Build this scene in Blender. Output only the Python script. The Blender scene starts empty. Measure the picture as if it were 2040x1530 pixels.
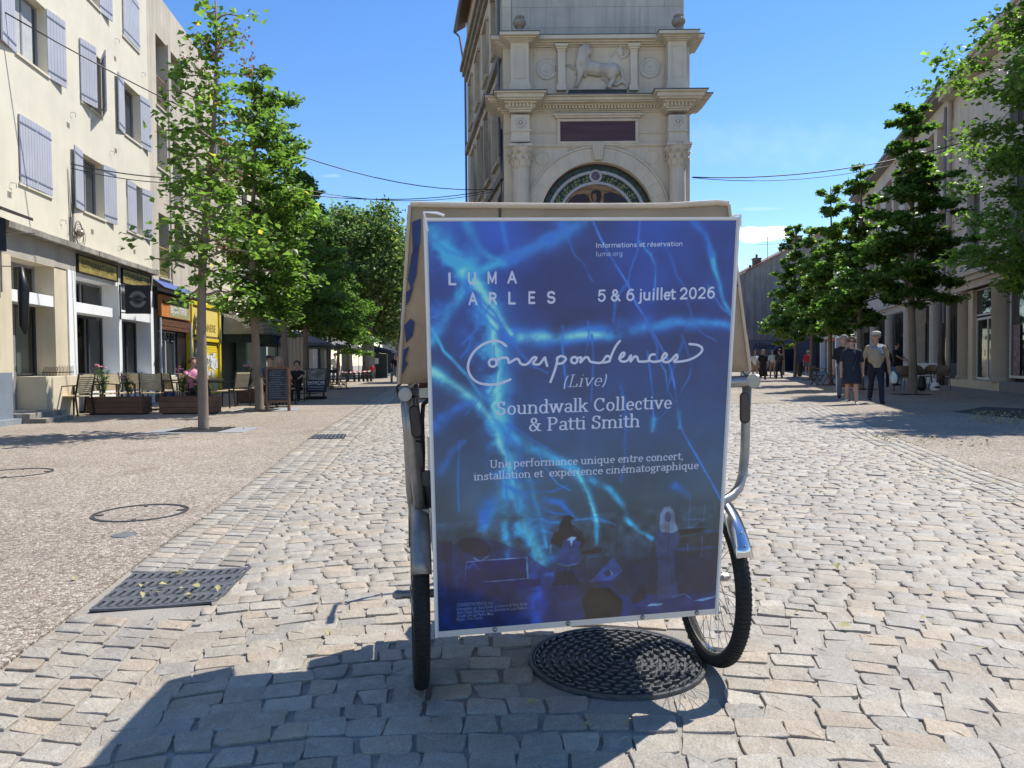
import bpy, bmesh, math, random
import numpy as np
from mathutils import Vector, Matrix

random.seed(11)
RNG = np.random.default_rng(11)
SC = bpy.context.scene
COL = SC.collection
PI = math.pi
rad = math.radians

# ------------------------------------------------------------------ camera
CAM_H, FPX = 1.1, 1480.0
CAM_PITCH, CAM_ROLL = rad(1.625), rad(-0.5)
cam_d = bpy.data.cameras.new('camera')
cam_d.sensor_width = 36.0
cam_d.lens = 36.0 * FPX / 2040.0
cam_d.clip_start = 0.05
cam_d.clip_end = 3000.0
cam = bpy.data.objects.new('camera', cam_d)
COL.objects.link(cam)
CAM_M = Matrix.Rotation(PI / 2 - CAM_PITCH, 4, 'X') @ Matrix.Rotation(CAM_ROLL, 4, 'Z')
cam.matrix_world = Matrix.Translation((0, 0, CAM_H)) @ CAM_M
SC.camera = cam

# ------------------------------------------------------------------ sun, sky, exposure
SUN_AZ, SUN_EL = rad(55.2), rad(58.0)          # azimuth clockwise from +Y
sun_dir = Vector((math.sin(SUN_AZ) * math.cos(SUN_EL), math.cos(SUN_AZ) * math.cos(SUN_EL), math.sin(SUN_EL)))
sl = bpy.data.lights.new('sun', 'SUN')
sl.energy = 4.9
sl.angle = rad(0.53)
sl.color = (1.0, 0.965, 0.90)
sun = bpy.data.objects.new('sun', sl)
sun.rotation_euler = sun_dir.to_track_quat('Z', 'Y').to_euler()
sun.location = sun_dir * 60
COL.objects.link(sun)

world = bpy.data.worlds.new('World')
SC.world = world
world.use_nodes = True
wn, wl = world.node_tree.nodes, world.node_tree.links
wbg = wn['Background']
sky = wn.new('ShaderNodeTexSky')
sky.sky_type = 'NISHITA'
sky.sun_disc = False
sky.sun_elevation = SUN_EL
sky.sun_rotation = SUN_AZ
sky.altitude = 0
sky.air_density = 1.0
sky.dust_density = 0.0
sky.ozone_density = 3.0
wbg.inputs[1].default_value = 0.15
# one small cloud low on the right and faint wisps, placed by direction
wtc = wn.new('ShaderNodeTexCoord')
wsep = wn.new('ShaderNodeSeparateXYZ'); wl.new(wtc.outputs['Generated'], wsep.inputs[0])
def wmath(op, a, b=None, clamp=False):
    n = wn.new('ShaderNodeMath'); n.operation = op; n.use_clamp = clamp
    for i, v in enumerate((a, b)):
        if v is None: continue
        if isinstance(v, (int, float)): n.inputs[i].default_value = v
        else: wl.new(v, n.inputs[i])
    return n.outputs[0]
tx = wmath('DIVIDE', wsep.outputs[0], wmath('MAXIMUM', wsep.outputs[1], 0.01))
tz = wmath('DIVIDE', wsep.outputs[2], wmath('MAXIMUM', wsep.outputs[1], 0.01))
wcomb = wn.new('ShaderNodeCombineXYZ'); wl.new(tx, wcomb.inputs[0]); wl.new(tz, wcomb.inputs[1])
wnoise = wn.new('ShaderNodeTexNoise'); wnoise.inputs['Scale'].default_value = 34; wnoise.inputs['Detail'].default_value = 6
wnoise.inputs['Roughness'].default_value = 0.6
wl.new(wcomb.outputs[0], wnoise.inputs['Vector'])
def blob(cx, cz, rx, rz, soft, nz=0.9):
    a = wmath('DIVIDE', wmath('SUBTRACT', tx, cx), rx); b = wmath('DIVIDE', wmath('SUBTRACT', tz, cz), rz)
    d = wmath('ADD', wmath('MULTIPLY', a, a), wmath('MULTIPLY', b, b))
    d = wmath('ADD', d, wmath('MULTIPLY', wmath('SUBTRACT', wnoise.outputs[0], 0.5), nz * 3.2))
    return wmath('MULTIPLY', wmath('SUBTRACT', 1.0, d), soft, clamp=True)
cl = blob(0.328, 0.170, 0.040, 0.0115, 2.6)
cl = wmath('MAXIMUM', cl, blob(0.352, 0.1745, 0.022, 0.0065, 2.2))
cl = wmath('MAXIMUM', cl, blob(0.335, 0.203, 0.03, 0.003, 0.14))
cl = wmath('MAXIMUM', cl, blob(0.34, 0.29, 0.24, 0.035, 0.05, 0.9))
cl = wmath('MAXIMUM', cl, blob(0.43, 0.12, 0.26, 0.06, 0.07, 0.9))
cl = wmath('MAXIMUM', cl, blob(-0.24, 0.252, 0.014, 0.003, 0.12))
cl = wmath('MULTIPLY', cl, wmath('GREATER_THAN', wsep.outputs[1], 0.1))
whs = wn.new('ShaderNodeHueSaturation'); whs.inputs['Saturation'].default_value = 1.22; whs.inputs['Hue'].default_value = 0.507; whs.inputs['Value'].default_value = 1.0
wl.new(sky.outputs[0], whs.inputs['Color'])
wmix = wn.new('ShaderNodeMix'); wmix.data_type = 'RGBA'
wl.new(cl, wmix.inputs[0]); wl.new(whs.outputs[0], wmix.inputs[6]); wmix.inputs[7].default_value = (7.2, 7.3, 7.4, 1)
wl.new(wmix.outputs[2], wbg.inputs[0])

SC.view_settings.view_transform = 'Standard'
SC.view_settings.look = 'None'
SC.view_settings.gamma = 1.0
SC.view_settings.use_curve_mapping = False
SC.view_settings.exposure = 0.46
SC.cycles.max_bounces = 6
SC.cycles.transparent_max_bounces = 8

# ------------------------------------------------------------------ camera-ray helpers: survey of the photograph
def ray(px, py):
    return CAM_M.to_3x3() @ Vector(((px - 1020) / FPX, (765 - py) / FPX, -1.0))
def gpt(px, py, z=0.0):
    d = ray(px, py); t = (z - CAM_H) / d.z
    return Vector((d.x * t, d.y * t, z))
def ypt(px, py, y):
    d = ray(px, py); t = y / d.y
    return Vector((d.x * t, y, CAM_H + d.z * t))

# ------------------------------------------------------------------ materials
MATS = {}
def new_mat(name):
    m = bpy.data.materials.new(name); m.use_nodes = True
    return m, m.node_tree.nodes, m.node_tree.links, m.node_tree.nodes['Principled BSDF']
def texcoord(n, l, scale=(1, 1, 1), kind='Object'):
    tc = n.new('ShaderNodeTexCoord'); mp = n.new('ShaderNodeMapping'); mp.inputs['Scale'].default_value = scale
    l.new(tc.outputs[kind], mp.inputs[0]); return mp.outputs[0]
def noise_n(n, l, vec, scale, detail=4, rough=0.6):
    t = n.new('ShaderNodeTexNoise'); t.inputs['Scale'].default_value = scale
    t.inputs['Detail'].default_value = detail; t.inputs['Roughness'].default_value = rough
    if vec is not None: l.new(vec, t.inputs['Vector'])
    return t.outputs[0]
def ramp_n(n, l, fac, stops):
    r = n.new('ShaderNodeValToRGB'); e = r.color_ramp.elements
    while len(e) < len(stops): e.new(0.5)
    for i, (p, c) in enumerate(stops):
        e[i].position = p; e[i].color = (*c, 1) if len(c) == 3 else c
    l.new(fac, r.inputs[0]); return r.outputs[0]
def mixc(n, l, fac, a, b, mode='MIX'):
    m = n.new('ShaderNodeMix'); m.data_type = 'RGBA'; m.blend_type = mode
    for i, v in ((0, fac), (6, a), (7, b)):
        if isinstance(v, (int, float)): m.inputs[i].default_value = v
        elif isinstance(v, tuple): m.inputs[i].default_value = (*v, 1) if len(v) == 3 else v
        else: l.new(v, m.inputs[i])
    return m.outputs[2]
def bump_n(n, l, h, strength, dist, bsdf):
    b = n.new('ShaderNodeBump'); b.inputs['Strength'].default_value = strength; b.inputs['Distance'].default_value = dist
    l.new(h, b.inputs['Height']); l.new(b.outputs[0], bsdf.inputs['Normal']); return b
def mat(name, col, rough=0.75, var=0.12, scale=4.0, bump=0.0, bscale=60.0, metal=0.0, spec=0.4, streak=0.0, streakcol=None, objvar=0.0, coat=0.0, stretch=(1, 1, 1)):
    if name in MATS: return MATS[name]
    m, n, l, b = new_mat(name)
    v = texcoord(n, l, stretch)
    lo = tuple(c * (1 - var) for c in col); hi = tuple(min(1, c * (1 + var)) for c in col)
    c = ramp_n(n, l, noise_n(n, l, v, scale, 5), [(0.3, lo), (0.7, hi)])
    if streak:
        v2 = texcoord(n, l, (1.6, 1.6, 0.14))
        f = ramp_n(n, l, noise_n(n, l, v2, 1.5, 7, 0.7), [(0.46, (0, 0, 0)), (0.72, (streak,) * 3)])
        c = mixc(n, l, f, c, streakcol or tuple(x * 0.45 for x in col))
        f3 = ramp_n(n, l, noise_n(n, l, v, 0.55, 6, 0.65), [(0.5, (0, 0, 0)), (0.75, (streak * 0.7,) * 3)])
        c = mixc(n, l, f3, c, streakcol or tuple(x * 0.6 for x in col))
    if objvar:
        oi = n.new('ShaderNodeObjectInfo')
        g = ramp_n(n, l, oi.outputs['Random'], [(0, (1 - objvar,) * 3), (1, (1 + objvar,) * 3)])
        c = mixc(n, l, 1.0, c, g, 'MULTIPLY')
    l.new(c, b.inputs['Base Color'])
    b.inputs['Roughness'].default_value = rough
    b.inputs['Metallic'].default_value = metal
    b.inputs['Specular IOR Level'].default_value = spec
    b.inputs['Coat Weight'].default_value = coat
    if bump:
        bump_n(n, l, noise_n(n, l, v, bscale, 4), bump, 0.01, b)
    MATS[name] = m
    return m
def glass_mat(name, tint=(0.55, 0.6, 0.6), refl=0.28, dark=False):
    if name in MATS: return MATS[name]
    m, n, l, b = new_mat(name)
    n.remove(b)
    tr = n.new('ShaderNodeBsdfTransparent'); tr.inputs[0].default_value = (*tint, 1)
    if dark:
        tr = n.new('ShaderNodeBsdfDiffuse'); tr.inputs[0].default_value = (*tint, 1)
    gl = n.new('ShaderNodeBsdfGlossy'); gl.inputs['Roughness'].default_value = 0.04
    lw = n.new('ShaderNodeLayerWeight'); lw.inputs[0].default_value = 0.45
    mp = n.new('ShaderNodeMapRange'); mp.inputs['To Min'].default_value = refl * 0.35; mp.inputs['To Max'].default_value = min(1, refl * 2.8)
    l.new(lw.outputs['Facing'], mp.inputs[0])
    mx = n.new('ShaderNodeMixShader'); l.new(mp.outputs[0], mx.inputs[0]); l.new(tr.outputs[0], mx.inputs[1]); l.new(gl.outputs[0], mx.inputs[2])
    tn = noise_n(n, l, texcoord(n, l), 1.3, 2)
    bp = n.new('ShaderNodeBump'); bp.inputs['Strength'].default_value = 0.08; bp.inputs['Distance'].default_value = 0.05
    l.new(tn, bp.inputs['Height']); l.new(bp.outputs[0], gl.inputs['Normal'])
    l.new(mx.outputs[0], n['Material Output'].inputs[0])
    MATS[name] = m
    return m
def attr_mat(name, attr, rough, bump=0, bscale=40, extra=None, spec=0.4, noisevar=0.12, noisescale=9):
    m, n, l, b = new_mat(name)
    a = n.new('ShaderNodeAttribute'); a.attribute_name = attr
    v = texcoord(n, l)
    g = ramp_n(n, l, noise_n(n, l, v, noisescale, 6, 0.7), [(0.25, (1 - noisevar,) * 3), (0.75, (1 + noisevar,) * 3)])
    c = mixc(n, l, 1.0, a.outputs['Color'], g, 'MULTIPLY')
    if extra: c = extra(n, l, v, c)
    l.new(c, b.inputs['Base Color']); b.inputs['Roughness'].default_value = rough; b.inputs['Specular IOR Level'].default_value = spec
    if bump: bump_n(n, l, noise_n(n, l, v, bscale, 7, 0.65), bump, 0.01, b)
    MATS[name] = m
    return m

# ------------------------------------------------------------------ mesh builder and object helpers
class MB:
    def __init__(self): self.v = []; self.f = []; self.mi = []; self.m = 0
    def add(self, vs, fs):
        o = len(self.v); self.v += [tuple(p) for p in vs]
        for f in fs: self.f.append(tuple(i + o for i in f)); self.mi.append(self.m)
        return self
    def poly(self, pts): return self.add(pts, [tuple(range(len(pts)))])
    def box(self, x0, x1, y0, y1, z0, z1, M=None):
        vs = [Vector((x, y, z)) for z in (z0, z1) for y in (y0, y1) for x in (x0, x1)]
        if M is not None: vs = [M @ p for p in vs]
        return self.add(vs, [(0, 2, 3, 1), (4, 5, 7, 6), (0, 1, 5, 4), (2, 6, 7, 3), (0, 4, 6, 2), (1, 3, 7, 5)])
    def bar(self, a, b, w, h, up=(0, 0, 1)):
        a = Vector(a); b = Vector(b); d = (b - a); L = d.length; d.normalize()
        s = d.cross(Vector(up))
        if s.length < 1e-4: s = d.cross(Vector((1, 0, 0)))
        s.normalize(); u = s.cross(d)
        vs = []
        for t in (a, b):
            for i, j in ((-1, -1), (1, -1), (1, 1), (-1, 1)): vs.append(t + s * i * w / 2 + u * j * h / 2)
        return self.add(vs, [(3, 2, 1, 0), (4, 5, 6, 7), (0, 1, 5, 4), (1, 2, 6, 5), (2, 3, 7, 6), (3, 0, 4, 7)])
    def tube(self, pts, r, n=8, caps=True, closed=False):
        pts = [Vector(p) for p in pts]; N = len(pts)
        rs = list(r) if isinstance(r, (list, tuple)) else [r] * N
        rings = []; prev = None
        for i, p in enumerate(pts):
            if closed: t = pts[(i + 1) % N] - pts[i - 1]
            else: t = pts[min(i + 1, N - 1)] - pts[max(i - 1, 0)]
            t.normalize()
            if prev is None:
                a = Vector((0, 0, 1)) if abs(t.z) < 0.9 else Vector((1, 0, 0))
                s = t.cross(a).normalized()
            else:
                s = (prev - t * prev.dot(t)).normalized()
            prev = s; u = t.cross(s)
            rings.append([p + (s * math.cos(2 * PI * k / n) + u * math.sin(2 * PI * k / n)) * rs[i] for k in range(n)])
        vs = [q for R in rings for q in R]; fs = []
        M = N if closed else N - 1
        for i in range(M):
            j = (i + 1) % N
            for k in range(n): fs.append((i * n + k, i * n + (k + 1) % n, j * n + (k + 1) % n, j * n + k))
        if caps and not closed:
            fs.append(tuple(range(n))[::-1]); fs.append(tuple((N - 1) * n + k for k in range(n)))
        return self.add(vs, fs)
    def lathe(self, prof, n=16, c=(0, 0, 0), caps=True, a0=0.0, a1=2 * PI, M=None):
        full = abs(a1 - a0 - 2 * PI) < 1e-6; K = n if full else n + 1
        vs = []
        for r, z in prof:
            for k in range(K):
                a = a0 + (a1 - a0) * k / n
                p = Vector((r * math.cos(a), r * math.sin(a), z))
                if M is not None: p = M @ p
                vs.append(p + Vector(c))
        fs = []
        for i in range(len(prof) - 1):
            for k in range(n):
                k2 = (k + 1) % K
                fs.append((i * K + k, i * K + k2, (i + 1) * K + k2, (i + 1) * K + k))
        if caps and full:
            fs.append(tuple(range(K))[::-1]); fs.append(tuple((len(prof) - 1) * K + k for k in range(K)))
        return self.add(vs, fs)
    def prism(self, poly, y0, y1, M=None):
        """polygon in XZ, extruded from y0 (front) to y1"""
        n = len(poly)
        vs = [Vector((x, y0, z)) for x, z in poly] + [Vector((x, y1, z)) for x, z in poly]
        if M is not None: vs = [M @ p for p in vs]
        fs = [tuple(range(n)), tuple(range(2 * n - 1, n - 1, -1))]
        fs += [(i, n + i, n + (i + 1) % n, (i + 1) % n) for i in range(n)]
        return self.add(vs, fs)
    def slab(self, poly, z0, z1):
        n = len(poly)
        vs = [Vector((p[0], p[1], z0)) for p in poly] + [Vector((p[0], p[1], z1)) for p in poly]
        fs = [tuple(range(n))[::-1], tuple(range(n, 2 * n))] + [(i, (i + 1) % n, n + (i + 1) % n, n + i) for i in range(n)]
        return self.add(vs, fs)
    def ball(self, c, r, n=10, sc=(1, 1, 1), M=None):
        prof = [(max(1e-4, math.sin(PI * i / (n // 2 + 2))) * r, -math.cos(PI * i / (n // 2 + 2)) * r) for i in range(n // 2 + 3)]
        S = Matrix.Diagonal((*sc, 1))
        MM = S if M is None else M @ S
        return self.lathe(prof, n, c, caps=False, M=MM)
    def build(self, name, mats, parent=None, smooth=False, bevel=0.0, loc=None):
        me = bpy.data.meshes.new(name)
        me.from_pydata(self.v, [], self.f)
        if not isinstance(mats, (list, tuple)): mats = [mats]
        for m in mats: me.materials.append(m)
        if any(self.mi): me.polygons.foreach_set('material_index', self.mi)
        bm = bmesh.new(); bm.from_mesh(me)
        bmesh.ops.recalc_face_normals(bm, faces=bm.faces)
        if bevel:
            es = [e for e in bm.edges if len(e.link_faces) == 2 and e.calc_face_angle(0) > 0.5]
            bmesh.ops.bevel(bm, geom=es, offset=bevel, segments=2, profile=0.6, affect='EDGES')
        bm.to_mesh(me); bm.free()
        if smooth:
            me.polygons.foreach_set('use_smooth', [True] * len(me.polygons))
            if smooth != 'all': me.set_sharp_from_angle(angle=rad(40))
        me.update()
        o = bpy.data.objects.new(name, me)
        COL.objects.link(o)
        if parent is not None: o.parent = parent
        if loc is not None: o.location = loc
        return o
def thing(name, label, cat, loc=(0, 0, 0), rz=0.0, group=None):
    o = bpy.data.objects.new(name, None); COL.objects.link(o)
    o.empty_display_size = 0.2
    o.location = loc; o.rotation_euler = (0, 0, rz)
    o['label'] = label; o['category'] = cat
    if group: o['group'] = group
    return o
def tag(o, label, cat, group=None):
    o['label'] = label; o['category'] = cat
    if group: o['group'] = group
    return o
def structure(o): o['kind'] = 'structure'; return o
def stuff(o): o['kind'] = 'stuff'; return o
def relabel(o, label, cat=None):
    o['label'] = label; return o
def copy_tree(src, loc, rz, label, group=None, scale=None):
    r = src.copy(); COL.objects.link(r); r.location = loc; r.rotation_euler = (0, 0, rz)
    if scale: r.scale = (scale,) * 3
    r['label'] = label
    if group: r['group'] = group
    for ch in src.children:
        c = ch.copy(); COL.objects.link(c); c.parent = r
        for g in ch.children:
            d = g.copy(); COL.objects.link(d); d.parent = c
    return r
def set_color_attr(me, name, cols):
    """cols: (n_vertices, 3)"""
    a = me.color_attributes.new(name, 'FLOAT_COLOR', 'POINT')
    c4 = np.ones((len(me.vertices), 4), dtype=np.float32); c4[:, :3] = cols
    a.data.foreach_set('color', c4.ravel())
def np_mesh(name, V, F, mats, parent=None, smooth=False):
    me = bpy.data.meshes.new(name)
    V = np.asarray(V, dtype=np.float32); F = np.asarray(F, dtype=np.int32)
    k = F.shape[1]
    me.vertices.add(len(V)); me.vertices.foreach_set('co', V.ravel())
    me.loops.add(F.size); me.loops.foreach_set('vertex_index', F.ravel())
    me.polygons.add(len(F)); me.polygons.foreach_set('loop_start', np.arange(len(F), dtype=np.int32) * k)
    me.polygons.foreach_set('loop_total', np.full(len(F), k, dtype=np.int32))
    if smooth: me.polygons.foreach_set('use_smooth', np.ones(len(F), dtype=bool))
    for m in (mats if isinstance(mats, (list, tuple)) else [mats]): me.materials.append(m)
    me.update(calc_edges=True)
    o = bpy.data.objects.new(name, me); COL.objects.link(o)
    if parent is not None: o.parent = parent
    return o
def text_tris(s, size=1.0, bold=0.0, spacing=1.0, align='LEFT'):
    """triangles (n,3,2) of a line of text in the built-in font, baseline at 0"""
    cu = bpy.data.curves.new('tmp_text', 'FONT'); cu.body = s; cu.size = size; cu.offset = bold
    cu.space_character = spacing; cu.align_x = align; cu.resolution_u = 3
    ob = bpy.data.objects.new('tmp_text', cu); COL.objects.link(ob)
    dg = bpy.context.evaluated_depsgraph_get()
    me = bpy.data.meshes.new_from_object(ob.evaluated_get(dg))
    me.calc_loop_triangles()
    V = np.array([v.co[:2] for v in me.vertices]).reshape(-1, 2)
    T = np.array([t.vertices[:] for t in me.loop_triangles]).reshape(-1, 3)
    bpy.data.objects.remove(ob); bpy.data.curves.remove(cu); bpy.data.meshes.remove(me)
    return V, T
def text_obj(name, s, m, parent, M, width=None, height=None, bold=0.0, spacing=1.0, depth=0.0, squash=None):
    """flat lettering mesh; fitted to width (or cap height), placed by matrix M (text plane XY, facing +Z)"""
    V, T = text_tris(s, 1.0, bold, spacing)
    w = V[:, 0].max() - V[:, 0].min(); h = V[:, 1].max() - min(0, V[:, 1].min()) * 0
    sx = (width / w) if width else (height / h)
    sy = (height / h) if height else sx
    if not width: sx = sy
    x0 = V[:, 0].min()
    mb = MB(); mb.add([M @ Vector(((p[0] - x0) * sx, p[1] * sy, 0)) for p in V], [tuple(t) for t in T])
    me = bpy.data.meshes.new(name); me.from_pydata(mb.v, [], mb.f); me.materials.append(m)
    o = bpy.data.objects.new(name, me); COL.objects.link(o)
    if parent is not None: o.parent = parent
    return o
def frame_M(origin, xdir, ydir):
    x = Vector(xdir).normalized(); y = Vector(ydir).normalized(); z = x.cross(y)
    M = Matrix.Identity(4)
    for i in range(3): M[i][0], M[i][1], M[i][2], M[i][3] = x[i], y[i], z[i], origin[i]
    return M

# ================================================================== GROUND
# courses of the paved lane: field between a left and a right edge
def lerp_tab(tab, y):
    ys = [t[0] for t in tab]; xs = [t[1] for t in tab]
    return float(np.interp(y, ys, xs))
EDGE_L = [(-2, -0.95), (2.34, -1.27), (4.0, -1.47), (5.65, -1.70), (10.6, -2.3), (19, -3.25), (36.2, -5.1)]      # field / left strip
EDGE_LO = [(-2, -1.52), (2.3, -1.82), (2.65, -1.86), (4.34, -2.12), (5.65, -2.27), (10.6, -2.97), (19, -3.9), (36.2, -5.75)]     # left strip / pavement
def edge_from_px(pts):
    out = []
    for p in pts:
        g = gpt(*p); out.append((g.y, g.x))
    return sorted(out)
EDGE_R = edge_from_px([(1470, 778), (1530, 791), (1597, 810), (1650, 838), (1707, 871), (1869, 943), (2040, 1015), (2330, 1180)])
EDGE_RO = edge_from_px([(1495, 778), (1575, 793), (1655, 812), (1720, 840), (1780, 871), (1960, 940), (2060, 972), (2400, 1110)])
YMAX = 19.0

ground_m, n, l, b = new_mat('exposed aggregate paving')
v = texcoord(n, l)
def aggregate(n, l, b, v, tint):
    vo = n.new('ShaderNodeTexVoronoi'); vo.inputs['Scale'].default_value = 62; l.new(v, vo.inputs['Vector']); vo.inputs['Randomness'].default_value = 1
    vd = n.new('ShaderNodeTexVoronoi'); vd.feature = 'DISTANCE_TO_EDGE'; vd.inputs['Scale'].default_value = 62; l.new(v, vd.inputs['Vector'])
    sp = n.new('ShaderNodeSeparateColor'); l.new(vo.outputs['Color'], sp.inputs[0])
    c = ramp_n(n, l, sp.outputs[0], [(0.0, (0.19, 0.15, 0.11)), (0.35, (0.35, 0.28, 0.215)), (0.7, (0.45, 0.37, 0.29)), (1.0, (0.58, 0.53, 0.44))])
    e = ramp_n(n, l, vd.outputs[0], [(0.0, (0.45, 0.45, 0.45)), (0.12, (1, 1, 1))])
    c = mixc(n, l, 1.0, c, e, 'MULTIPLY')
    big = ramp_n(n, l, noise_n(n, l, v, 0.35, 8, 0.62), [(0.32, (0.80, 0.79, 0.78)), (0.7, (1.1, 1.1, 1.1))])
    c = mixc(n, l, 1.0, c, big, 'MULTIPLY')
    st_ = ramp_n(n, l, noise_n(n, l, v, 1.1, 3, 0.5), [(0.62, (1, 1, 1)), (0.72, (0.82, 0.80, 0.78))])
    c = mixc(n, l, 1.0, c, st_, 'MULTIPLY')
    mid = ramp_n(n, l, noise_n(n, l, v, 3.5, 6, 0.7), [(0.3, (0.86, 0.86, 0.86)), (0.7, (1.08, 1.08, 1.08))])
    c = mixc(n, l, 1.0, c, mid, 'MULTIPLY')
    c = mixc(n, l, 1.0, c, tint, 'MULTIPLY')
    l.new(c, b.inputs['Base Color']); b.inputs['Roughness'].default_value = 0.8; b.inputs['Specular IOR Level'].default_value = 0.35
    h = ramp_n(n, l, vd.outputs[0], [(0.0, (0, 0, 0)), (0.35, (1, 1, 1))])
    bump_n(n, l, h, 0.7, 0.006, b)
aggregate(n, l, b, v, (1, 1, 1))
mortar_m, n, l, b = new_mat('sand mortar joints')
v = texcoord(n, l)
c = ramp_n(n, l, noise_n(n, l, v, 1.3, 6), [(0.3, (0.27, 0.24, 0.20)), (0.7, (0.40, 0.36, 0.30))])
c2 = ramp_n(n, l, noise_n(n, l, v, 120, 3), [(0.3, (0.7, 0.7, 0.7)), (0.7, (1.15, 1.15, 1.15))])
l.new(mixc(n, l, 1.0, c, c2, 'MULTIPLY'), b.inputs['Base Color']); b.inputs['Roughness'].default_value = 0.95
bump_n(n, l, noise_n(n, l, v, 130, 3), 0.8, 0.008, b)

g = MB(); g.poly([(-400, -60, -0.006), (400, -60, -0.006), (400, 700, -0.006), (-400, 700, -0.006)])
structure(g.build('ground', ground_m))
def side_poly(edge, far_x, y0, y1, n=24):
    ys = np.linspace(y0, y1, n); return [(lerp_tab(edge, y), y) for y in ys]
# lane bed of mortar (real joint between raised setts)
ys = np.linspace(-2, 36, 60)
lo = [(lerp_tab(EDGE_LO, y), y) for y in ys]; ro = [(lerp_tab(EDGE_RO, y), y) for y in ys]
rd = MB()
for i in range(len(ys) - 1):
    rd.poly([(lo[i][0], lo[i][1], 0), (ro[i][0], ro[i][1], 0), (ro[i + 1][0], ro[i + 1][1], 0), (lo[i + 1][0], lo[i + 1][1], 0)])
road = structure(rd.build('road', mortar_m))
TOP = 0.012
def pave(name, edge, xfar, zt):
    m = MB()
    for i in range(len(ys) - 1):
        a = (lerp_tab(edge, ys[i]), ys[i]); b2 = (lerp_tab(edge, ys[i + 1]), ys[i + 1])
        m.poly([(xfar, a[1], zt), (a[0], a[1], zt), (b2[0], b2[1], zt), (xfar, b2[1], zt)])
        m.poly([(a[0], a[1], zt), (a[0], a[1], -0.004), (b2[0], b2[1], -0.004), (b2[0], b2[1], zt)])
    return structure(m.build(name, ground_m))
pave('pavement_left', EDGE_LO, -14.0, TOP)
pave('pavement_right', EDGE_RO, 27.0, TOP)
# aggregate surface beyond the paved field, between the two strips
ex = []
fy = np.linspace(YMAX, 36, 12)
m = MB()
for i in range(len(fy) - 1):
    a0, a1 = lerp_tab(EDGE_L, fy[i]), lerp_tab(EDGE_R, fy[i]); b0, b1 = lerp_tab(EDGE_L, fy[i + 1]), lerp_tab(EDGE_R, fy[i + 1])
    m.poly([(a0, fy[i], TOP), (a1, fy[i], TOP), (b1, fy[i + 1], TOP), (b0, fy[i + 1], TOP)])
m.poly([(lerp_tab(EDGE_L, YMAX), YMAX, TOP), (lerp_tab(EDGE_L, YMAX), YMAX, 0), (lerp_tab(EDGE_R, YMAX), YMAX, 0), (lerp_tab(EDGE_R, YMAX), YMAX, TOP)])
structure(m.build('street', ground_m))
m = MB(); m.poly([(-60, 36, TOP), (60, 36, TOP), (60, 160, TOP), (-60, 160, TOP)])
structure(m.build('far_street', ground_m))

# ---- setts
def stone_extra(n, l, v, c):
    f = ramp_n(n, l, noise_n(n, l, v, 17, 7, 0.72), [(0.52, (0, 0, 0)), (0.68, (0.45,) * 3)])
    c = mixc(n, l, f, c, (0.54, 0.50, 0.44))
    f = ramp_n(n, l, noise_n(n, l, v, 5.0, 5, 0.7), [(0.5, (0, 0, 0)), (0.72, (0.5,) * 3)])
    c = mixc(n, l, f, c, (0.25, 0.20, 0.155))
    f = ramp_n(n, l, noise_n(n, l, v, 0.9, 5, 0.6), [(0.5, (0, 0, 0)), (0.75, (0.4,) * 3)])
    c = mixc(n, l, f, c, (0.24, 0.21, 0.18))
    sp = ramp_n(n, l, noise_n(n, l, v, 190, 3, 0.6), [(0.34, (0.72,) * 3), (0.6, (1.08,) * 3)])
    return mixc(n, l, 1.0, c, sp, 'MULTIPLY')
sett_m = attr_mat('worn limestone setts', 'tint', 0.56, bump=0.9, bscale=42, extra=stone_extra, spec=0.5, noisevar=0.14)

HOLES = []        # (x, y, r) circles and polygons the setts keep clear of
MANHOLE = (0.375, 2.70, 0.322)
def inside_poly(x, y, P):
    c = False; j = len(P) - 1
    for i in range(len(P)):
        if (P[i][1] > y) != (P[j][1] > y) and x < (P[j][0] - P[i][0]) * (y - P[i][1]) / (P[j][1] - P[i][1]) + P[i][0]: c = not c
        j = i
    return c
GRATE = [gpt(178, 1222).xy, gpt(293, 1225).xy, gpt(434, 1204).xy, gpt(501, 1135).xy, gpt(361, 1151).xy, gpt(266, 1147).xy]
GRATE = [(p.x, p.y) for p in GRATE]
GR2 = [gpt(p[0], p[1]).xy for p in ((612, 876), (686, 874), (690, 867), (625, 868))]
GR2 = [(p.x, p.y) for p in GR2]
TINTS = np.array([(0.375, 0.325, 0.265), (0.32, 0.285, 0.24), (0.40, 0.345, 0.275), (0.345, 0.32, 0.285), (0.42, 0.335, 0.245), (0.315, 0.30, 0.28), (0.44, 0.40, 0.34), (0.36, 0.305, 0.245), (0.39, 0.36, 0.31)])
stones = []       # (centre x, y, corner array 4x2, tint)
def field_slope(x, y):
    # courses arch across the lane: rising on the left, falling on the right
    return 0
def field_off(x):
    # integral of the slope
    k = 0.25; xl, xr = 0.1 - 0.40 / k, 0.1 + 0.42 / k
    if x < xl: return -k * (xl - 0.1) ** 2 / 2 + 0.40 * (x - xl)
    if x > xr: return -k * (xr - 0.1) ** 2 / 2 - 0.42 * (x - xr)
    return -k * (x - 0.1) ** 2 / 2
rr = random.Random(5)
row_h = 0.108
nrow = int((YMAX + 6) / row_h)
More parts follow.
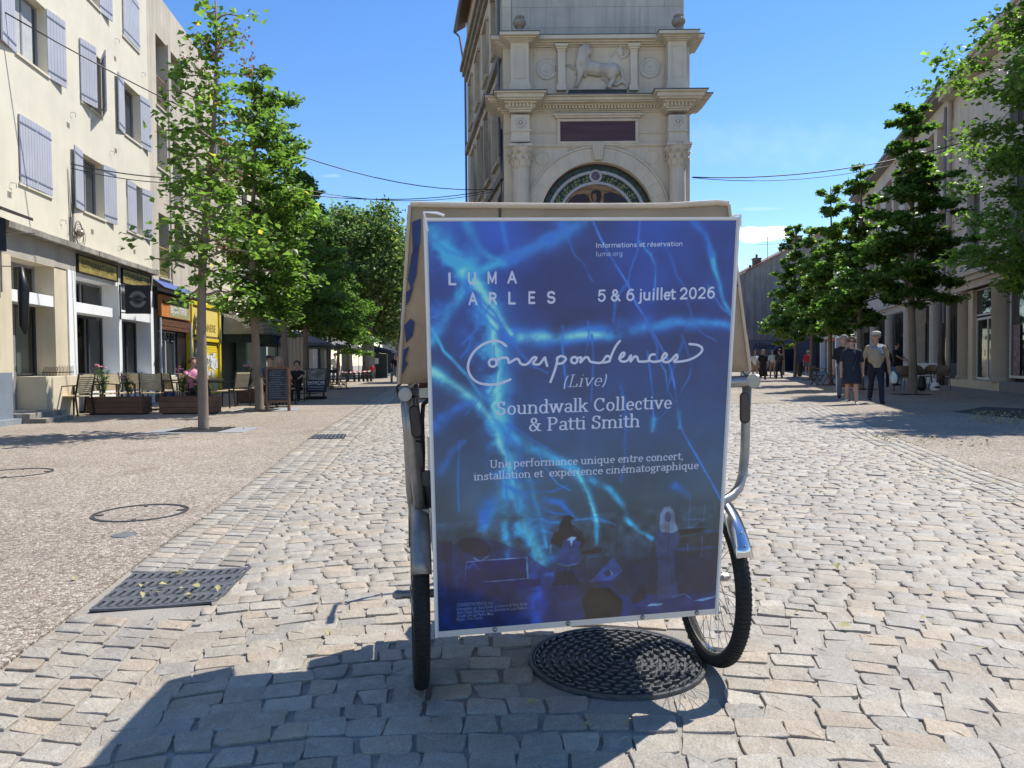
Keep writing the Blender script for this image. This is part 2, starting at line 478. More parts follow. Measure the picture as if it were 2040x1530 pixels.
for r in range(nrow):
    yb = -3.0 + r * row_h
    x = -7.5 + rr.uniform(0, 0.2); off = rr.uniform(-0.008, 0.008)
    while x < 9.5:
        w = rr.uniform(0.095, 0.165)
        xa, xb = x, x + w
        x = xb
        xc = (xa + xb) / 2
        ye = yb + field_off(xc)
        le, re_ = lerp_tab(EDGE_L, ye) + 0.004, lerp_tab(EDGE_R, ye) - 0.004
        xa, xb = max(xa, le), min(xb, re_)
        if xb - xa < 0.05: continue
        xc = (xa + xb) / 2
        yc = yb + field_off(xc) + row_h / 2
        if yc < 1.2 or yc > YMAX - 0.05: continue
        L0, R0 = lerp_tab(EDGE_L, yc) + 0.01, lerp_tab(EDGE_R, yc) - 0.01
        
        # keep to what a viewpoint near the camera can see
        if abs(xc - 0.1) > 0.95 * yc + 1.0: continue
        if (xc - MANHOLE[0]) ** 2 + (yc - MANHOLE[1]) ** 2 < (MANHOLE[2] + 0.06) ** 2: continue
        if any(inside_poly(xc + a, yc + b2, GR2) for a in (-.05, .05) for b2 in (-.03, .03)): continue
        g0 = rr.uniform(0.0005, 0.0045)
        j = 0.013
        sk = max(-.4, min(.42, 0.25 * (xc - 0.1)))   # perpends lean with the arch
        cs = []
        for (px_, s) in ((xa + g0, 0), (xb - g0, 0), (xb - g0, 1), (xa + g0, 1)):
            yy = yb + off + 0.022 * math.sin(px_ * 3.1 + r * .35) * math.sin(r * .7 + px_) + field_off(px_) + (row_h - g0 if s else g0)
            xx = px_ + (sk * row_h * 0.9 if s else 0)
            cs.append((xx + rr.uniform(-j, j), yy + rr.uniform(-j, j)))
        stones.append((xc, yc, cs))
# strips of setts along both edges, files parallel to the lane
def strip(inner, outer, y0, y1, files, sign, lenr=(0.13, 0.19), lim=40):
    for k in range(files):
        y = y0 + rr.uniform(0, 0.1)
        while y < y1:
            L = rr.uniform(*lenr) * (0.62)
            a, b2 = y + 0.005, y + L - 0.005; y += L
            ym = (a + b2) / 2
            def X(t, yy): return lerp_tab(inner, yy) * (1 - t) + lerp_tab(outer, yy) * t
            t0, t1 = k / files, (k + 1) / files
            gx = 0.007 / max(0.2, abs(X(0, ym) - X(1, ym)))
            jj = 0.006
            dy = 0.02 * sign
            cs = [(X(t0 + gx, a) + rr.uniform(-jj, jj), a + rr.uniform(-jj, jj)), (X(t1 - gx, a) + rr.uniform(-jj, jj), a + dy + rr.uniform(-jj, jj)),
                  (X(t1 - gx, b2) + rr.uniform(-jj, jj), b2 + dy + rr.uniform(-jj, jj)), (X(t0 + gx, b2) + rr.uniform(-jj, jj), b2 + rr.uniform(-jj, jj))]
            xc = sum(c[0] for c in cs) / 4
            if any(inside_poly(c[0], c[1], GRATE) for c in cs) or inside_poly(xc, ym, GRATE): continue
            if any(inside_poly(c[0], c[1], GR2) for c in cs) or inside_poly(xc, ym, GR2): continue
            if abs(xc) > 0.95 * ym + 1.2 or ym < 1.2: continue
            stones.append((xc, ym, cs))
strip(EDGE_L, EDGE_LO, 1.2, 36, 4, 1)
strip(EDGE_R, EDGE_RO, 1.5, 36, 4, -1)

def stone_geo(cs, hz, detail, rnd):
    """outline cut from the 4 corners, shoulders rounded, top slightly uneven"""
    c = np.array(cs); 
    if np.cross(c[1] - c[0], c[2] - c[0]) < 0: c = c[::-1]
    pts = []
    for i in range(4):
        a, b_ = c[i], c[(i + 1) % 4]
        e = b_ - a; L = np.linalg.norm(e) + 1e-6; nrm = np.array((e[1], -e[0])) / L
        pts.append(a + e * rnd.uniform(0.03, 0.11) + nrm * rnd.uniform(-.003, .001))
        if detail:
            pts.append(a + e * rnd.uniform(0.4, 0.6) + nrm * rnd.uniform(-0.006, 0.004))
        pts.append(b_ - e * rnd.uniform(0.03, 0.11) + nrm * rnd.uniform(-.003, .001))
    P = np.array(pts); m = P.mean(0); n_ = len(P)
    tilt = np.array((rnd.gauss(0, 0.02), rnd.gauss(0.01, 0.028)))
    def ring(s, z): 
        Q = m + (P - m) * s; zz = z + (Q - m) @ tilt
        return np.column_stack((Q, zz))
    V = [np.column_stack((P, np.full(n_, -0.003))), ring(0.994, hz - 0.0020)]
    V.append(ring(0.968, hz)); 
    if detail:
        R = ring(0.5, hz + 0.001); R[:, 2] += [rnd.gauss(0, 0.0012) for _ in range(n_)]; V.append(R)
    V.append(np.array([[m[0], m[1], hz + 0.0008 + rnd.gauss(0, 0.0009)]]))
    nr = len(V) - 1
    F = []
    for k in range(nr - 1):
        for i in range(n_):
            i2 = (i + 1) % n_
            a, b_, d, e = k * n_ + i, k * n_ + i2, (k + 1) * n_ + i2, (k + 1) * n_ + i
            F += [(a, b_, d), (a, d, e)]
    o = nr * n_
    for i in range(n_): F.append(((nr - 1) * n_ + i, (nr - 1) * n_ + (i + 1) % n_, o))
    return np.vstack(V), F
def vis_size(s):
    d = Vector((s[0], s[1], 0)) - Vector((0, 0, CAM_H)); 
    v_ = CAM_M.to_3x3().transposed() @ d
    px_, py_ = 1020 + FPX * v_.x / -v_.z, 765 - FPX * v_.y / -v_.z
    if px_ < -30 or px_ > 2070 or py_ > 1560: return 0
    if 870 < px_ < 1430 and 400 < py_ < 1235: return 0
    return 1.0 / d.length ** 3
order = sorted(range(len(stones)), key=lambda i: -vis_size(stones[i]))
single = set(order[:300])
bigV, bigF, bigC, off = [], [], [], 0
rnd = random.Random(9)
for i, s in enumerate(stones):
    near = s[1] < 6.5
    hz = rnd.gauss(0.0088, 0.0016)
    V, F = stone_geo(s[2], hz, near, rnd)
    t = (TINTS[rnd.randrange(len(TINTS))] * 0.65 + TINTS.mean(0) * 0.35) * rnd.uniform(0.88, 1.1) * np.array((1.0, 0.97, 0.90))
    if i in single:
        me = bpy.data.meshes.new('cobblestone'); me.from_pydata([tuple(p) for p in V], [], F)
        me.materials.append(sett_m); set_color_attr(me, 'tint', np.tile(t, (len(V), 1)))
        o = bpy.data.objects.new('cobblestone', me); COL.objects.link(o); o.parent = road
    else:
        bigV.append(V); bigF.append(np.array(F) + off); bigC.append(np.tile(t, (len(V), 1))); off += len(V)
o = np_mesh('cobblestones', np.vstack(bigV), np.vstack(bigF), sett_m, road)
set_color_attr(o.data, 'tint', np.vstack(bigC)); stuff(o)
print('setts', len(stones), 'tris', sum(len(f) for f in bigF))

# ---- covers, grates
iron_m = mat('cast iron', (0.10, 0.10, 0.10), 0.5, 0.25, 20, 0.35, 90, metal=0.55, spec=0.5)
dark_m = mat('dark void', (0.008, 0.008, 0.009), 0.9, 0.05)
mh = thing('manhole_cover', 'large round cast iron manhole cover with raised bars under the tricycle', 'manhole cover', (MANHOLE[0], MANHOLE[1], 0))
m = MB(); m.lathe([(0.0001, 0.002), (0.300, 0.002), (0.300, 0.012), (0.305, 0.014)], 48, caps=False); m.lathe([(0.305, 0.014), (0.306, -0.002), (0.309, -0.002), (0.309, 0.014), (0.322, 0.014), (0.323, -0.003)], 48, caps=False)
m.build('cover', iron_m, mh, smooth=True)
m = MB()
for k, R in enumerate((0.025, 0.055, 0.085, 0.115, 0.145, 0.175, 0.205, 0.235, 0.265, 0.290)):
    nn = max(5, int(2 * PI * R / 0.045))
    for q in range(nn):
        a = 2 * PI * (q + 0.5 * (k % 2)) / nn
        Mx = Matrix.Translation((R * math.cos(a), R * math.sin(a), 0)) @ Matrix.Rotation(a + PI / 2 + (0.5 if k % 2 else -0.5) * 0.5, 4, 'Z')
        m.box(-0.015, 0.015, -0.004, 0.004, 0.001, 0.0150, Mx)
o = m.build('raised_bars', mat('worn iron', (0.16, 0.155, 0.15), 0.42, 0.2, 20, 0.2, 90, metal=0.6), mh); stuff(o)
# gutter grate: dished, with four rows of slots
gp = thing('drain_grate', 'dished iron gutter grate with rows of slots and dry leaves, nearest the camera', 'grate', (GRATE[0][0], GRATE[0][1], 0))
o0 = Vector((*GRATE[0], 0)); ux = Vector((GRATE[2][0], GRATE[2][1], 0)) - o0; uy = Vector((GRATE[5][0], GRATE[5][1], 0)) - o0
uy2 = Vector((GRATE[3][0], GRATE[3][1], 0)) - Vector((GRATE[2][0], GRATE[2][1], 0))
def gpnt(u, w, z):
    p = ux * u + (uy * (1 - u) + uy2 * u) * w
    sag = -0.006 * math.sin(PI * u)
    return (p.x, p.y, 0.0175 + sag + z)
m = MB()
NS, NRW = 14, 4
# longitudinal and cross bars leave the slots open over a dark pit
for r in range(NRW + 1):
    w0, w1 = max(0, (r - 0.22) / NRW), min(1, (r + 0.22) / NRW)
    if r == 0: w1 = 0.06
    if r == NRW: w0 = 0.94
    for s in range(NS):
        u0, u1 = s / NS, (s + 1) / NS
        vs = [gpnt(u0, w0, 0), gpnt(u1, w0, 0), gpnt(u1, w1, 0), gpnt(u0, w1, 0), gpnt(u0, w0, -.010), gpnt(u1, w0, -.010), gpnt(u1, w1, -.010), gpnt(u0, w1, -.010)]
        m.add(vs, [(0, 1, 2, 3), (4, 5, 1, 0), (5, 6, 2, 1), (6, 7, 3, 2), (7, 4, 0, 3)])
for r in range(NRW):
    for s in range(NS + 1):
        u0, u1 = (s - 0.28) / NS, (s + 0.28) / NS
        u0, u1 = max(0, u0), min(1, u1)
        w0, w1 = r / NRW + 0.045, (r + 1) / NRW - 0.045
        sh = 0.012
        vs = [gpnt(u0, w0, 0.002), gpnt(u1, w0, 0.002), gpnt(min(1, u1 + sh), w1, 0.002), gpnt(u0 + sh if s < NS else u0, w1, 0.002), gpnt(u0, w0, -.010), gpnt(u1, w0, -.010), gpnt(min(1, u1 + sh), w1, -.010), gpnt(u0, w1, -.010)]
        m.add(vs, [(0, 1, 2, 3), (4, 5, 1, 0), (5, 6, 2, 1), (6, 7, 3, 2), (7, 4, 0, 3)])
m.build('slotted_plate', mat('grate iron', (0.13, 0.135, 0.145), 0.5, 0.2, 25, 0.3, 120, metal=0.4), gp)
m = MB(); m.poly([gpnt(0, 0, -.014)[:2] + (0.003,), gpnt(.5, 0, 0)[:2] + (0.002,), gpnt(1, 0, 0)[:2] + (0.003,), gpnt(1, 1, 0)[:2] + (0.003,), gpnt(.5, 1, 0)[:2] + (0.002,), gpnt(0, 1, 0)[:2] + (0.003,)])
m.build('pit', dark_m, gp)
# second grate farther up the strip
g2 = thing('drain_grate', 'small dark iron gutter grate farther up the left edge strip, near the tree shadow', 'grate', (GR2[0][0], GR2[0][1], 0))
m = MB(); A, B, Cc, D = [Vector((*p, 0)) - Vector((*GR2[0], 0)) for p in GR2]
for k in range(9):
    t = (k + 0.5) / 9; a = A.lerp(B, t); d = D.lerp(Cc, t); m.bar(a + Vector((0, 0, .012)), d + Vector((0, 0, .012)), 0.032, 0.012)
for t in (0.02, 0.5, 0.98): m.bar(A.lerp(D, t) + Vector((0, 0, .014)), B.lerp(Cc, t) + Vector((0, 0, .014)), 0.03, 0.012)
m.build('bars', MATS['grate iron'], g2)
m = MB(); m.poly([A + Vector((0, 0, .004)), B + Vector((0, 0, .004)), Cc + Vector((0, 0, .004)), D + Vector((0, 0, .004))]); m.build('pit', dark_m, g2)
# infilled access covers: an iron ring in the aggregate
for px_, py_, R, lab in ((281, 1025, 0.315, 'round iron-rimmed access cover filled with aggregate, beside the sett strip'), (30, 945, 0.33, 'iron-rimmed aggregate-filled access cover at the left margin, beyond the nearer one')):
    c = gpt(px_, py_)
    t = thing('access_cover', lab, 'cover', (c.x, c.y, TOP))
    m = MB(); m.lathe([(R - 0.014, -0.001), (R - 0.014, 0.006), (R - 0.004, 0.006), (R - 0.004, 0.0005), (R + 0.004, 0.0005), (R + 0.004, 0.007), (R + 0.014, 0.007), (R + 0.014, -0.001)], 56, caps=False)
    m.build('rim', iron_m, t)
    m = MB()
    for a in (0.3, 1.9, 3.5, 5.0): m = MB(); m.box(-0.03, 0.03, -0.012, 0.012, 0.0, 0.008, Matrix.Translation(((R - .04) * math.cos(a), (R - .04) * math.sin(a), 0)) @ Matrix.Rotation(a, 4, 'Z')); m.build('key_slot', iron_m, t)
c = gpt(248, 1070)
o = MB().lathe([(0.001, 0.004), (0.06, 0.005), (0.075, 0.006), (0.08, -0.002)], 24, caps=False).build('valve_cover', mat('grey iron cap', (0.17, 0.17, 0.17), 0.5, 0.3, 30, 0.3, 60, metal=0.3), loc=(c.x, c.y, TOP))
tag(o, 'small grey round valve cap in the aggregate in front of the iron-rimmed cover', 'cover')

# ================================================================== POSTER PRINT (painted into a generated image)
PW, PH = 900, 1250
_src = np.array([(848, 438), (1470, 437), (1427, 1223), (873, 1270)], float)      # board corners in the survey photograph
_dst = np.array([(0, 0), (PW, 0), (PW, PH), (0, PH)], float)
_A = []
for (x, y), (u, w) in zip(_src, _dst):
    _A.append([x, y, 1, 0, 0, 0, -u * x, -u * y]); _A.append([0, 0, 0, x, y, 1, -w * x, -w * y])
_h = np.linalg.solve(np.array(_A), _dst.ravel()); HM = np.append(_h, 1).reshape(3, 3)
def P2(x, y):
    q = HM @ np.array((x, y, 1.0)); return np.array((q[0] / q[2], q[1] / q[2]))
yy, xx = np.mgrid[0:PH, 0:PW].astype(np.float32)
def fnoise(cell, seed, oct=4):
    r = np.random.default_rng(seed); out = np.zeros((PH, PW), np.float32); amp = 1.0; tot = 0
    for k in range(oct):
        c = max(3, int(cell / 2 ** k)); gw, gh = PW // c + 3, PH // c + 3
        g = r.random((gh, gw)).astype(np.float32)
        fx, fy = xx / c, yy / c; ix, iy = fx.astype(int), fy.astype(int); tx_, ty_ = fx - ix, fy - iy
        tx_ = tx_ * tx_ * (3 - 2 * tx_); ty_ = ty_ * ty_ * (3 - 2 * ty_)
        v_ = (g[iy, ix] * (1 - tx_) + g[iy, ix + 1] * tx_) * (1 - ty_) + (g[iy + 1, ix] * (1 - tx_) + g[iy + 1, ix + 1] * tx_) * ty_
        out += v_ * amp; tot += amp; amp *= 0.5
    return out / tot
vv = yy / PH
def grad(stops):
    ps = [s[0] for s in stops]
    return np.stack([np.interp(vv, ps, [s[1][c] for s in stops]).astype(np.float32) for c in range(3)], -1)
# sRGB values 0..1
IMG = grad([(0, (0.01, 0.28, 0.64)), (0.20, (0.02, 0.23, 0.54)), (0.42, (0.12, 0.28, 0.51)), (0.66, (0.25, 0.34, 0.43)), (0.78, (0.19, 0.26, 0.33)), (0.86, (0.08, 0.17, 0.31)), (1, (0.03, 0.20, 0.42))])
n1, n2, n3 = fnoise(210, 1), fnoise(90, 2), fnoise(46, 3)
IMG *= (0.62 + 0.66 * n1)[..., None]
IMG += ((n2 - 0.5) * 0.09)[..., None] * np.array((0.3, 0.9, 1.6), np.float32)
warm = np.clip(1 - ((xx - 420) / 330) ** 2 - ((yy - 760) / 420) ** 2, 0, 1) * 0.0
red = np.clip(n1 - 0.55, 0, 1) * np.exp(-((xx - 330) / 140) ** 2 - ((yy - 200) / 120) ** 2)
IMG += red[..., None] * np.array((0.5, 0.05, 0.1), np.float32)
# cyan light concentrated along a falling stream on the left
def stroke(pts, w0, w1, col, a=1.0, wob=0.0, jag=0):
    global IMG
    q = [P2(*p) for p in pts]
    if jag:
        r = random.Random(int(pts[0][0] * 7 + pts[0][1])); nq = [q[0]]
        for i in range(len(q) - 1):
            for k in range(1, 5):
                p = q[i] + (q[i + 1] - q[i]) * k / 4
                nq.append(p + np.array((r.uniform(-jag, jag), r.uniform(-jag, jag))) * (k < 4))
        q = nq
    D = None; M_ = int(max(w0, w1) * 3 + 30)
    x0, x1 = int(max(0, min(p[0] for p in q) - M_)), int(min(PW, max(p[0] for p in q) + M_))
    y0, y1 = int(max(0, min(p[1] for p in q) - M_)), int(min(PH, max(p[1] for p in q) + M_))
    if x1 <= x0 or y1 <= y0: return
    X, Y = xx[y0:y1, x0:x1], yy[y0:y1, x0:x1]
    if wob: X = X + (n3[y0:y1, x0:x1] - 0.5) * wob; Y = Y + (n2[y0:y1, x0:x1] - 0.5) * wob
    best = np.zeros_like(X); N = len(q) - 1
    for i in range(N):
        ax, ay = q[i]; bx, by = q[i + 1]; dx, dy = bx - ax, by - ay; L2 = dx * dx + dy * dy + 1e-6
        t = np.clip(((X - ax) * dx + (Y - ay) * dy) / L2, 0, 1)
        d2 = (X - ax - t * dx) ** 2 + (Y - ay - t * dy) ** 2
        w = w0 + (w1 - w0) * (i + t) / N
        best = np.maximum(best, np.exp(-d2 / (w * w)))
    m_ = (best * a * np.clip(0.15 + 2.2 * (n3[y0:y1, x0:x1] - 0.12) * (0.35 + n2[y0:y1, x0:x1]), 0.1, 1.3))[..., None]
    sub = IMG[y0:y1, x0:x1]
    IMG[y0:y1, x0:x1] = sub + (np.array(col, np.float32) - sub) * np.clip(m_, 0, 1)
CY, PALE, BL = (0.22, 0.70, 0.90), (0.70, 0.92, 0.88), (0.10, 0.46, 0.84)
main = [(852, 450), (900, 500), (945, 548), (968, 610), (985, 690), (992, 770), (1000, 860), (1015, 950), (1035, 1020), (1075, 1120)]
stroke(main, 66, 48, BL, 0.8, 120)
stroke(main, 34, 24, CY, 1.25, 90)
stroke([(940, 548), (985, 640), (990, 760), (1000, 880), (1020, 960)], 17, 13, PALE, 1.1, 60)
stroke([(1010, 960), (1030, 1010), (1055, 1060), (1080, 1120)], 13, 17, (0.4, 0.75, 0.85), 0.8, 14)
for pts, w, col, a in (
    ([(1160, 440), (1115, 470), (1040, 505), (985, 528), (940, 545)], 9, CY, 0.8), ([(1135, 455), (1080, 490), (1010, 520)], 16, BL, 0.8),
    ([(858, 680), (890, 625), (920, 585), (940, 548)], 11, CY, 0.8), ([(862, 650), (880, 610)], 20, BL, 0.6),
    ([(1022, 672), (1100, 676), (1180, 668), (1260, 650), (1330, 642), (1400, 640), (1466, 648)], 15, BL, 0.95), ([(1040, 675), (1150, 670), (1215, 668)], 8, PALE, 0.55), ([(1215, 668), (1330, 642), (1400, 640), (1466, 648)], 7, (0.2, 0.62, 0.88), 0.85),
    ([(945, 560), (985, 620), (1020, 668)], 6, PALE, 0.6),
    ([(862, 745), (905, 768), (945, 795), (980, 835), (1010, 860), (1060, 895), (1110, 915), (1150, 940)], 12, CY, 0.85), ([(862, 742), (910, 768), (950, 800), (985, 838)], 6, PALE, 0.8),
    ([(1150, 940), (1168, 975), (1182, 1010), (1190, 1050), (1187, 1082)], 6, CY, 0.9), ([(1150, 940), (1172, 985), (1190, 1040)], 3, PALE, 0.6),
    ([(1175, 955), (1215, 972), (1240, 1005), (1250, 1035), (1275, 1058), (1300, 1072)], 6, CY, 0.85),
    ([(862, 655), (885, 700), (930, 745), (960, 790)], 4, CY, 0.7), ([(1015, 950), (1003, 1010), (1008, 1060), (1014, 1105)], 8, CY, 0.8),
    ([(1005, 950), (985, 1010), (965, 1055)], 11, CY, 0.55), ([(975, 1005), (962, 1050)], 14, BL, 0.7), ([(1055, 955), (1070, 1010), (1090, 1090)], 5, CY, 0.6),
    ([(1180, 440), (1215, 510), (1250, 565), (1270, 610), (1300, 660), (1330, 715), (1342, 760), (1350, 830), (1360, 860), (1400, 930), (1450, 1020)], 2.6, (0.2, 0.5, 0.9), 0.85),
    ([(1350, 820), (1353, 850)], 5, CY, 0.8), ([(1275, 440), (1270, 500), (1255, 540), (1250, 565)], 2.6, BL, 0.8), ([(1250, 565), (1228, 590), (1222, 640)], 4, BL, 0.6),
    ([(1420, 510), (1430, 560), (1442, 600), (1468, 640)], 5, CY, 0.7), ([(1380, 440), (1405, 470), (1420, 510)], 7, BL, 0.7),
    ([(1290, 650), (1310, 690), (1308, 720)], 3, BL, 0.7), ([(1290, 700), (1300, 790), (1303, 850)], 2.4, BL, 0.8), ([(1303, 835), (1300, 856)], 5, CY, 0.7),
    ([(1120, 650), (1122, 700), (1128, 770)], 3, BL, 0.7), ([(1180, 668), (1182, 720), (1178, 800)], 3, BL, 0.6), ([(1000, 440), (1010, 500), (1030, 520)], 5, BL, 0.8),
    ([(930, 440), (955, 500), (1005, 525)], 8, CY, 0.5), ([(1345, 970), (1372, 990)], 7, BL, 0.7), ([(1085, 995), (1118, 1000), (1140, 1025)], 6, BL, 0.9),
    ([(870, 850), (900, 820), (940, 800)], 12, BL, 0.6), ([(880, 940), (900, 900), (925, 880)], 7, BL, 0.6), ([(915, 880), (913, 960), (915, 1020)], 2.5, BL, 0.6)):
    stroke(pts, w * 1.9 if w > 4 else w * 1.4, w * 1.2, col, a * 1.25, w * 2.0)
rf = random.Random(31)
for k in range(34):
    if k < 24: x, y = rf.choice(main); x += rf.uniform(-25, 25); y += rf.uniform(-30, 30); ang = rf.uniform(-.6, 2.2) if k % 2 else rf.uniform(1.0, 2.1)
    else: x, y = rf.uniform(1050, 1450), rf.uniform(440, 900); ang = rf.uniform(.9, 2.2)
    P_ = [(x, y)]
    for j in range(rf.randint(3, 7)): ang += rf.uniform(-.45, .45); st_ = rf.uniform(18, 42); P_.append((P_[-1][0] + math.cos(ang) * st_, P_[-1][1] + math.sin(ang) * st_))
    if max(p[1] for p in P_) > 1120: continue
    w = rf.uniform(1.3, 3.2); c_ = CY if k % 3 == 0 else BL; stroke(P_, w * 3.2, w * 1.5, BL, .45, 8); stroke(P_, w, w * .5, c_, .5, 5, 2)
# stage
def fillp(pts, col, a=1.0, soft=0):
    global IMG
    q = np.array([P2(*p) for p in pts])
    x0, x1 = int(max(0, q[:, 0].min() - 2)), int(min(PW, q[:, 0].max() + 3)); y0, y1 = int(max(0, q[:, 1].min() - 2)), int(min(PH, q[:, 1].max() + 3))
    if x1 <= x0 or y1 <= y0: return
    X, Y = xx[y0:y1, x0:x1] + 0.5, yy[y0:y1, x0:x1] + 0.5
    ins = np.zeros(X.shape, bool); j = len(q) - 1
    for i in range(len(q)):
        xi, yi, xj, yj = q[i][0], q[i][1], q[j][0], q[j][1]
        if yi != yj:
            c_ = ((yi > Y) != (yj > Y)) & (X < (xj - xi) * (Y - yi) / (yj - yi) + xi)
            ins ^= c_
        j = i
    sub = IMG[y0:y1, x0:x1]; m_ = ins[..., None] * a
    IMG[y0:y1, x0:x1] = sub + (np.array(col, np.float32) - sub) * m_
def ell(cx, cy, rx, ry, n=18, a0=0, rot=0):
    return [(cx + rx * math.cos(t) * math.cos(rot) - ry * math.sin(t) * math.sin(rot), cy + rx * math.cos(t) * math.sin(rot) + ry * math.sin(t) * math.cos(rot)) for t in [2 * PI * k / n for k in range(n)]]
DK = (0.02, 0.07, 0.24)
fillp([(868, 1082), (905, 1085), (945, 1070), (990, 1078), (1045, 1100), (1090, 1132), (1180, 1140), (1440, 1092), (1440, 1225), (873, 1275)], (0.02, 0.10, 0.36), 0.55)
fillp([(1300, 1080), (1440, 1060), (1436, 1180), (1290, 1185)], (0.10, 0.11, 0.13), 0.45)
fillp([(1150, 1140), (1300, 1110), (1300, 1180), (1150, 1190)], (0.09, 0.12, 0.18), 0.5)
stroke([(1070, 1150), (1068, 1200), (1064, 1245)], 30, 34, (0.06, 0.34, 0.78), 0.75, 20)
stroke([(1200, 1170), (1230, 1200), (1240, 1235)], 22, 30, (0.05, 0.24, 0.66), 0.6, 20)
stroke([(1080, 1145), (1110, 1146)], 10, 8, (0.15, 0.5, 0.85), 0.6, 10)
fillp([(880, 1078), (902, 1078), (902, 1150), (914, 1180), (893, 1182), (888, 1120), (880, 1118)], DK, 0.8)
fillp(ell(948, 1090, 34, 17, rot=0.25), (0.02, 0.05, 0.17), 0.85)
fillp([(928, 1118), (1050, 1109), (1052, 1155), (1078, 1152), (1080, 1166), (1050, 1172), (915, 1180), (916, 1168), (926, 1166)], (0.02, 0.08, 0.33), 0.95)
W = (0.66, 0.70, 0.84)
stroke([(930, 1120), (975, 1116), (1050, 1110)], 1.6, 1.6, W, 0.9); stroke([(1050, 1110), (1053, 1150)], 3, 2, W, 0.85, 5); stroke([(930, 1122), (928, 1158)], 1.3, 1.3, W, 0.7)
stroke([(960, 1160), (1030, 1154), (1053, 1151)], 1.5, 1.3, W, 0.8, 3); stroke([(946, 1112), (958, 1118), (974, 1108)], 3.2, 2.2, W, 0.8, 4); stroke([(935, 1130), (945, 1122), (955, 1135)], 6, 5, (0.1, 0.4, 0.75), 0.7, 14)
# cellist
fillp([(1116, 1045), (1124, 1028), (1136, 1026), (1144, 1032), (1146, 1050), (1160, 1060), (1168, 1078), (1160, 1092), (1120, 1094), (1098, 1080), (1104, 1062), (1114, 1058)], (0.05, 0.06, 0.12), 0.95)
fillp(ell(1142, 1040, 4, 7), (0.30, 0.34, 0.48), 0.8)
fillp([(1122, 1075), (1136, 1068), (1158, 1080), (1156, 1098), (1160, 1118), (1146, 1128), (1122, 1126), (1110, 1116), (1118, 1096)], (0.13, 0.25, 0.52), 0.8)
fillp([(1128, 1076), (1140, 1068), (1150, 1070), (1142, 1078), (1139, 1088), (1136, 1076)], (0.7, 0.74, 0.86), 0.85)
stroke([(1098, 1086), (1097, 1102)], 3, 2, W, 0.9); stroke([(1112, 1123), (1130, 1127), (1152, 1122)], 1.4, 1.2, W, 0.7); stroke([(1142, 1050), (1164, 1070)], 1.5, 1.5, W, 0.6); stroke([(1133, 1128), (1131, 1168)], 1.0, 1.0, (0.35, 0.45, 0.7), 0.8)
fillp([(1160, 1098), (1200, 1090), (1196, 1100), (1160, 1104)], (0.03, 0.04, 0.08), 0.9); stroke([(1172, 1104), (1170, 1140)], 1, 1, (0.3, 0.4, 0.6), 0.7); stroke([(1174, 1108), (1212, 1104)], 3, 3, (0.35, 0.5, 0.8), 0.5, 8)
stroke([(1229, 1042), (1229, 1110)], 1, 1, (0.10, 0.12, 0.25), 0.9); stroke([(1192, 1036), (1206, 1041)], 1.6, 1.4, (0.4, 0.5, 0.7), 0.8)
fillp([(1175, 1160), (1222, 1110), (1242, 1136), (1222, 1156)], (0.15, 0.27, 0.55), 0.95); fillp([(1204, 1140), (1216, 1134), (1220, 1144), (1208, 1150)], (0.06, 0.1, 0.25), 0.95); stroke([(1216, 1135), (1220, 1144)], 1.4, 1.4, W, 0.9)
fillp([(1104, 1140), (1140, 1136), (1150, 1152), (1160, 1164), (1100, 1166), (1108, 1152)], (0.05, 0.07, 0.13), 0.8)
# singer
fillp([(1306, 1062), (1318, 1048), (1344, 1050), (1354, 1068), (1352, 1088), (1344, 1100), (1346, 1140), (1352, 1190), (1308, 1194), (1312, 1130), (1308, 1100)], (0.18, 0.22, 0.40), 0.8)
fillp([(1314, 1052), (1316, 1024), (1324, 1010), (1336, 1009), (1345, 1022), (1346, 1040), (1352, 1056), (1342, 1062), (1318, 1060)], (0.50, 0.50, 0.62), 0.92)
fillp(ell(1331, 1030, 6.5, 10), (0.25, 0.26, 0.42), 0.9); fillp([(1326, 1045), (1334, 1045), (1332, 1062), (1324, 1060)], (0.45, 0.38, 0.42), 0.8)
stroke([(1334, 1034), (1330, 1110), (1326, 1180)], 1.1, 1.1, (0.07, 0.09, 0.2), 0.9)
for a_, b_, c_ in (((1376, 995), (1372, 1052), 1.3), ((1404, 1006), (1402, 1048), 1.3), ((1360, 1036), (1408, 1034), 1.2), ((1360, 1052), (1408, 1050), 1.2), ((1372, 1052), (1400, 1036), 1.0), ((1399, 1068), (1397, 1110), 1.3), ((1370, 1082), (1370, 1100), 1.3), ((1425, 1002), (1424, 1030), 1.0)):
    stroke([a_, b_], c_, c_, (0.45, 0.58, 0.85), 0.7)
fillp([(1352, 1056), (1406, 1052), (1390, 1062), (1356, 1066)], (0.05, 0.06, 0.10), 0.8)
stroke([(1352, 1094), (1400, 1092), (1440, 1088)], 5, 5, (0.10, 0.30, 0.65), 0.7, 8); stroke([(1405, 1058), (1442, 1056)], 4, 4, (0.12, 0.36, 0.75), 0.8, 6)
fillp([(1160, 1196), (1174, 1172), (1214, 1170), (1242, 1196), (1236, 1238), (1222, 1236), (1104, 1254), (1120, 1242), (1168, 1230)], (0.01, 0.02, 0.05), 0.96)
fillp([(1256, 1190), (1285, 1160), (1287, 1192), (1262, 1204)], (0.02, 0.03, 0.10), 0.7)
stroke([(1340, 1188), (1364, 1182), (1376, 1192)], 2, 2, W, 0.6, 6); fillp([(1288, 1207), (1296, 1202), (1322, 1201), (1316, 1206)], W, 0.8); fillp([(1382, 1196), (1396, 1192), (1426, 1186), (1424, 1190), (1400, 1197)], W, 0.7)

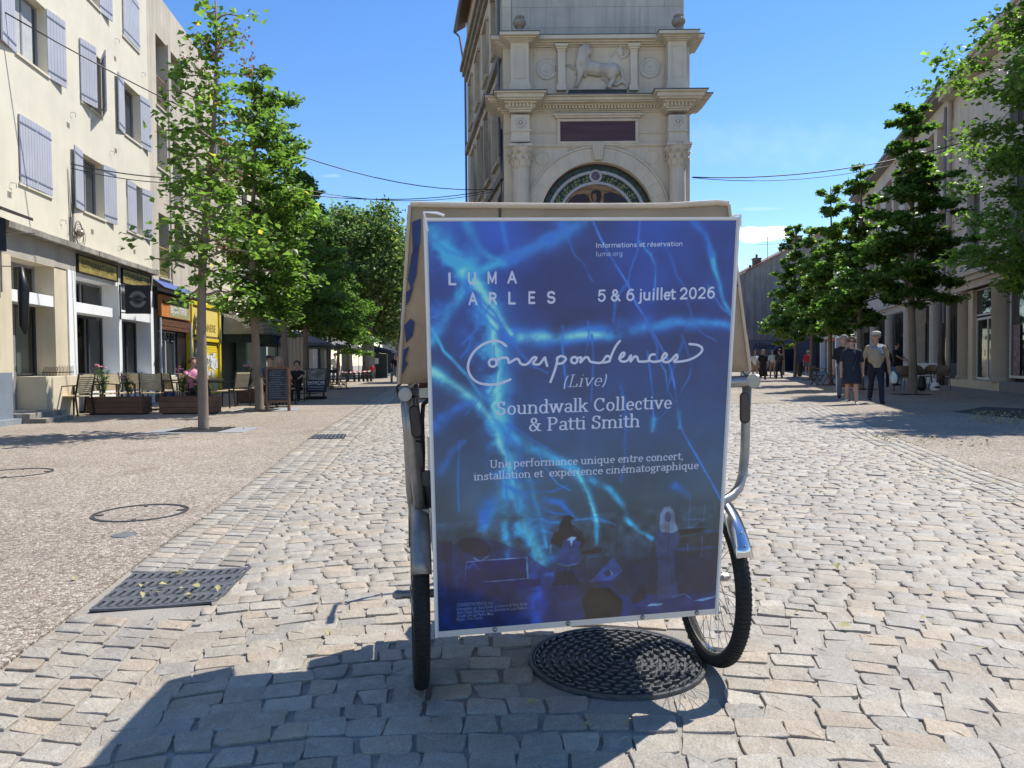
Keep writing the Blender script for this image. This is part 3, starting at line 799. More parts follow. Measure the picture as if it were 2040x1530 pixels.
# soften the stage and break it up like a dim photograph
_y = int(PH * .70)
for _k in range(3):
    sub = IMG[_y:]; IMG[_y:] = (sub + np.roll(sub, 1, 0) + np.roll(sub, -1, 0) + np.roll(sub, 1, 1) + np.roll(sub, -1, 1)) / 5
IMG[_y:] *= (0.65 + 0.75 * fnoise(26, 8, 3)[_y:])[..., None]
IMG *= np.array((0.84, 1.03, 1.02), np.float32)
# ---- lettering
PAPER = np.array((0.80, 0.82, 0.90), np.float32)
SS = 1
MASK = np.zeros((PH, PW), np.float32)
def raster_tris(T):
    for t in T:
        x0, x1 = int(max(0, math.floor(t[:, 0].min()))), int(min(PW - 1, math.ceil(t[:, 0].max()))); y0, y1 = int(max(0, math.floor(t[:, 1].min()))), int(min(PH - 1, math.ceil(t[:, 1].max())))
        if x1 < x0 or y1 < y0: continue
        Y, X = np.mgrid[y0:y1 + 1, x0:x1 + 1]
        (ax, ay), (bx, by), (cx, cy) = t
        den = (by - cy) * (ax - cx) + (cx - bx) * (ay - cy)
        if abs(den) < 1e-9: continue
        acc = np.zeros(X.shape, np.float32)
        for ox, oy in ((.2, .3), (.7, .2), (.3, .8), (.8, .7)):
            w1 = ((by - cy) * (X + ox - cx) + (cx - bx) * (Y + oy - cy)) / den; w2 = ((cy - ay) * (X + ox - cx) + (ax - cx) * (Y + oy - cy)) / den
            acc += ((w1 >= -1e-4) & (w2 >= -1e-4) & (w1 + w2 <= 1.0001)) * 0.25
        MASK[y0:y1 + 1, x0:x1 + 1] = np.minimum(1, MASK[y0:y1 + 1, x0:x1 + 1] + acc)
def place_axes(p0, p1, cap_px):
    """p0,p1: baseline ends in survey pixels; returns origin, x axis (full width), y axis (one cap height)"""
    a, b_ = P2(*p0), P2(*p1)
    mx, my = (p0[0] + p1[0]) / 2, (p0[1] + p1[1]) / 2
    up = P2(mx, my - cap_px) - P2(mx, my); 
    up = np.array((0.0, -np.linalg.norm(up)))
    return a, b_ - a, up
def sans(s, p0, p1, cap_px, bold=0.0, spacing=1.0):
    V, T = text_tris(s, 1.0, bold, spacing)
    x0, x1 = V[:, 0].min(), V[:, 0].max(); cap = text_cap(bold)
    o_, X_, Y_ = place_axes(p0, p1, cap_px)
    Q = o_ + np.outer((V[:, 0] - x0) / (x1 - x0), X_) + np.outer(V[:, 1] / cap, Y_)
    raster_tris(Q[T])
_cap = {}
def text_cap(bold):
    if bold not in _cap: V, T = text_tris('H', 1.0, bold); _cap[bold] = V[:, 1].max() - 0 + min(0, V[:, 1].min())
    return _cap[bold]
# a serif alphabet drawn with a broad nib: thick stems, thin bars, slab serifs. x-height .48, caps .70
def Ar(cx, cy, rx, ry, a, b_, n_=12):
    return [(cx + rx * math.cos(rad(a + (b_ - a) * k / n_)), cy + ry * math.sin(rad(a + (b_ - a) * k / n_))) for k in range(n_ + 1)]
class Serif(list): pass
def sf(x, y, L=0.075, side=0): return Serif([(x - (L if side <= 0 else 0), y), (x + (L if side >= 0 else 0), y)])
xh = 0.46
GL = {
 'a': (0.50, [Ar(.25, .33, .15, .13, 150, 20), [(.39, .37), (.39, .08), (.43, .02), (.48, .02)], Ar(.22, .13, .14, .115, 50, 330)]),
 'b': (0.56, [[(.11, .72), (.11, .04)], Ar(.29, .23, .18, .22, 150, -150), sf(.11, .72, .07, -1)]),
 'c': (0.47, [Ar(.26, .23, .17, .22, 50, 315), [(.37, .40), (.37, .30)]]),
 'd': (0.57, [[(.43, .72), (.43, .02), (.50, .02)], Ar(.25, .23, .18, .22, 30, 330), sf(.43, .72, .07, -1)]),
 'e': (0.49, [Ar(.26, .23, .17, .22, 0, 310), [(.10, .24), (.42, .24)]]),
 'f': (0.36, [[(.15, .02), (.15, .58)] + Ar(.26, .58, .11, .14, 180, 60), sf(.15, .02), [(.05, xh), (.30, xh)]]),
 'g': (0.52, [Ar(.24, .29, .14, .16, 0, 360), [(.36, .40), (.50, .44)], [(.15, .15), (.13, .06), (.34, .03), (.42, -.06)], Ar(.26, -.09, .17, .10, 20, -200)]),
 'h': (0.60, [[(.11, .72), (.11, .02)], sf(.11, .02), sf(.11, .72, .07, -1), Ar(.28, .30, .17, .15, 160, 0) + [(.45, .02)], sf(.45, .02)]),
 'i': (0.29, [[(.14, xh), (.14, .02)], sf(.14, .02), sf(.14, xh, .08, -1), [(.14, .64), (.14, .645)]]),
 'j': (0.28, [[(.14, xh), (.14, -.08), (.05, -.18)], sf(.14, xh, .08, -1), [(.14, .64), (.14, .645)]]),
 'k': (0.57, [[(.11, .72), (.11, .02)], sf(.11, .02), sf(.11, .72, .07, -1), [(.42, xh), (.14, .22)], [(.24, .29), (.46, .02)], sf(.44, .02), sf(.42, xh, .06)]),
 'l': (0.29, [[(.14, .72), (.14, .02)], sf(.14, .02), sf(.14, .72, .07, -1)]),
 'm': (0.90, [[(.11, xh), (.11, .02)], sf(.11, .02), sf(.11, xh, .07, -1), Ar(.27, .30, .16, .15, 160, 0) + [(.43, .02)], sf(.43, .02, .06), Ar(.59, .30, .16, .15, 160, 0) + [(.75, .02)], sf(.75, .02)]),
 'n': (0.60, [[(.11, xh), (.11, .02)], sf(.11, .02), sf(.11, xh, .07, -1), Ar(.28, .30, .17, .15, 160, 0) + [(.45, .02)], sf(.45, .02)]),
 'o': (0.53, [Ar(.265, .23, .18, .22, 0, 360, 20)]),
 'p': (0.57, [[(.12, xh), (.12, -.20)], sf(.12, -.20), sf(.12, xh, .07, -1), Ar(.30, .23, .18, .22, 150, -150)]),
 'q': (0.56, [[(.43, xh), (.43, -.20)], sf(.43, -.20), Ar(.25, .23, .18, .22, 30, 330)]),
 'r': (0.43, [[(.13, xh), (.13, .02)], sf(.13, .02), sf(.13, xh, .07, -1), Ar(.27, .31, .14, .14, 170, 60), [(.34, .42), (.36, .36)]]),
 's': (0.43, [Ar(.21, .34, .12, .11, 30, 200) + Ar(.21, .12, .13, .11, 80, -150)[0:], [(.33, .42), (.33, .34)], [(.08, .12), (.08, .04)]]),
 't': (0.36, [[(.15, .60), (.15, .10)] + Ar(.24, .11, .09, .09, 180, 320), [(.04, xh), (.31, xh)]]),
 'u': (0.60, [[(.12, xh), (.12, .16)] + Ar(.27, .16, .15, .14, 180, 340), [(.44, xh), (.44, .02), (.50, .02)], sf(.12, xh, .07, -1), sf(.44, xh, .07, -1)]),
 'v': (0.53, [[(.08, xh), (.26, .02), (.44, xh)], sf(.08, xh), sf(.44, xh, .06)]),
 'w': (0.80, [[(.08, xh), (.23, .02), (.38, xh), (.55, .02), (.70, xh)], sf(.08, xh), sf(.38, xh, .06), sf(.70, xh, .06)]),
 'x': (0.54, [[(.08, xh), (.45, .02)], [(.43, xh), (.09, .02)], sf(.09, xh), sf(.43, xh, .06), sf(.09, .02, .06), sf(.45, .02, .06)]),
 'y': (0.53, [[(.08, xh), (.27, .03)], [(.44, xh), (.22, -.12), (.10, -.18)], sf(.08, xh), sf(.44, xh, .06)]),
 'z': (0.48, [[(.08, xh), (.40, xh), (.08, .02), (.41, .02)], [(.08, xh), (.08, .36)], [(.41, .02), (.41, .12)]]),
 'S': (0.60, [Ar(.30, .52, .17, .16, 30, 215) + Ar(.29, .19, .19, .17, 65, -160), [(.46, .66), (.46, .52)], [(.10, .20), (.10, .04)]]),
 'C': (0.70, [Ar(.37, .35, .27, .33, 45, 318, 18), [(.57, .66), (.57, .50)]]),
 'P': (0.63, [[(.15, .68), (.15, .02)], sf(.15, .02, .09), sf(.15, .68, .09, -1), [(.15, .68), (.32, .68)] + Ar(.33, .51, .19, .17, 90, -90) + [(.15, .34)]]),
 'U': (0.74, [[(.15, .68), (.15, .24)] + Ar(.36, .22, .21, .20, 180, 360) + [(.57, .68)], sf(.15, .68, .09), sf(.57, .68, .08)]),
 'L': (0.58, [[(.16, .68), (.16, .02)], sf(.16, .68, .09), [(.07, .02), (.50, .02), (.52, .17)]]),
 '&': (0.76, [Ar(.31, .55, .13, .13, -60, 240), [(.20, .50), (.34, .30), (.58, .02), (.66, .02)], Ar(.27, .18, .17, .165, 75, 300) + [(.48, .14), (.56, .38)], sf(.56, .38, .08)]),
 ',': (0.26, [[(.12, .05), (.12, .02), (.07, -.10)]]), '.': (0.24, [[(.12, .045), (.12, .05)]]), ' ': (0.25, []),
 '(': (0.30, [Ar(.32, .28, .20, .46, 130, 230)]), ')': (0.30, [Ar(-.04, .28, .20, .46, 50, -50)]),
 ':': (0.26, [[(.12, .045), (.12, .05)], [(.12, .38), (.12, .385)]]),
}
GL['é'] = (GL['e'][0], GL['e'][1] + [[(.24, .55), (.33, .66)]])
GS = dict(GL)
GS.update({
 'A': (0.68, [[(.04, .02), (.32, .68), (.60, .02)], [(.15, .24), (.49, .24)]]), 'M': (0.82, [[(.10, .02), (.10, .68), (.40, .10), (.70, .68), (.70, .02)]]),
 'R': (0.66, [[(.10, .02), (.10, .68), (.33, .68)] + Ar(.33, .52, .19, .16, 90, -90) + [(.10, .36)], [(.34, .36), (.56, .02)]]), 'E': (0.58, [[(.50, .68), (.10, .68), (.10, .02), (.51, .02)], [(.10, .36), (.46, .36)]]),
 'I': (0.24, [[(.11, .68), (.11, .02)]]), 'U': (0.70, [[(.10, .68), (.10, .25)] + Ar(.33, .24, .23, .22, 180, 360) + [(.56, .68)]]), 'L': (0.54, [[(.10, .68), (.10, .02), (.46, .02)]]),
 'S': (0.62, [Ar(.31, .51, .21, .17, 25, 250) + Ar(.31, .19, .22, .17, 70, -155)]), 'a': (0.52, [Ar(.25, .33, .15, .13, 155, 20) + [(.40, .30), (.40, .02)], Ar(.23, .14, .15, .12, 60, 320)]),
 'g': (0.56, [Ar(.25, .23, .17, .22, 30, 330), [(.42, xh), (.42, -.04)] + Ar(.26, -.04, .16, .14, 0, -150)]), 'j': (0.25, [[(.13, xh), (.13, -.10), (.08, -.17), (.02, -.17)], [(.13, .65), (.13, .66)]]),
 'f': (0.33, [[(.15, .02), (.15, .56)] + Ar(.26, .56, .11, .13, 180, 80), [(.04, xh), (.29, xh)]]), 'u': (0.57, [[(.11, xh), (.11, .16)] + Ar(.27, .17, .16, .15, 180, 360) + [(.44, xh), (.44, .02)]]),
 'r': (0.38, [[(.12, xh), (.12, .02)], Ar(.27, .30, .15, .15, 170, 75)]), 's': (0.47, [Ar(.23, .34, .14, .11, 30, 250) + Ar(.23, .13, .15, .11, 70, -155)]),
 '0': (0.60, [Ar(.30, .35, .20, .33, 0, 360, 20)]), '2': (0.60, [Ar(.29, .48, .19, .20, 165, -35) + [(.10, .03), (.50, .03)]]),
 '5': (0.60, [[(.47, .68), (.16, .68), (.13, .36)] + Ar(.29, .24, .20, .22, 130, -155)]), '6': (0.60, [Ar(.31, .23, .20, .21, 0, 360, 18), Ar(.37, .32, .26, .36, 178, 70)]),
 '&': (0.72, [Ar(.29, .54, .13, .14, -60, 240), [(.18, .50), (.60, .02)], Ar(.26, .19, .17, .17, 75, 310) + [(.52, .34)]]),
})
for _k in 'ehimnoltvpdc': GS[_k] = (GL[_k][0] * (0.94 if _k not in 'ilm' else 0.88), GL[_k][1])
GS['é'] = (GS['e'][0], GL['é'][1])
def serif(s, p0, p1, cap_px, thick=0.075, thin=0.032, shear=0.0, sans_=False):
    x = 0; segs = []
    for ch in s:
        adv, st = (GS if sans_ else GL)[ch]
        for pl in st:
            if sans_ and isinstance(pl, Serif): continue
            for i in range(len(pl) - 1):
                segs.append((pl[i][0] + x, pl[i][1], pl[i + 1][0] + x, pl[i + 1][1]))
        x += adv
    S = np.array(segs); S[:, 0] += shear * S[:, 1]; S[:, 2] += shear * S[:, 3]
    xa, xb = min(S[:, 0].min(), S[:, 2].min()) - thick / 2, max(S[:, 0].max(), S[:, 2].max()) + thick / 2
    o_, X_, Y_ = place_axes(p0, p1, cap_px)
    sx = np.linalg.norm(X_) / (xb - xa); sy = abs(Y_[1]) / 0.70
    Xu = X_ / np.linalg.norm(X_)
    for ax, ay, bx, by in S:
        A_ = o_ + Xu * (ax - xa) * sx + np.array((0, -sy * ay)); B_ = o_ + Xu * (bx - xa) * sx + np.array((0, -sy * by))
        hx, hy = thick / 2 * sx, thin / 2 * sy
        x0, x1 = int(max(0, min(A_[0], B_[0]) - hx - 2)), int(min(PW, max(A_[0], B_[0]) + hx + 3)); y0, y1 = int(max(0, min(A_[1], B_[1]) - hy - 2)), int(min(PH, max(A_[1], B_[1]) + hy + 3))
        if x1 <= x0 or y1 <= y0: continue
        X = (xx[y0:y1, x0:x1] + 0.5) / hx; Y = (yy[y0:y1, x0:x1] + 0.5) / hy
        a0, a1_, b0, b1 = A_[0] / hx, A_[1] / hy, B_[0] / hx, B_[1] / hy
        dx, dy = b0 - a0, b1 - a1_; L2 = dx * dx + dy * dy + 1e-9
        t = np.clip(((X - a0) * dx + (Y - a1_) * dy) / L2, 0, 1)
        d = np.sqrt((X - a0 - t * dx) ** 2 + (Y - a1_ - t * dy) ** 2)
        m_ = np.clip((1 - d) * min(hx, hy) + 0.5, 0, 1)
        MASK[y0:y1, x0:x1] = np.maximum(MASK[y0:y1, x0:x1], m_)
def sans_n(s, p0, p1, cap, th=0.125): serif(s, p0, p1, cap, th, th, 0.0, True)
for ch, xa, xb, y_ in (('L', 894, 910, 567), ('U', 933, 949, 566), ('M', 972, 990, 565), ('A', 1011, 1030, 564), ('A', 934, 952, 607), ('R', 975, 991, 606.5), ('L', 1013, 1028, 605.5), ('E', 1053, 1067, 604.5), ('S', 1090, 1107, 604)):
    sans_n(ch, (xa, y_), (xb, y_), 22.5, 0.15)
sans_n('Informations et réservation', (1188, 494), (1360, 490.5), 9.6, 0.105)
sans_n('luma.org', (1188, 511), (1240, 510), 9.6, 0.075)
sans_n('5 & 6 juillet 2026', (1191, 601), (1424, 594.5), 22, 0.125)
serif('Soundwalk Collective', (990, 827.6), (1338, 813.5), 26, 0.112, 0.058)
serif('& Patti Smith', (1055, 860), (1275, 850.5), 26, 0.112, 0.058)
serif('Une performance unique entre concert,', (977, 933), (1361, 915.5), 15, 0.105, 0.062)
serif('installation et  expérience cinématographique', (945, 957.5), (1392, 934), 15, 0.105, 0.062)
serif('(Live)', (1124, 772.5), (1209, 768.5), 25, 0.072, 0.034, shear=0.26)
sm = MASK; MASK = np.zeros_like(sm)
for s_, a_, b_, c_ in (('CORRESPONDENCES Live', (912, 1209), (984, 1204), 6.2), ('Interprétés par Soundwalk Collective & Patti Smith.', (912, 1217), (1053, 1205), 6), ('Avec Diego Espinosa Cruz Gonzalez et Lucy Railton.', (912, 1224), (1052, 1212.5), 6), ('Visuels live par Pedro Maia.', (912, 1230.5), (986, 1225), 6), ('Photo : Rita Carmo', (912, 1237.5), (964, 1233), 6)):
    sans(s_, a_, b_, c_, 0.01, 1.02)
small_mask = MASK; MASK = sm
def script(pl, r0):
    """handwritten line: smooth through survey points"""
    pts = [(860 + x / 3.4, 660 + y / 3.4) for x, y in pl]; out = []
    for i in range(len(pts) - 1):
        p0, p1, p2, p3 = pts[max(0, i - 1)], pts[i], pts[i + 1], pts[min(len(pts) - 1, i + 2)]
        for k in range(6):
            t = k / 6
            out.append(tuple(0.5 * ((2 * p1[c]) + (-p0[c] + p2[c]) * t + (2 * p0[c] - 5 * p1[c] + 4 * p2[c] - p3[c]) * t * t + (-p0[c] + 3 * p1[c] - 3 * p2[c] + p3[c]) * t ** 3) for c in (0, 1)))
    out.append(pts[-1]); q = [P2(*p) for p in out]; r = r0 * PW / 600.0
    for i in range(len(q) - 1):
        (ax, ay), (bx, by) = q[i], q[i + 1]
        x0, x1 = int(max(0, min(ax, bx) - r - 2)), int(min(PW, max(ax, bx) + r + 3)); y0, y1 = int(max(0, min(ay, by) - r - 2)), int(min(PH, max(ay, by) + r + 3))
        X, Y = xx[y0:y1, x0:x1] + .5, yy[y0:y1, x0:x1] + .5; dx, dy = bx - ax, by - ay
        t = np.clip(((X - ax) * dx + (Y - ay) * dy) / (dx * dx + dy * dy + 1e-9), 0, 1)
        d = np.sqrt((X - ax - t * dx) ** 2 + (Y - ay - t * dy) ** 2)
        MASK[y0:y1, x0:x1] = np.maximum(MASK[y0:y1, x0:x1], np.clip(r - d + 0.5, 0, 1))
def circ(cx, cy, r, n_=12): return [(cx + r * math.cos(2 * PI * k / n_), cy + r * math.sin(2 * PI * k / n_)) for k in range(n_ + 1)]
for pl in ([(505, 100), (470, 74), (420, 66), (350, 90), (290, 140), (257, 200), (250, 260), (275, 315), (320, 350), (380, 362), (440, 360), (490, 347), (535, 328)],
           circ(417, 215, 26), [(440, 198), (470, 183), (505, 180), (520, 190), (525, 215), (545, 205), (575, 188), (592, 195), (605, 220), (635, 228), (660, 215), (690, 180), (712, 180), (705, 195), (690, 215), (705, 226), (735, 222), (768, 180), (774, 200), (785, 236)],
           [(855, 178), (848, 225), (832, 280), (808, 345)], [(850, 190), (875, 170), (905, 178), (910, 195), (885, 218), (852, 222)],
           circ(968, 197, 21), [(988, 185), (1015, 180), (1010, 212), (1040, 180), (1060, 180), (1075, 205), (1100, 212), (1150, 213), (1185, 170), (1210, 180), (1200, 205), (1165, 213)],
           [(1275, 68), (1250, 100), (1225, 150), (1205, 205)],
           [(1270, 188), (1300, 168), (1306, 148), (1288, 152), (1272, 185), (1290, 206), (1325, 200), (1350, 165), (1347, 205), (1375, 172), (1392, 178), (1402, 204), (1440, 206), (1475, 200)],
           [(1510, 158), (1485, 162), (1472, 190), (1495, 207), (1540, 203), (1575, 185), (1592, 162), (1578, 150), (1560, 180), (1572, 207), (1610, 205), (1655, 160), (1662, 182), (1640, 206), (1690, 205), (1740, 195), (1790, 172), (1825, 142), (1830, 115), (1800, 95), (1745, 88)]):
    script(pl, 2.45)
IMG = IMG + (PAPER - IMG) * MASK[..., None]
IMG = IMG + (PAPER * 0.8 - IMG) * (small_mask * 0.75)[..., None]
# white margin of the sheet
mg = np.zeros((PH, PW), np.float32); mg[:4, :] = 1; mg[:, :5] = 1; mg[:, -5:] = 1; mg[-20:, :] = 1
IMG = IMG + (np.array((0.78, 0.77, 0.75), np.float32) - IMG) * mg[..., None]
IMG = np.clip(IMG, 0, 1)
def make_image(name, arr):
    h_, w_ = arr.shape[:2]
    im = bpy.data.images.new(name, w_, h_, alpha=False)
    buf = np.ones((h_, w_, 4), np.float32); buf[..., :3] = arr[::-1]
    im.pixels.foreach_set(buf.ravel()); im.update(); im.pack()
    return im
def image_mat(name, im, rough=0.5, spec=0.5, coat=0.0, bump=None):
    m, n, l, b = new_mat(name)
    t = n.new('ShaderNodeTexImage'); t.image = im; t.extension = 'EXTEND'
    tc = n.new('ShaderNodeTexCoord'); l.new(tc.outputs['UV'], t.inputs[0])
    l.new(t.outputs[0], b.inputs['Base Color']); b.inputs['Roughness'].default_value = rough; b.inputs['Specular IOR Level'].default_value = spec
    b.inputs['Coat Weight'].default_value = coat; b.inputs['Coat Roughness'].default_value = 0.08
    MATS[name] = m
    return m
poster_m = image_mat('printed poster sheet', make_image('poster_print', IMG), 0.30, 0.5)
_b = poster_m.node_tree.nodes['Principled BSDF']
_n, _l = poster_m.node_tree.nodes, poster_m.node_tree.links
_v = texcoord(_n, _l, (1, 1, 1))
_b.inputs['Coat Weight'].default_value = 0.9; _b.inputs['Coat Roughness'].default_value = 0.12
bump_n(_n, _l, noise_n(_n, _l, _v, 5.0, 3, 0.5), 0.25, 0.012, _b)
del n1, n2, n3

# ================================================================== CARGO TRICYCLE (seen from behind)
TYAW = 0.15
tri = thing('cargo_tricycle', 'pedal tricycle with tan canvas hood and large blue concert poster board on its back', 'tricycle', (0.2125, 2.59, TOP), TYAW)
R_ = Matrix.Rotation(-TYAW, 3, 'Z')
def loc(px_, py_, dist_y):
    """survey point at world depth dist_y, in tricycle coordinates"""
    p = ypt(px_, py_, dist_y) - Vector((0.2125, 2.59, TOP)); return R_ @ p
chrome_m = mat('chromed steel', (0.62, 0.63, 0.65), 0.16, 0.08, 8, 0.0, 30, metal=1.0)
alu_m = mat('worn galvanised tube', (0.30, 0.285, 0.26), 0.42, 0.25, 14, 0.15, 60, metal=0.65)
rub_m = mat('tyre rubber', (0.014, 0.014, 0.014), 0.8, 0.3, 30, 0.3, 120)
cream_m = mat('cream painted panel', (0.42, 0.40, 0.35), 0.5, 0.12, 6, 0.1, 30)
blackp_m = mat('black plastic', (0.014, 0.013, 0.013), 0.4, 0.2, 20)
brown_m = mat('brown reflector pad', (0.07, 0.05, 0.04), 0.45, 0.15, 30)
bw_m = mat('board edge white', (0.62, 0.61, 0.58), 0.5, 0.1, 9)
spoke_m = mat('spoke steel', (0.35, 0.35, 0.36), 0.3, 0.05, 9, metal=1.0)

# board: 0.893 x 1.24, leaning back over its foot by 10 degrees
BM = Matrix.Translation((-0.062, -0.392, 0.888 - TOP)) @ Matrix.Rotation(rad(10.0), 4, 'X') @ Matrix.Rotation(rad(-1.3), 4, 'Y')
m = MB()
BW_, BH_ = 0.893, 1.24
m.box(-BW_ / 2, BW_ / 2, 0.0035, 0.014, -BH_ / 2, BH_ / 2, BM)
board = m.build('poster_board', bw_m, tri)
NXg, NZg = 30, 42; V = []; F = []; UV = []
rr2 = random.Random(3)
def wrinkle(u, w):
    z = 0.0016 * math.sin(5 * u + 3 * w + 1.2 * math.sin(7 * w)) + 0.0011 * math.sin(13 * u - 9 * w + 2 * math.sin(4 * u)) + 0.0006 * math.sin(31 * w + 6 * u)
    e = min(u, 1 - u, w, 1 - w) * 12
    return z * min(1, e)
for j in range(NZg + 1):
    for i in range(NXg + 1):
        u, w = i / NXg, j / NZg
        V.append(BM @ Vector(((u - .5) * BW_, -0.0015 + wrinkle(u, w), (w - .5) * BH_))); UV.append((u, w))
for j in range(NZg):
    for i in range(NXg): a = j * (NXg + 1) + i; F.append((a, a + 1, a + NXg + 2, a + NXg + 1))
me = bpy.data.meshes.new('poster'); me.from_pydata([tuple(p) for p in V], [], F); me.materials.append(poster_m)
uvl = me.uv_layers.new(name='uv')
for lp in me.loops: uvl.data[lp.index].uv = UV[lp.vertex_index]
me.polygons.foreach_set('use_smooth', [True] * len(me.polygons))
o = bpy.data.objects.new('poster', me); COL.objects.link(o); o.parent = board
m = MB()
e = 0.006
m.box(-BW_ / 2 - e, -BW_ / 2 + 0.001, -0.004, 0.016, -BH_ / 2, BH_ / 2 + e, BM); m.box(BW_ / 2 - 0.001, BW_ / 2 + e, -0.004, 0.016, -BH_ / 2, BH_ / 2 + e, BM)
m.box(-BW_ / 2 + 0.0011, BW_ / 2 - 0.0011, -0.0042, 0.0158, BH_ / 2 - 0.001, BH_ / 2 + e - .0005, BM)
m.build('edge_strip', mat('clear edging', (0.7, 0.7, 0.69), 0.3, 0.06, 12), board)
for u in (-0.27, -0.04, 0.20, 0.38):
    MB().ball((0, 0, 0), 0.0075, 8, (1, .6, 1)).build('screw', mat('zinc screw', (0.25, 0.25, 0.25), 0.4, .2, 20, metal=0.8), board, smooth='all', loc=BM @ Vector((u, -0.004, -BH_ / 2 + 0.012)))
m = MB()
m.tube([BM @ Vector((-BW_ / 2 + .004, -.004, BH_ / 2 - .03)), BM @ Vector((-BW_ / 2 - .004, -.010, BH_ / 2 + .02)), BM @ Vector((-BW_ / 2 + .03, -.006, BH_ / 2 + .018)), BM @ Vector((-BW_ / 2 + .05, 0, BH_ / 2 + .012))], .004, 6)
m.build('clear_tape', mat('clear tape', (0.75, 0.75, 0.76), 0.2, 0.05, 9), board, smooth=True); m = MB()
m.tube([BM @ Vector((BW_ / 2 - .02, -.004, BH_ / 2 + .008)), BM @ Vector((BW_ / 2 + .005, -.006, BH_ / 2 + .012)), BM @ Vector((BW_ / 2 + .006, -.006, BH_ / 2 - .02))], .004, 6)
m.build('clear_tape', mat('clear tape', (0.75, 0.75, 0.76), 0.2, 0.05, 9), board, smooth=True)

# hood: canvas over a frame, open at the front
tan_m, n, l, b = new_mat('tan canvas')
v = texcoord(n, l)
c = ramp_n(n, l, noise_n(n, l, v, 3.2, 6, 0.65), [(0.3, (0.31, 0.225, 0.145)), (0.7, (0.42, 0.32, 0.215))])
f = ramp_n(n, l, noise_n(n, l, v, 7, 7, 0.7), [(0.56, (0, 0, 0)), (0.72, (0.35,) * 3)])
c = mixc(n, l, f, c, (0.12, 0.09, 0.065)); l.new(c, b.inputs['Base Color']); b.inputs['Roughness'].default_value = 0.85
bump_n(n, l, noise_n(n, l, v, 260, 2), 0.25, 0.004, b)
b.inputs['Sheen Weight'].default_value = 0.2
MATS['tan canvas'] = tan_m
paint_m = mat('navy print on canvas', (0.032, 0.055, 0.15), 0.8, 0.25, 20)
TL, TR = loc(817, 413, 2.20), loc(1453, 409, 2.31)
BL_, BR_ = loc(796, 764, 2.34), loc(1472, 738, 2.56)
print('hood', TL, TR, BL_, BR_)
top_z = (TL.z + TR.z) / 2
def tzu(u): return TL.z + (TR.z - TL.z) * u
def zbu(u): return BL_.z + (BR_.z - BL_.z) * u
HL = 0.92            # hood runs forward
xs0, xs1 = TL.x, TR.x; y_t = -0.335
bx0, bx1 = BL_.x, BR_.x; y_b = -0.19; zb = 0.5 * (BL_.z + BR_.z)
def hood_pt(u, w, side_bulge=0.0):
    pass
m = MB()
# back cloth
NB = 16
def back(u, w):
    x0 = xs0 + (bx0 - xs0) * w; x1 = xs1 + (bx1 - xs1) * w
    z = tzu(u) + (zbu(u) - tzu(u)) * w; y = y_t + (y_b - y_t) * w
    bul = 0.012 * math.sin(PI * u) * math.sin(PI * w) * (1 + 0.5 * math.sin(9 * u))
    z += 0.010 * (max(0, u - 0.80) / 0.2) * (1 - w) * (1 - max(0, u - .97) / .03 * .5) if w < 0.2 else 0
    z += -0.004 * math.sin(PI * u) * (1 - w)
    return Vector((x0 + (x1 - x0) * u, y + bul, z))
V = [back(i / 24, j / 10) for j in range(11) for i in range(25)]
m.add(V, [(j * 25 + i, j * 25 + i + 1, (j + 1) * 25 + i + 1, (j + 1) * 25 + i) for j in range(10) for i in range(24)])
# top cloth: rises a little, then curves down to the front bow
def top(u, t):
    z = tzu(u) + 0.028 * math.sin(PI * min(1, t * 1.1)) - 0.16 * max(0, t - 0.55) ** 1.6 + 0.012 * math.sin(PI * u) * math.sin(2 * PI * t)
    z += 0.010 * (max(0, u - 0.80) / 0.2) * (1 - max(0, u - .97) / .03 * .5) * (1 - t); z += -0.004 * math.sin(PI * u) * (1 - t)
    return Vector((xs0 + (xs1 - xs0) * u, y_t + HL * t, z))
V = [top(i / 24, j / 12) for j in range(13) for i in range(25)]
m.add(V, [(j * 25 + i, j * 25 + i + 1, (j + 1) * 25 + i + 1, (j + 1) * 25 + i) for j in range(12) for i in range(24)])
# side cloths
for sd in (0, 1):
    V = []; SD = sd
    for j in range(11):
        w = j / 10
        for i in range(13):
            t = i / 12
            a = top(sd, t); x_b = bx0 if sd == 0 else bx1
            zlow = zbu(SD) + 0.015 * math.sin(t * 14) + 0.15 * max(0, t - 0.7)
            yl = y_b + (HL - 0.16) * t
            s_ = -1 if sd == 0 else 1
            fold = 0.010 * math.sin(t * 17 + w * 2) * w + 0.008 * math.sin(w * 9 + t * 5)
            V.append(Vector((a.x + (x_b - a.x) * w + s_ * fold * 0.6, a.y + (yl - a.y) * w, a.z + (zlow - a.z) * w)))
    m.add(V, [(j * 13 + i, j * 13 + i + 1, (j + 1) * 13 + i + 1, (j + 1) * 13 + i) for j in range(10) for i in range(12)])
hood = m.build('hood', tan_m, tri, smooth=True)
sol = hood.modifiers.new('cloth thickness', 'SOLIDIFY'); sol.thickness = 0.004; sol.offset = 0
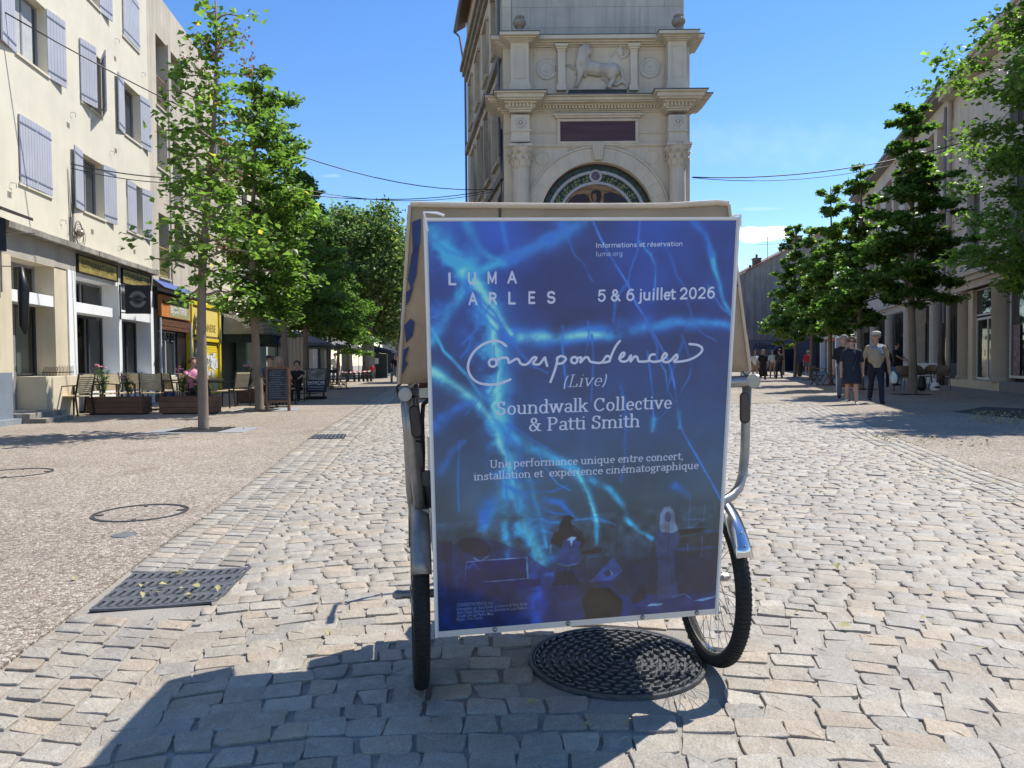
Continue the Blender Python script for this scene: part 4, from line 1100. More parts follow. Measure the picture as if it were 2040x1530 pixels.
# rolled seam along the back top edge and two side piping seams
m = MB(); m.tube([top(u / 24, 0) + Vector((0, -0.003, 0.003)) for u in range(25)], 0.0085, 8)
m.tube([back(0, w / 8) + Vector((-0.002, -.002, 0)) for w in range(9)], 0.0055, 6); m.tube([back(1, w / 8) + Vector((0.002, -.002, 0)) for w in range(9)], 0.0055, 6)
m.build('piping', mat('pale canvas piping', (0.52, 0.43, 0.32), 0.85, 0.12, 8, 0.2, 120), hood, smooth=True)
m = MB()
def back_off(u, w, o=0.0065): p = back(u, w); return p + Vector((0, -o, 0))
for u0 in (0.265,): m.add([back_off(u0, 0), back_off(u0 + .008, 0), back_off(u0 + .007, .10), back_off(u0 + .001, .10)], [(0, 1, 2, 3)])
m.build('seam_stain', mat('dark stain', (0.07, 0.055, 0.05), 0.9, 0.3, 30), hood)
SD = 0
# navy motif printed on the left cloth and its wrap round the back edge
def side_l(t, w, o=0.004):
    a = top(0, t); zlow = zbu(SD) + 0.015 * math.sin(t * 14) + 0.15 * max(0, t - 0.7); yl = y_b + (HL - 0.16) * t
    fold = 0.010 * math.sin(t * 17 + w * 2) * w + 0.008 * math.sin(w * 9 + t * 5)
    return Vector((a.x + (bx0 - a.x) * w - fold * 0.6 - 0.0045, a.y + (yl - a.y) * w, a.z + (zlow - a.z) * w))
for shp in ([(0.02, .10), (.16, .08), (.16, .16), (.05, .18)], [(.02, .24), (.12, .22), (.18, .30), (.16, .38), (.04, .40)], [(.05, .45), (.14, .42), (.10, .50), (.16, .55), (.03, .56)],
            [(.03, .68), (.12, .64), (.20, .68), (.16, .76), (.05, .78)], [(.05, .82), (.10, .80), (.08, .86), (.14, .84), (.08, .93), (.04, .96)], [(.3, .1), (.45, .2), (.42, .5), (.34, .8), (.28, .5)], [(.55, .15), (.75, .2), (.7, .45), (.56, .4)]):
    MB().poly([side_l(t, w) for t, w in shp]).build('printed_motif', paint_m, hood)
def back_l(dx, w): p = back(0, w); return p + Vector((dx, -0.0065, 0))
for shp in ([(.008, .09), (.034, .07), (.036, .20), (.016, .26)], [(.012, .26), (.034, .20), (.030, .38), (.018, .46), (.006, .40)], [(.004, .47), (.024, .44), (.014, .52), (.006, .55)], [(.004, .66), (.02, .62), (.034, .64), (.030, .72), (.012, .76)], [(.006, .80), (.022, .78), (.012, .86), (.02, .88), (.006, .95)]):
    MB().poly([back_l(dx, w) for dx, w in shp]).build('printed_motif', paint_m, hood)
MB().poly([back(1, w) + Vector((dx, -0.0065, 0)) for dx, w in ((-.03, .42), (-.005, .40), (-.003, .47), (-.03, .49))]).build('printed_motif', paint_m, hood)

# body tub behind the board, seat, floor
m = MB(); m.prism([(-0.47, 0.44), (0.40, 0.44), (0.43, 0.98), (-0.50, 0.98)], -0.19, -0.165)
m.box(-0.49, -0.47, -0.16, 0.5, 0.42, 0.80); m.box(0.40, 0.42, -0.16, 0.5, 0.42, 0.80)
m.box(-0.47, 0.40, -0.16, 0.52, 0.40, 0.42); m.build('body_tub', cream_m, tri, bevel=0.004)
MB().box(-0.45, 0.39, -0.15, 0.32, 0.64, 0.76).build('seat', mat('dark red seat vinyl', (0.10, 0.035, 0.03), 0.5, 0.15, 12), tri, bevel=0.02)
# wheels
def wheel(x, y, R=0.305, parent=tri, tw=0.026):
    c = Vector((x, y, R)); o_ = bpy.data.objects.new('wheel', None)
    RM = Matrix.Rotation(PI / 2, 4, 'Y')
    m = MB()
    n_ = 56; prof = []
    Rm = R - tw
    for k in range(12):
        a = 2 * PI * k / 12; prof.append((Rm + tw * math.cos(a), tw * math.sin(a)))
    m.lathe(prof + [prof[0]], n_, (0, 0, 0), caps=False, M=RM)
    tyre = m.build('tyre', rub_m, None, smooth='all')
    m = MB()
    for k in range(110):
        a = 2 * PI * k / 110
        for s in (-1, 1):
            for j in range(2):
                a1 = a + s * 0.010; w0, w1 = (0.002, 0.011) if j == 0 else (0.0125, 0.021)
                r0 = Rm + math.sqrt(max(0, tw * tw - w0 * w0)); r1 = Rm + math.sqrt(max(0, tw * tw - w1 * w1))
                p0 = Vector((s * w0, math.cos(a) * r0, math.sin(a) * r0)); p1 = Vector((s * w1, math.cos(a + .028) * r1, math.sin(a + .028) * r1))
                m.bar(p0, p1, 0.0085, 0.0012, up=(0, math.cos(a), math.sin(a)))
    tr = m.build('tread', rub_m, None); stuff(tr)
    m = MB(); prof = [(Rm - .017, -.014), (Rm - .028, -.010), (Rm - .034, 0), (Rm - .028, .010), (Rm - .017, .014), (Rm - .013, .011), (Rm - .020, 0), (Rm - .013, -.011), (Rm - .017, -.014)]
    m.lathe(prof, n_, (0, 0, 0), caps=False, M=RM); rim = m.build('rim', chrome_m, None, smooth=True)
    m = MB(); m.lathe([(0.0001, -.045), (.012, -.045), (.012, -.034), (.027, -.032), (.027, -.027), (.014, -.025), (.014, .025), (.027, .027), (.027, .032), (.012, .034), (.012, .045), (.0001, .045)], 16, caps=False, M=RM)
    hub = m.build('hub', alu_m, None, smooth=True)
    m = MB(); ns = 36
    for k in range(ns):
        s = 1 if k % 2 else -1; a = 2 * PI * k / ns; off_ = 0.62 * (1 if (k // 2) % 2 else -1)
        p0 = Vector((s * .03, .024 * math.cos(a + off_ * 1.6), .024 * math.sin(a + off_ * 1.6))); p1 = Vector((0, (Rm - .03) * math.cos(a), (Rm - .03) * math.sin(a)))
        m.tube([p0, p1], 0.0012, 4, caps=False)
    sp = m.build('spokes', spoke_m, None); stuff(sp)
    tyre.name = 'wheel'; tyre.parent = parent; tyre.location = c
    for q in (tr, rim, hub, sp): q.parent = tyre
    return tyre
wl_, wr_ = wheel(-0.54, 0.0), wheel(0.497, 0.0)
# mudguards: bright steel arcs with rolled edges
def guard(x, y, a0, a1, R=0.335, hw=0.032, m_=chrome_m):
    V = []; F = []; NA = 22; NW = 6
    for i in range(NA + 1):
        a = rad(a0 + (a1 - a0) * i / NA)
        for k in range(NW + 1):
            q = -1 + 2 * k / NW; r = R - 0.016 * q * q
            V.append((x + q * hw, y - math.cos(a) * r, 0.305 + math.sin(a) * r))
    for i in range(NA):
        for k in range(NW): b_ = i * (NW + 1) + k; F.append((b_, b_ + 1, b_ + NW + 2, b_ + NW + 1))
    o_ = MB().add(V, F).build('mudguard', m_, tri, smooth=True)
    s_ = o_.modifiers.new('sheet', 'SOLIDIFY'); s_.thickness = 0.002
    return o_
for x in (-0.54, 0.497):
    gd = guard(x, 0.0, 27, 165, m_=chrome_m if x > 0 else alu_m)
    for a in (33, 41):
        aa = rad(a); MB().ball((x + 0.004, -math.cos(aa) * .337, .305 + math.sin(aa) * .337), 0.004, 6).build('rivet', alu_m, gd)
# axle and chassis tubes
m = MB(); m.tube([(-0.60, 0, .305), (0.55, 0, .305)], 0.014, 10); m.tube([(-0.30, -.04, .36), (0.30, -.04, .36)], 0.016, 8)
m.tube([(-0.44, .0, .36), (-0.44, .5, .40)], .016, 8); m.tube([(0.42, .0, .36), (0.42, .5, .40)], .016, 8)
m.tube([(0, .5, .40), (0, .95, .42), (0, 1.35, .78)], .022, 10); m.tube([(0, .55, .42), (0, .72, .82)], .018, 8); m.tube([(-.44, .5, .4), (.42, .5, .4)], .016, 8)
m.tube([(0, .72, .70), (0, 1.33, .74)], .018, 8)
m.build('chassis', alu_m, tri, smooth=True)
for s in (-1, 1): MB().lathe([(0.0001, 0), (.016, 0), (.016, .02), (.008, .03), (.0001, .032)], 6, (0, 0, 0), M=Matrix.Rotation(s * PI / 2, 4, 'Y')).build('axle_nut', alu_m, tri, loc=(-.60 if s < 0 else .55, 0, .305))
# front wheel, fork, bar, saddle (ahead of the body)
fw = wheel(0.0, 1.55)
guard(0.0, 1.55, 20, 170)
m = MB(); m.tube([(-.05, 1.55, .305), (-.05, 1.42, .70), (0, 1.38, .74), (.05, 1.42, .70), (.05, 1.55, .305)], .012, 8); m.tube([(0, 1.38, .74), (0, 1.30, 1.02)], .016, 8); m.build('fork', alu_m, tri, smooth=True)
m = MB(); m.tube([(-.33, 1.02, 1.02), (-.30, 1.2, 1.06), (-.1, 1.3, 1.04), (.1, 1.3, 1.04), (.30, 1.2, 1.06), (.33, 1.02, 1.02)], .011, 8); hb = m.build('handlebar', chrome_m, tri, smooth=True)
for s in (-1, 1): MB().tube([(s * .33, 1.03, 1.02), (s * .34, .93, 1.0)], .016, 8).build('grip', blackp_m, hb, smooth=True)
m = MB(); m.ball((0, .72, .87), .1, 10, (1, 1.3, .42)); m.build('saddle', blackp_m, tri, smooth='all')
m = MB(); m.tube([(-.10, .93, .28), (.10, .93, .28)], .008, 6); m.lathe([(.085, -.003), (.09, -.003), (.09, .003), (.085, .003)], 20, (.03, .93, .28), caps=False, M=Matrix.Rotation(PI / 2, 4, 'Y')); m.box(-.16, -.09, .90, .96, .26, .28); m.box(.09, .16, .90, .96, .28, .30); m.build('pedals', alu_m, tri)

# corner posts at the rear: round tubes with big joint caps, brake hose and reflector pads
def lp(px_, py_, dy): return loc(px_, py_, dy)
m = MB()
m.tube([lp(1488, 768, 2.50), lp(1486, 830, 2.50), lp(1484, 900, 2.50), lp(1480, 945, 2.49), lp(1472, 972, 2.47), lp(1458, 988, 2.44), lp(1440, 998, 2.42), lp(1380, 1005, 2.40)], 0.0155, 14)
m.build('rear_post', alu_m, tri, smooth='all')
m = MB()
m.tube([lp(817, 792, 2.36), lp(821, 860, 2.37), lp(828, 950, 2.39), lp(838, 1028, 2.42)], 0.0185, 14)
m.tube([lp(806, 792, 2.44), lp(812, 860, 2.45), lp(818, 980, 2.47), lp(825, 1035, 2.48)], 0.015, 12)
m.build('rear_post', alu_m, tri, smooth='all')
m = MB(); m.tube([lp(826, 765, 2.42), lp(828, 800, 2.42), lp(836, 900, 2.43), lp(842, 1000, 2.44)], 0.012, 10); m.build('side_strut', alu_m, tri, smooth='all')
# joints
m = MB(); m.tube([lp(1440, 762, 2.48), lp(1498, 759, 2.50)], 0.020, 16); m.tube([lp(1488, 759, 2.495), lp(1508, 758, 2.50)], 0.0235, 18); m.tube([lp(1500, 758, 2.47), lp(1503, 758, 2.55)], 0.0215, 18)
m.build('pivot_joint', mat('bright joint casting', (0.33, 0.32, 0.30), 0.35, 0.12, 14, 0.1, 60, metal=0.7), tri, smooth=True)
m = MB(); m.bar(lp(1462, 722, 2.5), lp(1488, 752, 2.5), .016, .008); m.bar(lp(1484, 735, 2.50), lp(1487, 770, 2.50), .016, .03); m.build('hinge_arm', alu_m, tri, bevel=.002)
m = MB(); jc = lp(805, 786, 2.33)
m.tube([lp(807, 786, 2.40), lp(807, 786, 2.30)], 0.021, 18); m.tube([lp(807, 786, 2.302), lp(807, 786, 2.292)], 0.0145, 6)
m.tube([lp(822, 783, 2.37), lp(850, 781, 2.34)], 0.013, 12); m.bar(lp(836, 783, 2.33), lp(856, 782, 2.33), .02, .03); m.build('pivot_joint', MATS['bright joint casting'], tri, smooth=True)
m = MB(); m.tube([lp(834, 757, 2.36), lp(856, 757, 2.32)], .010, 10); m.tube([lp(818, 757, 2.38), lp(819, 782, 2.37)], .009, 8); m.bar(lp(818, 772, 2.35), lp(834, 752, 2.35), .012, .006); m.build('hood_bracket', alu_m, tri, smooth=True)
MB().prism([(-.017, -.045), (.017, -.045), (.017, .045), (-.017, .045)], 0, .004, Matrix.Translation(lp(845, 767, 2.36))).build('reflector', mat('dark red reflector', (0.10, 0.02, 0.015), 0.3, 0.1, 9), tri)
def pad(c, tilt):
    m = MB(); w, h = 0.0135, 0.048; pts = []
    for k in range(12): a = PI * k / 11; pts.append((w * math.cos(a), h - w + w * math.sin(a)))
    for k in range(12): a = PI + PI * k / 11; pts.append((w * math.cos(a), -h + w + w * math.sin(a)))
    Mx = Matrix.Translation(c) @ Matrix.Rotation(tilt, 4, 'Y')
    m.prism(pts, -.006, .004, Mx); p = m.build('brake_pad_reflector', brown_m, tri, bevel=.0015)
    m = MB(); m.tube([Mx @ Vector((x * 1.12, -.003, z * 1.04)) for x, z in pts], .0028, 6, closed=True); m.build('rim_wire', blackp_m, p, smooth=True)
pad(lp(1483, 812, 2.44), 0.0); pad(lp(828, 840, 2.33), -0.10)
m = MB(); m.tube([lp(853, 797, 2.36), lp(842, 812, 2.37), lp(838, 850, 2.38), lp(845, 872, 2.38), lp(838, 880, 2.37), lp(828, 878, 2.36)], .0035, 8)
m.tube([lp(856, 795, 2.40), lp(843, 806, 2.41), lp(841, 840, 2.42), lp(843, 900, 2.43), lp(842, 960, 2.44), lp(845, 1020, 2.45)], .0075, 8)
m.build('brake_hose', blackp_m, tri, smooth=True)
m = MB(); m.tube([lp(800, 762, 2.36), lp(790, 772, 2.37), lp(794, 790, 2.37)], .0045, 6); m.build('strap', blackp_m, tri, smooth=True)
m = MB(); m.lathe([(.0001, 0), (.026, 0), (.026, .018), (.012, .02), (.0001, .02)], 14, lp(851, 952, 2.42), M=Matrix.Rotation(PI / 2, 4, 'X')); m.bar(lp(851, 955, 2.43), lp(857, 1010, 2.44), .03, .02); m.build('brake_caliper', mat('dull steel', (0.09, 0.09, 0.09), 0.5, 0.2, 20, metal=0.5), tri, smooth=True)
MB().box(-.012, .012, -.008, .008, -.014, .014, Matrix.Translation(lp(848, 1022, 2.40))).build('clamp', MATS['bright joint casting'], tri, bevel=.003)
m = MB(); m.lathe([(.0001, -.02), (.07, -.02), (.07, .02), (.0001, .02)], 20, (-.46, 0, .305), M=Matrix.Rotation(PI / 2, 4, 'Y')); m.build('brake_drum', blackp_m, tri, smooth=True)

# ================================================================== FACADES
class Fac:
    """a street front: s metres along it (away from the camera), o metres out towards the street, z up"""
    def __init__(self, x0, k, side):
        n_ = math.hypot(1, k); self.u = Vector((k / n_, 1 / n_, 0)); self.x0 = x0; self.side = side   # side +1: street lies at +X
        self.out = Vector((self.u.y, -self.u.x, 0)) * side
        self.ang = math.atan2(self.u.y, self.u.x)
    def origin(self, s): return Vector((self.x0, 0, 0)) + self.u * s
    def root(self, name, label, cat, s, group=None):
        r = thing(name, label, cat, self.origin(s), self.ang, group); r['s0'] = s; return r
    def L(self, r, s, o, z):            # local coordinates under a root
        return Vector((s - r['s0'], -o * self.side, z))
    def W(self, s, o, z): return self.origin(s) + self.out * o + Vector((0, 0, z))
    def box(self, m, r, s0, s1, o0, o1, z0, z1):
        a = self.L(r, s0, o0, z0); b = self.L(r, s1, o1, z1)
        m.box(min(a.x, b.x), max(a.x, b.x), min(a.y, b.y), max(a.y, b.y), z0, z1)
    def wall(self, m, r, s0, s1, z0, z1, holes, depth=0.3, o=0.0, back=True):
        S = sorted({s0, s1} | {v for h in holes for v in (h[0], h[1]) if s0 < v < s1}); Z = sorted({z0, z1} | {v for h in holes for v in (h[2], h[3]) if z0 < v < z1})
        for i in range(len(S) - 1):
            for j in range(len(Z) - 1):
                sc, zc = (S[i] + S[i + 1]) / 2, (Z[j] + Z[j + 1]) / 2
                if any(h[0] < sc < h[1] and h[2] < zc < h[3] for h in holes): continue
                m.poly([self.L(r, S[i], o, Z[j]), self.L(r, S[i + 1], o, Z[j]), self.L(r, S[i + 1], o, Z[j + 1]), self.L(r, S[i], o, Z[j + 1])])
        for h in holes:
            d = h[4] if len(h) > 4 else depth
            a, b2, c, e = max(h[0], s0), min(h[1], s1), max(h[2], z0), min(h[3], z1)
            q = lambda s_, o_, z_: self.L(r, s_, o_, z_)
            m.poly([q(a, o, c), q(a, o - d, c), q(a, o - d, e), q(a, o, e)]); m.poly([q(b2, o, c), q(b2, o - d, c), q(b2, o - d, e), q(b2, o, e)])
            m.poly([q(a, o, e), q(b2, o, e), q(b2, o - d, e), q(a, o - d, e)]); m.poly([q(a, o, c), q(b2, o, c), q(b2, o - d, c), q(a, o - d, c)])
    def window(self, r, s0, s1, z0, z1, o, fm, gm, mull=1, trans=0, fw=0.055, name='window', blind=None, blind_m=None, parent=None):
        m = MB(); d = 0.05
        B = lambda a, b, c, e, k=0.0: self.box(m, r, a, b, o - d, o + k, c, e)
        B(s0 + .002, s0 + fw, z0 + .002, z1 - .002); B(s1 - fw, s1 - .002, z0 + .002, z1 - .002); B(s0 + fw, s1 - fw, z1 - fw, z1 - .002, -.002); B(s0 + fw, s1 - fw, z0 + .002, z0 + fw, -.002)
        for k in range(mull):
            c = s0 + (s1 - s0) * (k + 1) / (mull + 1); B(c - fw * .5, c + fw * .5, z0 + fw, z1 - fw, -.004)
        for t in ([trans] if trans else []): B(s0 + fw, s1 - fw, t - fw * .4, t + fw * .4, -.007)
        w = m.build(name, fm, parent or r)
        m = MB(); m.poly([self.L(r, s0 + .01, o - .03, z0 + .01), self.L(r, s1 - .01, o - .03, z0 + .01), self.L(r, s1 - .01, o - .03, z1 - .01), self.L(r, s0 + .01, o - .03, z1 - .01)])
        m.build('pane', gm, w if parent is None else parent)
        if blind:
            m = MB(); zb_ = z1 - (z1 - z0) * blind; n_ = max(3, int((z1 - zb_) / 0.05))
            for k in range(n_):
                a = zb_ + (z1 - zb_) * k / n_; e = zb_ + (z1 - zb_) * (k + 1) / n_
                self.box(m, r, s0 + .06, s1 - .06, o + .012, o + .030, a + .003, e - .003)
            m.build('roller_blind', blind_m, w if parent is None else parent)
        return w
    def shutter(self, r, s_hinge, width, z0, z1, ang, direction, m_, parent=None):
        """plank leaf hinged at s_hinge; direction +1 closes towards +s; ang = degrees opened from closed"""
        m = MB(); nb = 6; a = rad(ang)
        def q(t, th, z):     # t along leaf, th thickness outwards when closed
            ds = math.cos(a) * t * direction + (-math.sin(a) * th * direction) ; oo = math.sin(a) * t + math.cos(a) * th
            return self.L(r, s_hinge + ds, 0.01 + oo, z)
        for k in range(nb):
            t0, t1 = width * k / nb + .004, width * (k + 1) / nb - .004
            vs = [q(t, th, z) for z in (z0, z1) for th in (0, .028) for t in (t0, t1)]
            m.add(vs, [(0, 2, 3, 1), (4, 5, 7, 6), (0, 1, 5, 4), (2, 6, 7, 3), (0, 4, 6, 2), (1, 3, 7, 5)])
        lf = m.build('shutter', m_, parent or r)
        m = MB()
        side = (-.012, 0.001) if ang > 90 else (0.0275, .036)
        for zc in (z0 + .16, z1 - .16):
            for th in ((.0275, .036), (-.010, .0005)):
                vs = [q(t, t2, z) for z in (zc - .018, zc + .018) for t2 in th for t in (.0, width * .96)]
                m.add(vs, [(0, 2, 3, 1), (4, 5, 7, 6), (0, 1, 5, 4), (2, 6, 7, 3), (0, 4, 6, 2), (1, 3, 7, 5)])
        stuff(m.build('strap_hinges', MATS['shutter iron'], lf))
        return lf
    def railing(self, r, s0, s1, z0, z1, o, m_, gap=0.11, parent=None):
        m = MB(); self.box(m, r, s0, s1, o - .012, o + .012, z1 - .03, z1); self.box(m, r, s0, s1, o - .012, o + .012, z0, z0 + .025)
        n_ = int((s1 - s0) / gap)
        for k in range(n_ + 1):
            s_ = s0 + .01 + (s1 - s0 - .02) * k / n_; self.box(m, r, s_ - .007, s_ + .007, o - .007, o + .007, z0 + .025, z1 - .03)
        return m.build('railing', m_, parent or r)
FL = Fac(-8.3, -0.108, 1); FR = Fac(9.4, 0.2838, -1)
def fpx(F, px_, py_):
    d = ray(px_, py_); k = F.u.x / F.u.y; t = F.x0 / (d.x - k * d.y)
    return (t * d.y / F.u.y, CAM_H + t * d.z)

cream_r = mat('cream render', (0.70, 0.64, 0.50), 0.9, 0.07, 1.2, 0.25, 60, streak=0.42, streakcol=(0.58, 0.53, 0.43))
grey_r = mat('weathered cream render', (0.58, 0.51, 0.40), 0.9, 0.08, 1.2, 0.3, 60, streak=0.75, streakcol=(0.27, 0.25, 0.22))
pale_r = mat('pale render', (0.56, 0.52, 0.44), 0.9, 0.08, 1.0, 0.25, 50, streak=0.5, streakcol=(0.36, 0.33, 0.28))
white_p = mat('white painted masonry', (0.80, 0.80, 0.78), 0.8, 0.05, 1.5, 0.15, 40, streak=0.12)
beige_p = mat('beige painted masonry', (0.64, 0.555, 0.40), 0.85, 0.08, 1.5, 0.2, 40, streak=0.25)
shut_m = mat('lavender grey shutter paint', (0.45, 0.455, 0.50), 0.6, 0.07, 2.0, 0.1, 50)
mat('shutter iron', (0.20, 0.22, 0.29), 0.5, 0.1)
wfr_m = mat('white window frame', (0.62, 0.62, 0.60), 0.5, 0.05)
dfr_m = mat('dark window frame', (0.035, 0.037, 0.042), 0.45, 0.15)
gfr_m = mat('grey door paint', (0.22, 0.23, 0.245), 0.5, 0.1)
glass_d = glass_mat('window glass', (0.035, 0.045, 0.055), 0.16, dark=True)
glass_c = glass_mat('shop glass', (0.50, 0.55, 0.53), 0.10)
curt_m = mat('net curtain', (0.48, 0.48, 0.46), 0.9, 0.1, 5)
conc_m = mat('lichen stained concrete', (0.34, 0.31, 0.26), 0.9, 0.3, 3.5, 0.5, 25, streak=0.8, streakcol=(0.10, 0.09, 0.075))
rail_m = mat('pale railing', (0.55, 0.55, 0.53), 0.5, 0.1)
rust_m = mat('rusty railing', (0.32, 0.20, 0.13), 0.7, 0.3, 9)
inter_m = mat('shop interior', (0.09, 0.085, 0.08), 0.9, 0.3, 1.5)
gold_m = mat('gold sign panel', (0.42, 0.33, 0.10), 0.35, 0.3, 5, 0.2, 20, metal=0.3)
black_m = mat('black painted metal', (0.012, 0.012, 0.014), 0.4, 0.15)
blind_w = mat('white roller blind', (0.62, 0.68, 0.70), 0.6, 0.04)
blue_b = mat('blue awning', (0.06, 0.10, 0.30), 0.7, 0.1)
flat_white = mat('white lettering', (0.75, 0.75, 0.73), 0.5, 0.03)
orange_m = mat('orange sign', (0.60, 0.22, 0.06), 0.5, 0.1)
yel_m = mat('yellow shutter paint', (0.80, 0.60, 0.03), 0.45, 0.06, 3)
yelp_m = mat('pale yellow sign', (0.78, 0.62, 0.16), 0.5, 0.06, 3)
wood_m = mat('brown stained boards', (0.13, 0.058, 0.032), 0.6, 0.3, 3, 0.2, 30, stretch=(1, 6, 6))

# ---------------------------------------------------------------- A: cream block with lavender shutters
A = FL.root('apartment_building', 'cream rendered block with lavender plank shutters above white restaurant shopfronts at left', 'building', 9.0)
rows = [(4.84, 6.22), (7.45, 8.88), (10.12, 11.5)]
cols = [(12.2, 13.35), (15.24, 16.5), (18.05, 19.18), (20.6, 21.72)]
holes = []
cfg = {(0, 0): 'open', (1, 0): 'closed', (2, 0): 'open', (3, 0): 'half', (0, 1): 'open', (1, 1): 'open', (2, 1): 'ajar', (3, 1): 'open', (0, 2): 'closed', (1, 2): 'open', (2, 2): 'open', (3, 2): 'closed'}
for r_, (za, zb_) in enumerate(rows):
    for c_, (sa, sb) in enumerate(cols): holes.append((sa, sb, za, zb_, 0.28))
holes[4] = (12.2, 13.35, 7.45, 8.88, .28)
m = MB(); FL.wall(m, A, 8.0, 22.36, 3.92, 13.0, holes)
m.poly([FL.L(A, 8, 0, 3.92), FL.L(A, 8, -9, 3.92), FL.L(A, 8, -9, 13), FL.L(A, 8, 0, 13)]); m.poly([FL.L(A, 22.36, 0, 12.4), FL.L(A, 22.36, -9, 12.4), FL.L(A, 22.36, -9, 13), FL.L(A, 22.36, 0, 13)])
m.poly([FL.L(A, 8, 0, 13), FL.L(A, 22.36, 0, 13), FL.L(A, 22.36, -9, 13), FL.L(A, 8, -9, 13)])
m.build('wall', cream_r, A)
for (c_, r_), st in cfg.items():
    sa, sb = cols[c_]; za, zb_ = rows[r_]; w = (sb - sa) / 2
    win = FL.window(A, sa, sb, za, zb_, -0.20, wfr_m if (c_ + r_) % 2 else gfr_m, glass_d, 1)
    if (c_ + r_) % 3 != 1:
        m = MB(); V = []
        nn = 14
        for k in range(nn + 1):
            s_ = sa + .06 + (sb - sa - .12) * k / nn * (0.55 if c_ != 1 else 0.9); o_ = -0.221 + 0.0 * k
            V += [FL.L(A, s_, -0.222 + .006 * (k % 2), za + .06), FL.L(A, s_, -0.222 + .006 * (k % 2), zb_ - .06)]
        m.add(V, [(2 * k, 2 * k + 2, 2 * k + 3, 2 * k + 1) for k in range(nn)]); m.build('curtain', curt_m, win)
    m = MB(); FL.box(m, A, sa - .04, sb + .04, -.02, .035, za - .05, za - .002); m.build('sill', cream_r, A)
    if st == 'open':
        FL.shutter(A, sa, w + .02, za - .03, zb_ + .03, 172, 1, shut_m); FL.shutter(A, sb, w + .02, za - .03, zb_ + .03, 172, -1, shut_m)
    elif st == 'closed':
        FL.shutter(A, sa, w, za, zb_ + .0, 1, 1, shut_m); FL.shutter(A, sb, w, za, zb_, 1, -1, shut_m)
    elif st == 'ajar':
        FL.shutter(A, sa - .05, w + .02, za, zb_ + .05, 12, 1, shut_m); FL.shutter(A, sb, w + .02, za - .0, zb_ + .05, 30, -1, shut_m)
    elif st == 'half':
        FL.shutter(A, sa, w, za, zb_, 2, 1, shut_m); FL.shutter(A, sb, w + .02, za - .03, zb_ + .03, 172, -1, shut_m)
for s_, z_ in ((14.3, 7.1), (17.3, 6.6), (17.2, 9.7), (20.0, 9.2), (14.8, 4.45), (18.4, 4.35), (21.0, 4.25), (19.9, 6.75)):
    m = MB()
    for k in range(3): FL.box(m, A, s_ + .05 * k, s_ + .05 * k + .03, .0, .004, z_, z_ + .12)
    v_ = m.build('vent_slots', mat('vent shadow', (0.16, 0.14, 0.11), 0.9, 0.1), A); stuff(v_)
for s_, z_ in ((14.9, 4.75), (16.9, 4.4), (17.5, 7.0), (19.6, 6.7), (20.1, 9.8), (21.9, 9.6), (20.0, 4.3)):
    m = MB(); p = FL.L(A, s_, .0, z_); m.tube([p, FL.L(A, s_, .06, z_), FL.L(A, s_ + .09, .07, z_ + .01), FL.L(A, s_ + .09, .07, z_ - .08)], .006, 5); m.build('shutter_hook', MATS['shutter iron'], A)
# ledge over the shops
m = MB()
rl = random.Random(2); s_ = 14.2
while s_ < 22.4:
    e = min(22.4, s_ + rl.uniform(.5, 1.1)); FL.box(m, A, s_, e, -.02, .20 + rl.uniform(-.012, .012), 3.80 + rl.uniform(-.004, .004), 3.93); s_ = e + .004
m.build('ledge', conc_m, A, bevel=.008)
# shop storey: piers, deep reveals, beams
m = MB(); FL.box(m, A, 14.25, 22.36, -.55, 0.0, 3.32, 3.80); m.build('fascia', mat('grey beige fascia', (0.44, 0.40, 0.34), .85, .1, 2, streak=.4), A)
m = MB(); FL.box(m, A, 14.25, 14.85, -.5, 0, 0, 3.32); FL.box(m, A, 14.86, 16.57, -.5, -.002, 3.30, 3.319); m.build('pier', beige_p, A)
MBp = MB(); FL.box(MBp, A, 16.58, 17.15, -.5, -.02, 0, 3.32); MBp.build('pier', beige_p, A)
for sa, sb, nm in ((17.15, 17.52, white_p), (19.88, 20.06, white_p), (22.14, 22.36, white_p)):
    m = MB(); FL.box(m, A, sa, sb, -.5, 0.012, 0, 3.32); m.build('pier', nm, A)
for sa, sb, za, zb_, mm, oo in ((14.86, 16.57, 2.42, 2.66, white_p, -.04), (17.52, 19.55, 2.38, 2.62, white_p, -.01), (20.06, 22.14, 2.38, 2.62, white_p, -.01), (17.52, 19.88, 3.22, 3.319, white_p, -.003), (20.06, 22.14, 3.22, 3.319, white_p, -.003)):
    m = MB(); FL.box(m, A, sa, sb, -.45, oo, za, zb_); m.build('lintel_beam', mm, A, bevel=.004)
# glazing
FL.window(A, 14.86, 16.57, 2.66, 3.30, -.42, gfr_m, glass_c, 1)
FL.window(A, 17.52, 19.87, 2.62, 3.22, -.40, gfr_m, glass_c, 1)
FL.window(A, 20.06, 22.13, 2.62, 3.22, -.40, gfr_m, glass_c, 1)
FL.window(A, 17.52, 19.87, .86, 2.38, -.40, dfr_m, glass_c, 2, fw=.07)
FL.window(A, 20.06, 22.13, .86, 2.38, -.40, dfr_m, glass_c, 2, fw=.07)
FL.window(A, 15.72, 16.57, 0.92, 2.42, -.42, dfr_m, glass_c, 0)
d_ = FL.window(A, 14.86, 15.70, 0.95, 2.42, -.40, gfr_m, glass_c, 0, fw=.09, name='door')
m = MB(); FL.box(m, A, 14.86, 15.70, -.45, -.40, .20, .95); FL.box(m, A, 14.98, 15.58, -.398, -.385, .30, .86); m.build('door_panel', gfr_m, d_, bevel=.004)
m = MB(); p = FL.L(A, 15.62, -.36, 1.0); m.tube([p, p + Vector((0, 0, .12))], .010, 6); m.tube([p + Vector((0, 0, .06)), FL.L(A, 15.50, -.34, 1.06)], .008, 6); m.build('handle', black_m, d_)
